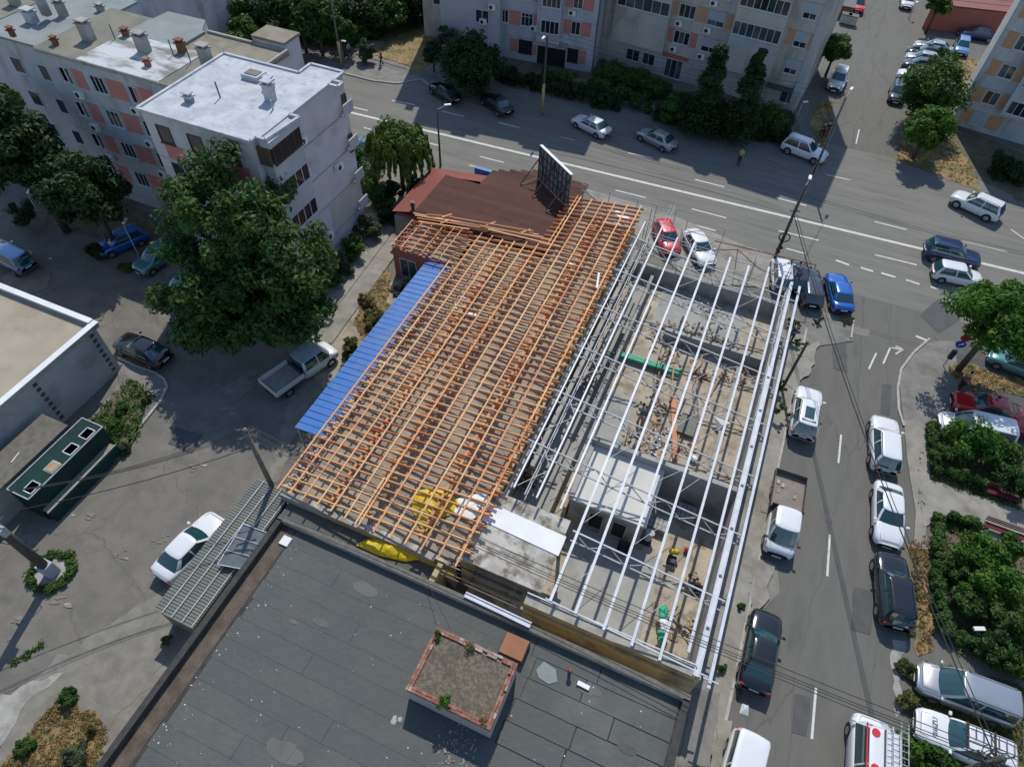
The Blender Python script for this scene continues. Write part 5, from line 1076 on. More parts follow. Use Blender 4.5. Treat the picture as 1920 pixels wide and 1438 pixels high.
    for s_ in (-1, 1):
        MB().add([(f_-.03, s_*Wd*.52, tf-.13), (f_-.18, s_*Wd*.86, tf-.1), (f_-.3, s_*Wd*.925, tf-.02), (f_-.26, s_*Wd*.8, tf+.075), (f_-.09, s_*Wd*.52, tf+.005)], [(0, 1, 2, 3, 4)]).build('headlight', lampw, t)
        MB().obox((r_+.07, s_*Wd*.74, tr_-.1), (.05, 0, 0), (0, Wd*.13, 0), (0, 0, .1)).build('tail_light', lampr, t, bevel=.02)
        MB().obox((xf0-.12, s_*(Wd*.9+.14), zb+.1), (.07, 0, 0), (0, .1, 0), (0, 0, .06)).build('mirror', pm if kind not in ('cab',) else trim, t, bevel=.03)
    MB().obox((f_-.005, 0, tf-.25), (.03, 0, 0), (0, Wd*.5, 0), (0, 0, .07)).build('grille', trim, t); MB().obox((f_+.01, 0, .38), (.03, 0, 0), (0, .26, 0), (0, 0, .055)).build('number_plate', plate_m, t)
    if kind not in ('cab', 'dcab'): MB().obox((r_-.005, 0, tr_-.22), (.02, 0, 0), (0, .26, 0), (0, 0, .055)).build('number_plate', plate_m, t)
    sm_ = MB(); zt = P['top'][9]
    for s_ in (-1, 1): sm_.beam((f_-.2, s_*Wd*.62, P['top'][9]+.012), (xf0+.02, s_*Wd*.74, P['top'][7]+.006), .012, .01)
    sm_.beam((f_-.16, -Wd*.6, P['top'][9]-.0), (f_-.16, Wd*.6, P['top'][9]-.0), .014, .012)
    for s_ in (-1, 1):
        for xx in (xf0-.3, (xf0+xr0)/2+.03): sm_.beam((xx, s_*(Wd+.001), .35), (xx, s_*(Wd*.975), zb-.1), .012, .008)
    sm_.build('panel_gap', trim, t)
def wheels(t, xs, Wd, r, wt=.2, n=16):
    for x in xs:
        for s_ in (-1, 1):
            MB().tube((x, s_*(Wd+.004), r+.02), (x, s_*(Wd-.05), r+.02), r+.06, n=20).build('wheel_arch', trim, t)
            mb = MB(); y0, y1 = s_*(Wd+.012), s_*(Wd-wt); mb.tube((x, y0, r), (x, y0-s_*.03, r), r*.93, r, n); mb.tube((x, y0-s_*.03, r), (x, y1, r), r, n=n); w = mb.build('wheel', tyre, t)
            rm_ = MB(); rm_.tube((x, s_*(Wd+.014), r), (x, s_*(Wd+.004), r), r*.62, n=14); rm_.build('rim', rim_m, w)
def place(pf, pr, z=.75):
    a, b = Vector(G(*pf, z)), Vector(G(*pr, z)); c = (a+b)/2; d = a-b; return (c.x, c.y, 0), math.atan2(d.y, d.x)
def car(kind, pm, label, pf, pr, grp='cars parked and driving around the site', cat='car', z0=.02, **kw):
    loc, rz = place(pf, pr); nm = {'suv': 'parked_suv', 'van': 'parked_van'}.get(kind, 'parked_car')
    t = thing(nm, label, cat, (loc[0], loc[1], z0), rz, grp, local=True); shell(t, kind, pm, **kw); P = PROF[kind]
    wheels(t, (-.3*P['L'], .31*P['L']), P['W']/2, P['r']); return t
pw, pbk, psv = paint('white', (.72, .73, .75)), paint('black', (.012, .013, .016), .15), paint('silver', (.42, .44, .47), .3, .6)
pgr, pbl, pdb = paint('graphite', (.06, .07, .085), .25, .5), paint('blue', (.02, .13, .5), .25, .3), paint('dark_blue', (.025, .055, .14), .22, .4)
prd, pdr, pte, plb = paint('bright_red', (.62, .03, .05)), paint('dark_red', (.48, .012, .016), .22), paint('teal', (.1, .28, .28), .3, .3), paint('light_blue', (.17, .3, .52), .3, .4)
car('sedan', pbk, 'black sedan parked farthest left by the upper pavement of the main road', (819, 160), (850, 182))
car('sedan', pbk, 'black sedan in the shaded upper lane, just left of the yellow based lamp', (914, 180), (948, 205))
car('sedan', pw, 'white sedan parked in shade at the zigzag line across the main road', (1088, 222), (1131, 244))
car('sedan', psv, 'silver sedan parked in shade right of the white sedan across the main road', (1209, 246), (1256, 269))
car('suv', pw, 'white suv in shade by the hedge end, nose towards the street pole', (1541, 292), (1478, 268), rails=True)
car('suv', pw, 'white suv waiting at the corner below the right apartment block', (1807, 372), (1858, 395), rails=True)
car('suv', pdb, 'dark blue suv driving on the main road at the right edge', (1834, 487), (1738, 464), rails=True)
car('hatch', pw, 'white hatchback driving beside the dark blue suv', (1836, 521), (1757, 505))
car('sedan', pbl, 'bright blue car parked at the corner pavement', (1569, 521), (1581, 571))
car('wagon', pgr, 'dark green-grey car parked left of the bright blue car', (1518, 508), (1524, 566))
car('hatch', pbk, 'black car half hidden between the steel roof and the dark grey car', (1497, 497), (1497, 537))
car('hatch', pw, 'white car with a turquoise rear window at the end of the steel roof', (1466, 490), (1468, 535))
car('hatch', prd, 'bright red car parked behind the scaffolding', (1262, 468), (1240, 420))
car('sedan', pw, 'white car parked behind the scaffolding beside the red car', (1325, 484), (1298, 440))
car('suv', pw, 'white suv with a glass roof panel, closest to the white steel purlins', (1517, 737), (1506, 810), sunroof=True, rails=True)
car('suv', pw, 'white suv parked at the right kerb, upper one of the white pair', (1658, 793), (1661, 872), rails=True)
car('sedan', pw, 'white sedan parked nose down at the right kerb, cable shadows on its bonnet', (1668, 1012), (1666, 914))
car('suv', pbk, 'black suv parked at the right kerb beside the lower garden', (1670, 1049), (1682, 1165), rails=True)
car('sedan', pbk, 'black sedan parked on the left side of the side street', (1440, 1150), (1415, 1288))
car('van', pw, 'white vehicle cut off by the bottom edge, left side of the street', (1372, 1520), (1398, 1418))
car('van', psv, 'silver minivan parked nose left in the bottom right corner', (1731, 1268), (1893, 1330), rails=True)
tx = car('wagon', pw, 'white service car with black bonnet lettering and a roof ladder, bottom right corner', (1722, 1352), (1905, 1428))
car('van', pw, 'white car half hidden under a bush with a blue reflecting roof', (1768, 789), (1892, 818))
car('sedan', pdr, 'dark red car parked nose left beside a man in blue', (1800, 748), (1905, 775))
car('hatch', pdr, 'dark red car at the right edge, behind the other red car', (1905, 790), (1990, 815))
car('hatch', pte, 'pale teal car under the large right tree', (1880, 668), (1940, 690))
car('suv', pw, 'white suv parked nose down beside the beige block', (1565, 165), (1578, 134))
car('hatch', pgr, 'dark grey-blue car parked at the upper street, right kerb', (1682, 187), (1686, 158))
grp_ = 'cars parked and driving around the site'
for pm, lb, a, b, k in ((psv, 'silver car farthest up in the row of five beside the tree', (1775, 93), (1727, 82), 'sedan'), (pbk, 'black car second from the top in the row beside the tree', (1762, 103), (1716, 93), 'wagon'), (psv, 'silver car in the middle of the row beside the tree', (1754, 114), (1708, 104), 'hatch'), (pgr, 'grey car fourth in the row beside the tree', (1748, 126), (1704, 117), 'hatch'), (pw, 'white car lowest in the row beside the tree, bonnet half under leaves', (1740, 146), (1695, 136), 'hatch')): car(k, pm, lb, b, a)
car('hatch', plb, 'light blue car standing alone at the top of the dry verge', (1803, 97), (1806, 75))
car('sedan', pdb, 'dark blue sedan parked in front of the maroon fence', (1808, 58), (1862, 66))
car('hatch', pw, 'white car cut by the top edge of the street', (1701, 14), (1704, -12)); car('hatch', prd, 'small red car at the top end of the street', (1608, 20), (1612, -4))
car('sedan', pbk, 'black sedan parked beside the beige flat roof garage', (228, 636), (304, 670))
car('suv', plb, 'blue-silver car at the left edge near the dark trees', (-8, 466), (48, 497))
car('hatch', pbl, 'blue car in the shade between two thin lamp posts', (196, 462), (258, 438)); car('hatch', pte, 'dark teal car nosing out of the shade beside the thin lamp post', (278, 490), (308, 470))
car('hatch', pte, 'teal car half hidden under the big tree', (327, 545), (362, 525)); car('sedan', pw, 'white sedan parked beside the ribbed grey shed', (393, 984), (318, 1062))
car('sedan', pte, 'pale car hidden behind the weeping willow', (672, 268), (706, 278))
# lettering and ladder on the service car
def text_on(t, s, size, x, y, z, rz, m, ry=0.):
    fc = bpy.data.curves.new('lettering', 'FONT'); fc.body = s; fc.size = size; fc.extrude = .003; fc.align_x = 'CENTER'; fc.align_y = 'CENTER'
    tmp = bpy.data.objects.new('tmp', fc); C.objects.link(tmp); bpy.context.view_layer.update(); me = bpy.data.meshes.new_from_object(tmp.evaluated_get(bpy.context.evaluated_depsgraph_get())); bpy.data.objects.remove(tmp)
    me.name = 'lettering'; me.materials.clear(); o = link('lettering', me, t, kind='stuff'); me.materials.append(m); o.location = (x, y, z); o.rotation_euler = (0, ry, rz); return o
text_on(tx, 'AVIZU', .34, 1.55, 0, .945, math.pi/2*-1, trim, .1)
def ladder(t, x0, x1, y0, y1, z, n, m, w=.04):
    mb = MB(); mb.beam((x0, y0, z), (x1, y0, z), w, w*1.4); mb.beam((x0, y1, z), (x1, y1, z), w, w*1.4); l = mb.build('ladder', m, t)
    for i in range(n): x = x0+(x1-x0)*(i+.5)/n; MB().beam((x, y0, z), (x, y1, z), w*.8, w*.6, up=(0, 0, 1)).build('rung', m, l)
for x in (-.9, .35): MB().beam((x, -.66, 1.55), (x, .66, 1.55), .08, .05).build('roof_bar', trim, tx)
ladder(tx, -2.6, .5, -.5, .1, 1.6, 9, steel_d)
# white van with red markings and ladders
loc, rz = place((1640, 1366), (1636, 1520), 1.2)
vn = thing('service_van', 'white van with red circles and long ladders on its roof, bottom edge', 'van', (loc[0], loc[1], .02), rz, local=True)
PROF['bigvan'] = dict(L=5.0, W=1.95, H=2.35, top=[1.0, 1.15, 1.2, 1.22, 1.22, 1.2, 1.18, 1.15, 1.1, 1.0, .9, .75], g=(-.495, -.48, .3, .4), r=.34)
shell(vn, 'bigvan', pw); wheels(vn, (-1.5, 1.6), .97, .34)
for x, y in ((1.25, .42), (-.35, .42)):
    MB().tube((x, y, 2.345), (x, y, 2.362), .2, n=16).build('red_disc', prd, vn)
MB().beam((-2.2, .8, 2.3), (1.6, .8, 2.3), .05, .1).build('red_stripe', prd, vn)
MB().box(-2.3, 1.5, .0, .05, 2.36, 2.44).build('rack_rail', steel_d, vn); MB().box(-2.3, 1.5, -.85, -.8, 2.36, 2.44).build('rack_rail', steel_d, vn)
ladder(vn, -2.4, 1.75, -.28, .0, 2.5, 15, steel_w); ladder(vn, -2.2, 1.6, -.62, -.3, 2.5, 14, steel_w); ladder(vn, -2.3, 2.15, -.98, -.66, 2.5, 15, steel_g)
def flatbed(label, pf, pr, kind, bed, floor_m, side_m, roofm=None):
    loc, rz = place(pf, pr, 1.0); cabL = PROF[kind]['L']; tot = cabL+bed+.08; t = thing('flatbed_truck', label, 'truck', (loc[0], loc[1], .02), rz, local=True)
    x0 = tot/2-cabL/2; shell(t, kind, pw, x0=x0, roofm=roofm); xb = -tot/2; r = .34
    wheels(t, (x0+cabL*.22, xb+bed*.42), .9, r)
    MB().box(xb, xb+bed, -.35, .35, .5, .68).build('chassis', trim, t)
    fl = MB().box(xb, xb+bed, -.98, .98, .8, .87).build('bed_floor', floor_m, t)
    for y in (-.98, .95): MB().box(xb+.03, xb+bed, y, y+.03, .871, 1.27).build('side_board', side_m, t)
    MB().box(xb, xb+.03, -.98, .98, .871, 1.27).build('tail_board', side_m, t); MB().box(xb+bed-.03, xb+bed, -.94, .94, .871, 1.6 if kind == 'cab' else 1.3).build('head_board', trim, t)
    for y in (-.7, .7): MB().obox((xb-.01, y, .72), (.02, 0, 0), (0, .12, 0), (0, 0, .06)).build('tail_light', lampr, t)
    for k in range(7): s = random.uniform(.05, .16); MB().obox((xb+random.uniform(.3, bed-.3), random.uniform(-.7, .7), .875+s*.2), (s, 0, 0), (0, s*.6, 0), (0, 0, s*.2)).build('debris', wood_raw if k % 2 else conc, t)
flatbed('white truck with an empty grey flatbed, parked on the left of the side street', (1462, 1035), (1483, 890), 'cab', 2.9, mat('bed_boards', (.2, .17, .16), (.26, .22, .2), sc=2), pole_c)
flatbed('white double cab pickup with an open bed under the big tree', (612, 652), (512, 722), 'dcab', 2.4, mat('old_bed', (.26, .24, .22), (.34, .31, .28), sc=2), mat('bed_side', (.66, .67, .66), rough=.5), mat('old_white_roof', (.32, .4, .42), (.25, .32, .34), sc=1.5, rough=.4))

# ---------------------------------------------------------------- left yard: garage, kiosk, shed
ga = thing('garage_building', 'low building with a beige screed flat roof and pale side wall, left edge', 'garage', (-44, 8, 0))
MB().box(-62, -36.75, -12, 17.8, 0, 4.2).build('wall', mat('pale_grey_wall', (.4, .41, .41), (.34, .35, .355), sc=.6, c3=(.25, .25, .25), sc3=.4, bump=.2), ga); MB().box(-62, -36.75, -12, 17.8, 4.2, 4.25).build('roof', beige_roof, ga)
MB().box(-36.95, -36.6, -12, 18.05, 4.15, 4.52).build('parapet', conc, ga); MB().box(-62, -36.96, 17.75, 18.05, 4.15, 4.6).build('parapet', apt_light, ga)
MB().box(-36.99, -36.55, -12, 18.1, 4.521, 4.56).build('coping', foil, ga); MB().box(-62, -37.0, 17.7, 18.1, 4.601, 4.64).build('coping', foil, ga)
for yy in (17.3, 12.7):
    for i in range(8): MB().box(-36.76, -36.7, yy-.14, yy+.14, .4+i*.48, .62+i*.48).build('brick', steel_d, ga)
lt = thing('lean_to', 'flat grey felt lean-to roof beside the garage wall', 'lean-to', (-35, 7, 0)); MB().box(-35.9, -34.0, -2, 11.6, 0, 2.35).build('wall', grey_wall, lt); MB().box(-36.0, -33.9, -2, 11.7, 2.35, 2.5).build('roof', pole_c, lt); MB().beam((-34.9, 9.0, 2.53), (-34.75, 8.3, 2.53), .06, .05).build('loose_lath', foil, lt)
kk = thing('market_kiosk', 'dark green metal kiosk with three square roof openings and a long tan counter', 'kiosk', (-32.7, 9.7, 0))
mb = MB(); mb.box(-33.6, -31.95, 6.9, 12.5, 0, .25); mb.box(-33.6, -33.52, 6.9, 12.5, .25, 2.35); mb.box(-33.52, -31.95, 6.9, 6.98, .25, 2.35); mb.box(-33.52, -31.95, 12.42, 12.5, .25, 2.35); mb.box(-32.02, -31.95, 6.98, 12.42, .25, 2.35); mb.build('wall', kgreen, kk)
ys = [6.9, 7.45, 8.05, 8.8, 9.4, 10.15, 10.75, 11.5, 12.05, 12.5]
mb = MB(); mb.box(-33.6, -32.75, 6.9, 12.5, 2.36, 2.4); mb.box(-32.12, -31.95, 6.9, 12.5, 2.36, 2.4)
holes = [(7.25, 7.9), (8.75, 9.4), (10.15, 10.8), (11.4, 12.05)]; prev = 6.9
for a, b in holes+[(12.5, 12.5)]: mb.box(-32.75, -32.12, prev, a, 2.36, 2.4); prev = b
mb.build('roof', kgreen, kk)
for k, (a, b) in enumerate(holes):
    if k == 1: MB().box(-32.7, -32.15, a, b, 2.3, 2.5).build('crate', wood_raw, label='small open crate of boards on the green kiosk roof', cat='crate'); 
    mb = MB(); mb.beam((-32.75, a-.03, 2.42), (-32.12, a-.03, 2.42), .06, .05); mb.beam((-32.75, b+.03, 2.42), (-32.12, b+.03, 2.42), .06, .05); mb.beam((-32.75, a-.06, 2.42), (-32.75, b+.06, 2.42), .06, .05); mb.beam((-32.12, a-.06, 2.42), (-32.12, b+.06, 2.42), .06, .05); mb.build('opening_frame', steel_w, kk)
mb = MB()
for p, q in (((-33.6, 6.9), (-31.95, 6.9)), ((-31.95, 6.9), (-31.95, 12.5)), ((-31.95, 12.5), (-33.6, 12.5)), ((-33.6, 12.5), (-33.6, 6.9))): mb.beam((*p, 2.43), (*q, 2.43), .06, .06)
mb.build('edge_trim', steel_g, kk)
MB().box(-31.93, -31.5, 7.0, 12.2, 1.0, 1.05).build('counter', mat('counter_top', (.3, .27, .2), (.22, .2, .16), sc=3), kk); MB().beam((-31.47, 6.95, 1.05), (-31.47, 12.3, 1.05), .05, .06).build('counter_edge', steel_g, kk); MB().box(-31.93, -31.4, 7.0, 12.3, 0, .98).build('lower_wall', kgreen, kk)
se = thing('ribbed_shed', 'long shed with a ribbed grey sheet roof and white pipes along it', 'shed', (-19.9, 8.8, 0))
MB().box(-21.0, -18.7, 4.9, 12.9, 0, 2.25).build('wall', shed_m, se); rb = MB()
for k in range(4): rb.box(-1.27, 1.27, -.33+k*.165, -.33+k*.165+.09, 0, .05)
rb.box(-1.26, 1.26, -.33, .33, -.02, .01); rbm = meshof(rb, 'roof_sheet', shed_m)
for i in range(13): piece('roof_sheet', rbm, se, (-19.86, 5.15+i*.665, 2.32), (0, .0, 0))
for x in (-20.55, -19.95, -19.3, -18.68): MB().tube((x, 4.85, 2.42), (x, 13.4, 2.44), .03).build('pipe', steel_w, se)
fm = thing('glazed_frame', 'white pipe frame with wired glass leaning on the shed roof', 'frame', (-18.9, 10, 2.4))
Q = [G(x, y, 2.75) for x, y in ((486, 986), (512, 1004), (458, 1082), (405, 1058))]
Q = [G(456, 982, 2.7), G(512, 1003, 2.7), G(462, 1068, 2.7), G(408, 1058, 2.7)]
MB().quad(*[(p[0], p[1], 2.66) for p in Q]).build('pane', mat('wired_glass', (.1, .12, .13), (.13, .15, .16), sc=2, rough=.3), fm)
for i in range(4): MB().tube(Q[i], Q[(i+1) % 4], .03).build('rail', steel_w, fm)
for k in (.33, .66): a = Vector(Q[0]).lerp(Vector(Q[3]), k); b = Vector(Q[1]).lerp(Vector(Q[2]), k); MB().tube(a, b, .025).build('rail', steel_w, fm)

# ---------------------------------------------------------------- poles, lamps, wires
def zfor(px, py, x, y): return min((z/20 for z in range(0, 500)), key=lambda z: (G(px, py, z)[0]-x)**2+(G(px, py, z)[1]-y)**2)
def lamp_post(label, base, top, r=.05, m=None, head=(.5, 0), group='street lamps', lower=None, name='street_lamp'):
    g = G(*base); h = zfor(*top, g[0], g[1]); t = thing(name, label, 'street lamp', g, group=group)
    mb = MB(); mb.tube(g, (g[0], g[1], h), r, r*.65, 9); mb.build('post', m or pole_c, t, smooth=True)
    if lower: MB().tube(g, (g[0], g[1], h*lower), r*1.15, r*1.1, 9).build('painted_post', yellow_m, t, smooth=True)
    MB().tube((g[0], g[1], h-.1), (g[0]+head[0], g[1]+head[1], h+.25), .03).build('arm', steel_g, t); d = Vector((head[0], head[1], 0)).normalized()
    mb = MB(); c_ = Vector((g[0]+head[0], g[1]+head[1], h+.27)); mb.obox(c_+d*.2, d*.32, Vector((-d.y, d.x, 0))*.12, (0, 0, .06)); mb.build('lamp_head', lampcap, t, bevel=.04); return t, h
lamp_post('street lamp with a yellow painted lower post in front of the pink block', (1016, 216), (1020, 68), .14, pole_d, (.0, -.9), lower=.42)
lamp_post('dark street pole with a curved lamp arm above the weeping willow', (826, 312), (820, 205), .11, pole_d, (.6, .5))
lamp_post('street pole at the beige block corner with its lamp at the top', (1519, 338), (1582, 182), .13, pole_d, (.2, 1.0))
lamp_post('tall pole with a yellow painted base at the upper left of the main road', (641, 124), (622, -40), .14, pole_c, (.5, -.5), lower=.3); lamp_post('short lamp in front of the yellow based pole', (645, 118), (643, 80), .04, steel_g, (.2, 0), name='street_lamp')
lamp_post('thin white lamp post in front of the big tree, right one of the yard', (266, 490), (234, 426), .04, steel_w, (-.1, .2)); lamp_post('thin white lamp post at the left edge of the yard', (88, 424), (52, 370), .04, steel_w, (-.1, .2))
lamp_post('leaning yellow lamp post on the dry verge by the right block', (1733, 302), (1766, 246), .06, yellow_m, (.1, .3)); lamp_post('white post at the top of the street', (1703, 36), (1703, 8), .06, steel_w, (.1, .3)); lamp_post('yellow post before the tiled house', (1739, 36), (1741, -10), .09, yellow_m, (.1, .3))
lamp_post('wall lamp on a thin post by the hedge corner', (1490, 232), (1497, 196), .04, steel_w, (.1, .1))
def utility(label, x, y, z0, top, r0, arms, m=pole_c, rings=False):
    h = zfor(*top, x, y) if not isinstance(top, float) else top; t = thing('utility_pole', label, 'utility pole', (x, y, z0), group='utility poles')
    mb = MB(); mb.tube((x, y, z0), (x, y, h), r0, r0*.7, 10); mb.build('pole', m, t, smooth=True)
    for k, (dx, dy, dz) in enumerate(arms):
        MB().beam((x-dx, y-dy, h-dz), (x+dx, y+dy, h-dz), .07, .07).build('cross_arm', steel_d, t)
        for s_ in (-1, -.45, .45, 1): MB().tube((x+dx*s_, y+dy*s_, h-dz), (x+dx*s_, y+dy*s_, h-dz+.16), .04, .025, 7).build('insulator', pole_c, t)
    return t, h
pA = (-20.0, 13.35); tA, hA = utility('concrete utility pole rising beside the timber roof corner and the ribbed shed', *pA, 0, (463, 803), .17, [(.45, .2, .1), (.35, .35, .7)])
gL = G(100, 1075); tL, hL = utility('thick utility pole standing in a ring of plants, lower left', gL[0], gL[1], 0, 9.2, .27, [(.5, .5, .2), (.4, .3, 1.0), (.4, .4, 3.0)], pole_d)
MB().box(gL[0]-.33, gL[0]+.33, gL[1]-.33, gL[1]+.33, 0, 1.15).build('pole_base', mat('blue_painted_base', (.38, .42, .52), (.42, .44, .5), sc=2), tL, bevel=.03)
for i in range(6): a = i*1.1; MB().chain([(gL[0]+.25*math.cos(a), gL[1]+.25*math.sin(a), 3+i*.6), (gL[0]+.5*math.cos(a+.8), gL[1]+.5*math.sin(a+.8), 2.7+i*.6), (gL[0]+.25*math.cos(a+1.6), gL[1]+.25*math.sin(a+1.6), 2.4+i*.6)], .02).build('cable_loop', wire_m, tL)
MB().box(gL[0]+.15, gL[0]+.5, gL[1]-.2, gL[1]+.15, 5.2, 5.8).build('junction_box', steel_g, tL)
gN = G(1447, 497); tN, hN = utility('dark pole with a cable hoop and lamp behind the steel roof', gN[0], gN[1], 0, (1512, 348), .15, [(.35, .15, 2.4)], pole_d)
MB().chain([(gN[0]+.0, gN[1]-.15, 3.0)]+[(gN[0]+.05+.42*math.cos(a), gN[1]-.2, 3.1+.42*math.sin(a)) for a in np.linspace(-1.57, 4.71, 15)], .05).build('cable_hoop', wire_m, tN)
for i in range(5): MB().sphere((gN[0]+random.uniform(-.25, .25), gN[1]-.2, 1.6+i*.22), .14, 7, 5).build('cable_bundle', wire_m, tN)
MB().tube((gN[0], gN[1], hN), (gN[0]+.1, gN[1]+.5, hN+.25), .03).build('arm', steel_g, tN); MB().obox((gN[0]+.1, gN[1]+.7, hN+.28), (.12, 0, 0), (0, .3, 0), (0, 0, .06)).build('lamp_head', lampcap, tN, bevel=.03)
gS = G(1465, 731); hs_ = zfor(1514, 641, gS[0], gS[1]); t = thing('old_pole', 'short bare old pole leaning beside the white suv and the steel purlins', 'pole', gS); MB().tube(gS, (gS[0], gS[1], hs_), .11, .09, 9).build('pole', pole_d, t); MB().tube((gS[0]-.2, gS[1], hs_-1.4), (gS[0]+.2, gS[1], hs_-1.4), .04).build('bracket', steel_d, t)
pR = G(1990, 1560, 0); tR, hR = utility('utility pole with a tangle of cables in the bottom right corner', G(1870, 1400, 9.0)[0]+.1, G(1870, 1400, 9.0)[1]-.4, 0, 9.2, .17, [(.5, .3, .3), (.5, -.2, .8)], pole_d); pRx = (G(1870, 1400, 9.0)[0]+.1, G(1870, 1400, 9.0)[1]-.4)
for i in range(16):
    a = random.random()*6.28; c_ = (pRx[0]+random.uniform(-.5, .5), pRx[1]+random.uniform(-.4, .6), 8.3+random.uniform(-.5, .5)); MB().chain([(c_[0]+.3*math.cos(a+k), c_[1]+.3*math.sin(a+k), c_[2]+.1*math.sin(k*2)) for k in np.linspace(0, 5, 7)], .018, 5).build('cable_loop', wire_m, tR)
def wires(label, a, b, offs, sag=.6, r=.014, name='overhead_cable'):
    a, b = Vector(a), Vector(b); t = thing(name, label, 'cable', tuple(a), group='overhead cables')
    for o in offs:
        o = Vector(o); pts = [tuple(a.lerp(b, k/14)+o-Vector((0, 0, sag*4*(k/14)*(1-k/14)))) for k in range(15)]; MB().chain(pts, r, 5).build('wire', wire_m, t)
d3 = [(0, 0, 0), (.3, .15, .02), (-.3, -.2, .05), (.1, .1, -.6)]
wires('cables sagging from the timber roof pole to the ringed pole, lower left', (*pA, hA-.1), (gL[0], gL[1], hL-.5), d3[:3], .9, .018)
wires('single lower cable across the yard to the ringed pole', (pA[0], pA[1], hA-1.6), (gL[0], gL[1], hL-2.4), [(0, 0, 0)], .5, .025)
wires('cable bundle from the timber roof pole over the canopy to the bottom right pole', (*pA, hA), (*pRx, hR-.3), [(0, .0, 0), (.1, .25, .02), (0, -.25, -.03), (0, .1, -.5)], 1.2, .018)
wires('twisted cable bundle along the side street to the bottom right pole', (gN[0], gN[1], 5.2), (*pRx, hR-.5), [(0, 0, 0), (.22, 0, .05), (.1, 0, -.1)], 1.0, .022)
wires('thin dark cables crossing the main road to the corner pole', (gN[0], gN[1], hN-.6), (G(1519, 338)[0], G(1519, 338)[1], 8.8), [(0, 0, 0), (.2, 0, -.3)], .5)
wires('cables running along the main road over the lanes, left part', (G(826, 312)[0], G(826, 312)[1], 7.4), (gN[0], gN[1], hN-.9), [(0, 0, 0), (0, .3, 0)], .9)
wires('cables along the main road over the lanes, right part', (gN[0], gN[1], hN-.9), (34, 50, 8), [(0, 0, 0), (0, .3, 0)], .9)
wires('group of cables in front of the conifers of the beige block', (G(1016, 216)[0], G(1016, 216)[1], 8.4), (G(1519, 338)[0], G(1519, 338)[1], 8.7), [(0, 0, 0), (0, .25, .3), (0, -.25, -.4), (0, 0, -.9)], .6)
wires('thin stay wires down over the lower left yard', (gL[0], gL[1], hL), (-19, -14, 9), [(0, 0, 0), (.4, .2, 0)], .5, .012)
MB().tube(G(802, 1094, ZG+.4), G(845, 1180, ZG+1.4), .012).build('stay_wire', wire_m, label='thin stay wire from the parapet to the brick shaft', cat='cable')
# signs
g = G(1768, 686); t = thing('road_sign', 'blue round arrow sign and red rimmed sign on a post at the corner', 'road sign', g); hs2 = zfor(1790, 642, g[0], g[1]); MB().tube(g, (g[0], g[1], hs2+.9), .04).build('post', steel_g, t)
for z, m_, nm in ((hs2+.15, mat('sign_blue', (.02, .04, .35), rough=.4), 'blue_disc'), (hs2+.8, mat('sign_red', (.4, .02, .03), rough=.4), 'red_disc')):
    s_ = MB().tube((g[0], g[1]-.05, z), (g[0], g[1]-.08, z), .33, n=20).build(nm, m_, t); 
    if nm == 'blue_disc': MB().beam((g[0]-.12, g[1]-.085, z-.14), (g[0]+.08, g[1]-.085, z+.08), .06, .004, up=(0, 1, 0)).add([(g[0]+.16, g[1]-.086, z+.17), (g[0]-.04, g[1]-.086, z+.13), (g[0]+.12, g[1]-.086, z-.04)], [(0, 1, 2)]).build('arrow', foil, s_)
    else: MB().tube((g[0], g[1]-.082, z), (g[0], g[1]-.084, z), .2, n=18).build('centre', mat('sign_dark', (.12, .02, .05), rough=.5), s_)
MB().box(g[0]-.16, g[0]+.16, g[1]-.15, g[1]+.1, .9, 1.7).build('bin', trim, t)
# benches, garden furniture, bins
def bench(label, a, b, m=None):
    A, B = Vector(G(*a)), Vector(G(*b)); d = (B-A); n_ = Vector((-d.y, d.x, 0)).normalized(); t = thing('bench', label, 'bench', tuple((A+B)/2), group='dark red benches by the garden path'); m = mat('maroon_slats', (.16, .02, .035), (.12, .02, .03), sc=3)
    for k in range(4): MB().beam(A+n_*k*.11+Vector((0, 0, .45)), B+n_*k*.11+Vector((0, 0, .45)), .08, .035).build('slat', m, t)
    for k in range(3): MB().beam(A+n_*(.46+k*.03)+Vector((0, 0, .58+k*.12)), B+n_*(.46+k*.03)+Vector((0, 0, .58+k*.12)), .03, .08).build('back_slat', m, t)
    for k in (.1, .5, .9): p = A+d*k; MB().box(p.x-.05, p.x+.05, p.y-.02, p.y+.42, .1, .43).build('leg', trim, t)
bench('dark red slatted bench on the upper side of the garden path', (1836, 925), (1908, 950)); bench('dark red slatted bench on the lower side of the garden path', (1838, 992), (1915, 1020))
g = G(1830, 1182, .9); t = thing('garden_light', 'small white box lamp on a post among the lower garden bushes', 'lamp', (g[0], g[1], 0)); MB().tube((g[0], g[1], 0), (g[0], g[1], 1.1), .03).build('post', trim, t); MB().obox((g[0], g[1], 1.2), (.28, .12, 0), (-.04, .1, 0), (0, 0, .06)).build('head', lampcap, t)
for i, (px, py) in enumerate(((1582, 44), (1594, 47))):
    g = G(px, py); t = thing('waste_container', ('grey waste container by the beige block, left of the pair' if i == 0 else 'grey waste container by the beige block, right of the pair'), 'waste container', g, group='waste containers'); MB().box(g[0]-.6, g[0]+.6, g[1]-.5, g[1]+.5, .15, 1.1).build('bin_body', steel_g, t); MB().box(g[0]-.63, g[0]+.63, g[1]-.52, g[1]+.52, 1.11, 1.22).build('lid', steel_d, t)
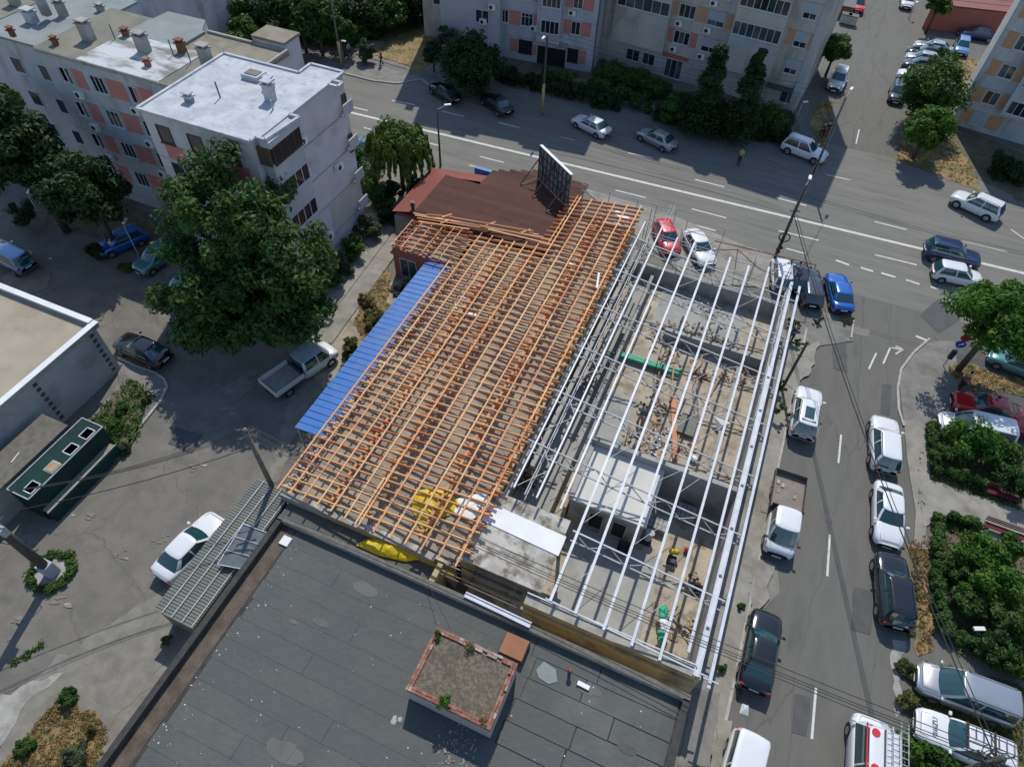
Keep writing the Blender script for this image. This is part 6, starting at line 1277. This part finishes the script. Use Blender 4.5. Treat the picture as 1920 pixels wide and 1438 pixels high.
g = G(1580, 32); t = thing('skip_container', 'rust red skip container at the top of the street', 'skip', g); MB().box(g[0]-1, g[0]+1, g[1]-.6, g[1]+2.2, .1, 1.5).build('box', rust, t); MB().box(g[0]-1.05, g[0]+1.05, g[1]-.65, g[1]+2.25, 1.45, 1.52).build('rim', steel_d, t)
g = G(1397, 1330); MB().add([(g[0]-.25, g[1]-.3, .02), (g[0]+.2, g[1]-.25, .02), (g[0]+.15, g[1]+.3, .02), (g[0]-.2, g[1]+.25, .02), (g[0], g[1], .16)], [(0, 1, 4), (1, 2, 4), (2, 3, 4), (3, 0, 4)]).build('litter_bag', mat('pale_plastic', (.5, .6, .6), rough=.4), label='pale crumpled plastic bag on the street below the black sedan', cat='litter')
g = G(1556, 972); MB().tube((g[0], g[1], .0), (g[0], g[1], .012), .32, n=20).build('manhole_cover', mat('cast_cover', (.16, .15, .14), (.11, .1, .1), sc=6), label='round manhole cover in the middle of the side street', cat='manhole cover')
MB().box(*(lambda a: (a[0]-.05, a[0]+.07, a[1]-1.6, a[1]+.8))(G(1598, 610)), .02, .16).build('kerb_block', kerb_m, label='pale kerb block at the end of the corner pavement', cat='kerb')

# ---------------------------------------------------------------- people
dgx = None
def skinned(name, pts, edges, rad, m, parent):
    me = bpy.data.meshes.new('tmp'); me.from_pydata(pts, edges, []); o = bpy.data.objects.new('tmp', me); C.objects.link(o)
    o.modifiers.new('s', 'SKIN'); sv = me.skin_vertices[0].data
    for i, r in enumerate(rad): sv[i].radius = (r, r) if not isinstance(r, tuple) else r
    sv[0].use_root = True; ss = o.modifiers.new('u', 'SUBSURF'); ss.levels = 1; ss.render_levels = 1
    bpy.context.view_layer.update(); me2 = bpy.data.meshes.new_from_object(o.evaluated_get(bpy.context.evaluated_depsgraph_get()))
    me2.name = name; me2.materials.clear(); me2.materials.append(m); me2.polygons.foreach_set('use_smooth', [True]*len(me2.polygons)); bpy.data.objects.remove(o); bpy.data.meshes.remove(me)
    return link(name, me2, parent)
def person(label, px, py, z, face, shirt, legs_c, hair, pose='walk', at=None):
    g = at or G(px, py, z); t = thing('person', label, 'person', (g[0], g[1], z), face, group='people', local=True)
    bend = {'bend': .75, 'work': .45}.get(pose, 0); hip = .92 if pose != 'work' else .8; st = .22 if pose == 'walk' else .1
    sh = (math.sin(bend)*.5, hip+.52*math.cos(bend)); hd = (sh[0]+math.sin(bend*1.1)*.24+.03, sh[1]+.25*math.cos(bend*1.1))
    a_f = .22 if pose == 'walk' else .4 if pose in ('bend', 'work') else .06
    pts = [(0, 0, hip), (sh[0]*.55, 0, hip+(sh[1]-hip)*.55), (sh[0], 0, sh[1]), (hd[0]*.6+sh[0]*.4, 0, sh[1]+(hd[1]-sh[1])*.45), (hd[0], 0, hd[1]), (hd[0]+.01, 0, hd[1]+.11),
           (0, .1, hip-.05), (st*.6+.05, .11, hip*.5), (st, .11, .08), (st+.15, .12, .04), (0, -.1, hip-.05), (.03, -.11, hip*.5), (-st, -.11, .08), (-st+.15, -.12, .04),
           (sh[0], .19, sh[1]-.02), (sh[0]+a_f*.4, .24, sh[1]-.28), (sh[0]+a_f+.1, .22, sh[1]-.5), (sh[0]+a_f+.14, .21, sh[1]-.58), (sh[0], -.19, sh[1]-.02), (sh[0]-a_f*.3+(.3 if bend else 0), -.24, sh[1]-.28), (sh[0]-a_f*.5+(.6 if bend else 0), -.22, sh[1]-.5), (sh[0]-a_f*.5+(.66 if bend else .02), -.21, sh[1]-.58)]
    ed = [(0, 1), (1, 2), (2, 3), (3, 4), (4, 5), (0, 6), (6, 7), (7, 8), (8, 9), (0, 10), (10, 11), (11, 12), (12, 13), (2, 14), (14, 15), (15, 16), (16, 17), (2, 18), (18, 19), (19, 20), (20, 21)]
    rad = [.13, .12, .13, .055, .1, .07, .085, .06, .045, .04, .085, .06, .045, .04, .06, .045, .035, .03, .06, .045, .035, .03]
    skinned('body', pts, ed, rad, skin, t)
    i_ = [0, 1, 2, 14, 15, 18, 19]; mp = {k: n for n, k in enumerate(i_)}; skinned('shirt', [pts[k] for k in i_], [(mp[a], mp[b]) for a, b in ed if a in mp and b in mp], [(.17, .14), (.155, .13), (.17, .14), .085, .065, .085, .065], shirt, t)
    i_ = [0, 6, 7, 8, 10, 11, 12]; mp = {k: n for n, k in enumerate(i_)}; skinned('trousers', [pts[k] for k in i_], [(mp[a], mp[b]) for a, b in ed if a in mp and b in mp], [.15, .11, .085, .065, .11, .085, .065], legs_c, t)
    MB().sphere((hd[0]-.02, 0, hd[1]+.075), .108, 10, 7).build('hair', hair, t, smooth=True)
    for s_ in (-1, 1): MB().obox((st*s_+.07, .11*s_, .04), (.13, 0, 0), (0, .05, 0), (0, 0, .04)).build('shoe', trim, t, bevel=.02)
    return t
cl = lambda n, c: mat('cloth_'+n, c, rough=.9)
hb, hw = cl('dark_hair', (.03, .02, .015)), cl('blond_hair', (.35, .25, .14))
person('person in a yellow top crossing near the zigzag line', 1384, 308, .02, -1.6, cl('yellow', (.55, .42, .1)), cl('black', (.02, .02, .025)), hb)
person('person in dark clothes standing left of the pair at the street pole', 1538, 258, .02, -1.2, cl('maroon', (.16, .03, .04)), cl('black', (.02, .02, .025)), hb, 'stand'); person('person in dark clothes standing right of the pair at the street pole', 1547, 256, .02, 2, cl('black', (.02, .02, .025)), cl('darkred', (.2, .04, .04)), hb, 'stand')
person('person in a purple top walking on the pavement by the dry verge', 716, 122, .1, -2.2, cl('purple', (.14, .05, .2)), cl('black', (.02, .02, .025)), hb); person('person in a pale top walking beside the yellow based pole', 656, 108, .1, 0, cl('pale', (.4, .45, .55)), cl('navy', (.04, .05, .1)), hb)
person('worker in dark blue bent over the outer steel purlin', 1480, 572, 4.0, 2.2, cl('workblue', (.05, .09, .16)), cl('navy', (.03, .035, .08)), hb, 'work', at=(5.6, 43.0, 3.9))
person('worker in navy standing behind the outer purlin above the pavement bushes', 1480, 640, .1, 1.4, cl('navy', (.03, .035, .08)), cl('navy', (.03, .035, .08)), hb, 'bend')
person('worker in blue bending beside the lattice column inside the site', 1199, 795, .15, 1.8, cl('cobalt', (.04, .14, .3)), cl('tan', (.3, .22, .14)), hb, 'bend')
person('worker in dark clothes bending over rubble beside the timber roof', 985, 905, .3, .4, cl('rusty', (.3, .14, .06)), cl('black', (.02, .02, .025)), hb, 'bend')
person('person in bright blue leaning beside the dark red car', 1845, 778, .05, 1.2, cl('royal', (.02, .03, .4)), cl('black', (.02, .02, .025)), hb, 'bend')
person('person in a reddish brown top standing at the nose of the dark red car', 1797, 728, .05, .6, cl('brownred', (.24, .09, .07)), cl('black', (.02, .02, .025)), hb, 'stand')

# ---------------------------------------------------------------- trees, hedges, bushes
gt = 'trees around the junction'
tree('deep', 'big dense broadleaf tree beside the white roofed block', 455, 440, 8.0, 170, n=210, per=230, size=.16, ratio=.82, group=gt, zmin=1.6, clump=.2, sub=[(385, 312, 11.8, 55, 1.1), (358, 395, 9.5, 58, 1.), (445, 400, 10.5, 84, .9), (420, 520, 6.8, 98, .8), (530, 490, 7.8, 92, .8), (560, 575, 5.2, 70, .6), (375, 605, 4.2, 58, .5), (480, 600, 4.2, 90, .5), (345, 480, 7, 40, .9), (600, 520, 6, 34, .7), (310, 560, 4.5, 30, .6), (500, 350, 9.5, 34, .8)])
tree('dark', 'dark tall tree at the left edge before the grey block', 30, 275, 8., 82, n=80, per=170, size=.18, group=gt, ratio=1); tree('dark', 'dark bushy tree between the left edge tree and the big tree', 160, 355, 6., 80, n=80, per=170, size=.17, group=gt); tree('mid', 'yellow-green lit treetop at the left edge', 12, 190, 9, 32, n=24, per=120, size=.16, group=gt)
w = tree('willow', 'weeping willow beside the main road kerb', 746, 262, 5.2, 46, kname='willow_tree', n=60, per=140, size=.13, group=gt, ratio=.75); 
gW = G(746, 262, 5.2); rw = np.random.default_rng(3); cs = []; 
for i in range(90):
    a, r = rw.random()*6.28, 2.2*rw.random()**.5+.4; top = 6.2-r*.4; dn_ = rw.uniform(1.2, 3.6)
    for k in range(5): cs.append((gW[0]+r*math.cos(a)*(1+.05*k), gW[1]+r*math.sin(a)*(1+.05*k), top-dn_*k/5))
leaves('hanging_fronds', cs, [.18]*len(cs), 26, .12, LEAF['willow'], w, sq=1.8, droop=.75)
woods = [(330, 22, 70, 'dark'), (430, 25, 60, 'mid'), (500, 30, 55, 'dark'), (560, 25, 60, 'mid'), (592, 30, 48, 'deep'), (655, 15, 60, 'dark'), (712, 14, 46, 'deep'), (768, -8, 50, 'dark'), (640, 55, 24, 'mid'), (455, 62, 34, 'mid'), (800, -10, 50, 'dark'), (540, -30, 70, 'dark'), (380, -25, 70, 'dark'), (640, -40, 70, 'dark'), (260, 5, 45, 'dark')]
wl = ['left end of the wood behind the grey block', 'by the small pale house', 'behind the flat stair tower', 'above the white roof', 'left of the yellow based pole', 'behind the yellow based pole', 'above the round bush', 'beside the pink block corner', 'in front of the wood edge', 'low and lit between house and wood', 'against the pink block', 'cut by the top edge above the stair tower', 'cut by the top edge left', 'cut by the top edge in the middle', 'at the far left corner roof']
for (px, py, h_, k_), l_ in zip(woods, wl): tree(k_, k_.replace('mid', 'mid green').replace('deep', 'deep green')+' wood tree '+l_, px, py, 4.5 if px < 620 else 3.0, h_, n=42, per=130, size=.2, group='trees of the upper left wood')
hedge('undergrowth', 'dense undergrowth of the wood behind the white roof, left part', [(300, 55), (420, 70), (540, 84)], 6, 3.0, 'dark', dens=150, size=.16, cat='undergrowth', clip=False); hedge('undergrowth', 'dense undergrowth of the wood above the pavement, right part', [(560, 70), (640, 84), (690, 72), (735, 45)], 3, 2.0, 'deep', dens=150, size=.15, cat='undergrowth', clip=False); hedge('undergrowth', 'undergrowth against the pink block along the dry verge', [(745, 30), (815, 18)], 3, 2.2, 'dark', dens=150, size=.15, cat='undergrowth', clip=False)
def bush(label, px, py, half, kind, zc=1.1, n=18, per=110, size=.1, group='bushes', ratio=.85):
    tiny = half < 13
    if tiny: n = 8; per = 40
    c = np.array(G(px, py, zc)); r0 = dist(G(px-half, py, zc), G(px+half, py, zc))/2; r = np.random.default_rng(int(px*5+py)); P = crown_clumps(c, r0*.8, min(r0*ratio, zc)*.85, n, r); P[:, 2] = np.maximum(P[:, 2], .15); sm = half < 27
    if sm: P[:, :2] = c[:2]+(P[:, :2]-c[:2])*r.uniform(.7, 2.2 if tiny else 1.5, (n, 1)); P[:, 2] *= r.uniform(.4, 1.1, n)
    return leaves('bush', P, r0*r.uniform(.2, .44, n), per, size, LEAF[kind], label=label, cat='bush', group=group, seed=int(px+py*2))
bush('round pale green bush lit by the sun beside the dry verge', 690, 92, 20, 'grey', 1.6, 26, 150, .11)
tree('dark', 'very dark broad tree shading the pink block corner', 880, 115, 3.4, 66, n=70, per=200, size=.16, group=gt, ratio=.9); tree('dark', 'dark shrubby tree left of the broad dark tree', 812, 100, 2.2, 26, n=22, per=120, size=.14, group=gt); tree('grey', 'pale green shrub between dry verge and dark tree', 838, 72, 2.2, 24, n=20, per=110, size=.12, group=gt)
for a, b, c_, d_ in ((690, 325, 34, 'mid'), (668, 300, 22, 'deep'), (702, 368, 30, 'deep'), (724, 395, 22, 'dark'), (690, 420, 26, 'grey'), (665, 455, 24, 'mid'), (640, 490, 22, 'grey'), (622, 515, 18, 'deep'), (735, 350, 26, 'dark'), (775, 335, 16, 'dark')):
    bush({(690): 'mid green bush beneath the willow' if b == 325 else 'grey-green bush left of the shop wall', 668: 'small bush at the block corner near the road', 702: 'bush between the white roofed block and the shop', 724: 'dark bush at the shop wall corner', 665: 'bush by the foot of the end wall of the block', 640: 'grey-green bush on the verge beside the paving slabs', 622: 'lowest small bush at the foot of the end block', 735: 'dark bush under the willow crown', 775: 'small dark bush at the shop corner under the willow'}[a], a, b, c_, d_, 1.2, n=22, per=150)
hedge('hedge', 'dark leafy hedge before the pink block, left half', [(930, 150), (1010, 170), (1100, 190), (1160, 205)], 2.4, 1.6, 'dark', dens=200, size=.11); hedge('hedge', 'mid green hedge in front of the entrance of the pink block', [(1020, 158), (1120, 178), (1220, 215)], 1.6, 1.9, 'deep', dens=200, size=.11)
hedge('hedge', 'broad dark overgrown hedge before the beige block', [(1235, 215), (1330, 235), (1470, 262)], 3.6, 2.2, 'dark', dens=230, size=.12, clip=False); hedge('hedge', 'lit green bush row between the two upper blocks', [(1120, 150), (1210, 170), (1240, 190)], 2.6, 2.0, 'mid', dens=160, size=.11, clip=False); hedge('hedge', 'dark hedge on the right edge below the right block', [(1850, 320), (1920, 345)], 2.5, 1.8, 'dark', dens=180, size=.12, clip=False)
bush('round green bush at the left end of the broad hedge', 1262, 205, 30, 'deep', 2.0, 26, 160); bush('green bush right end of the broad hedge near the corner', 1450, 215, 34, 'deep', 2.2, 26, 160)
tree('dark', 'dark conifer before the beige block, left one', 1332, 165, 5.0, 40, kname='conifer_tree', cone=.8, n=90, per=140, size=.12, group='conifers'); tree('dark', 'pointed dark conifer before the beige block, right one', 1404, 175, 5.2, 38, kname='conifer_tree', cone=.85, n=90, per=140, size=.12, group='conifers')
tree('mid', 'leafy tree beside the beige block corner at the street', 1568, 92, 3.2, 32, n=34, per=140, size=.15, group=gt); tree('mid', 'tree before the tiled house at the top edge', 1765, 2, 4, 26, n=26, per=110, size=.16, group=gt)
tree('mid', 'large tree over the parked row, upper tree of the right verge', 1752, 165, 4.2, 60, n=90, per=170, size=.15, group=gt); tree('fresh', 'bright tree with a lamp post, lower tree of the right verge', 1744, 238, 3.5, 44, n=60, per=160, size=.14, group=gt); tree('mid', 'small treetop above the parked row', 1768, 118, 3.6, 28, n=24, per=120, size=.14, group=gt)
tree('fresh', 'large lit tree on the right edge above the red cars', 1880, 595, 5.6, 84, n=80, per=230, size=.14, group=gt, zmin=2.6, clump=.27)
for a, b, c_, d_, z, l_ in ((1825, 822, 50, 'fresh', 1.7, 'bright bush partly covering the white car'), (1775, 845, 26, 'mid', 1.0, 'bush at the left end of the upper garden'), (1880, 850, 34, 'mid', 1.3, 'bush right of the bright bush in the upper garden'), (1905, 900, 30, 'deep', 1.4, 'dark bush at the right edge of the upper garden'), (1840, 1040, 46, 'fresh', 1.5, 'bright bush at the top of the lower garden'), (1895, 1030, 30, 'mid', 1.3, 'bush by the lower bench'), (1880, 1100, 52, 'fresh', 1.6, 'largest bright bush in the middle of the lower garden'), (1820, 1125, 34, 'mid', 1.0, 'low bush left in the lower garden'), (1900, 1170, 44, 'mid', 1.3, 'bush below the garden light'), (1800, 1060, 26, 'deep', 1.0, 'small bush inside the hedge corner'), (1865, 1215, 36, 'deep', 1.0, 'bush above the silver minivan'), (1910, 1240, 30, 'mid', 1.0, 'bush at the right edge above the minivan'), (1712, 1405, 26, 'fresh', .5, 'low green bush beside the service van'), (1765, 1425, 28, 'mid', .5, 'low bush below the service car'), (1700, 1250, 16, 'weed', .4, 'weeds left of the silver minivan'), (1702, 1310, 16, 'weed', .4, 'weeds left of the service car'), (1470, 760, 12, 'deep', 1.6, 'dark green shrub against the steel building'), (1463, 720, 9, 'mid', 1.2, 'small shrub above the dark green shrub'), (1492, 600, 8, 'mid', .6, 'green weeds by the outer purlin'), (1497, 640, 8, 'mid', .6, 'weeds below the worker on the purlin'), (1535, 600, 7, 'weed', .4, 'tuft at the corner pavement'), (1588, 600, 8, 'weed', .4, 'grass tuft by the pale kerb block'), (1355, 1252, 9, 'mid', .35, 'small weed at the foot of the steel building'), (1388, 1135, 7, 'mid', .3, 'small weed by the flatbed truck'), (272, 750, 10, 'dark', .4, 'dark small bush in the garage verge'), (228, 765, 15, 'mid', .4, 'weeds against the garage pavement'), (212, 800, 13, 'mid', .35, 'green weeds beside the green kiosk'), (230, 840, 14, 'grey', .4, 'pale bush at the tip of the garage verge'), (125, 1302, 15, 'deep', .6, 'dark green bush on the dry verge, lower left'), (135, 1425, 30, 'grey', .9, 'grey-green shrub at the bottom left edge'), (45, 1400, 16, 'mid', .4, 'low green shrub left of the grey shrub'), (165, 1370, 12, 'weed', .4, 'weeds on the right side of the lower left verge'), (310, 1195, 10, 'weed', .4, 'weeds at the corner of the ribbed shed'), (700, 590, 22, 'weed', .7, 'dry shrub beside the blue awning'), (660, 650, 20, 'weed', .6, 'dry shrub left of the blue awning'), (690, 560, 16, 'dryg', .5, 'yellow shrub below the salmon wall'), (235, 500, 14, 'weed', .3, 'weeds at the foot of the right lamp post'), (180, 470, 20, 'dark', .7, 'dark shrub beside the blue car'), (40, 400, 30, 'dark', 1.5, 'dark shrub at the left edge yard')): bush(l_, a, b, c_, d_, z, n=24, per=150, size=.08 if c_ < 30 else .1)
gh = 'clipped hedges of the right garden'
for pts, l_ in (([(1742, 800), (1748, 880)], 'clipped hedge along the left side of the upper garden'), ([(1750, 885), (1825, 910), (1840, 915)], 'clipped hedge between upper garden and path'), ([(1752, 975), (1750, 1080), (1758, 1180)], 'long clipped hedge beside the black suv'), ([(1760, 975), (1800, 982), (1838, 1000)], 'clipped hedge on the lower side of the path'), ([(1765, 1185), (1820, 1215), (1920, 1265)], 'clipped hedge between lower garden and the minivan')): hedge('hedge', l_, pts, .95, 1.0, 'deep', dens=170, size=.075, group=gh, bumpy=.05)
rr = [(gL[0]+1.05*math.cos(a)+random.uniform(-.2, .2), gL[1]+1.05*math.sin(a)+random.uniform(-.2, .2), .2) for a in np.linspace(0, 6.28, 34)]
leaves('plant_ring', rr, list(rng.uniform(.14, .34, 34)), 120, .07, LEAF['mid'], label='ring of green plants round the base of the thick pole', cat='plants'); MB().tube((gL[0], gL[1], -.02), (gL[0], gL[1], .08), 1.0, n=22).build('planting_disc', conc, label='round concrete disc inside the plant ring', cat='planter')
bpy.context.view_layer.update()
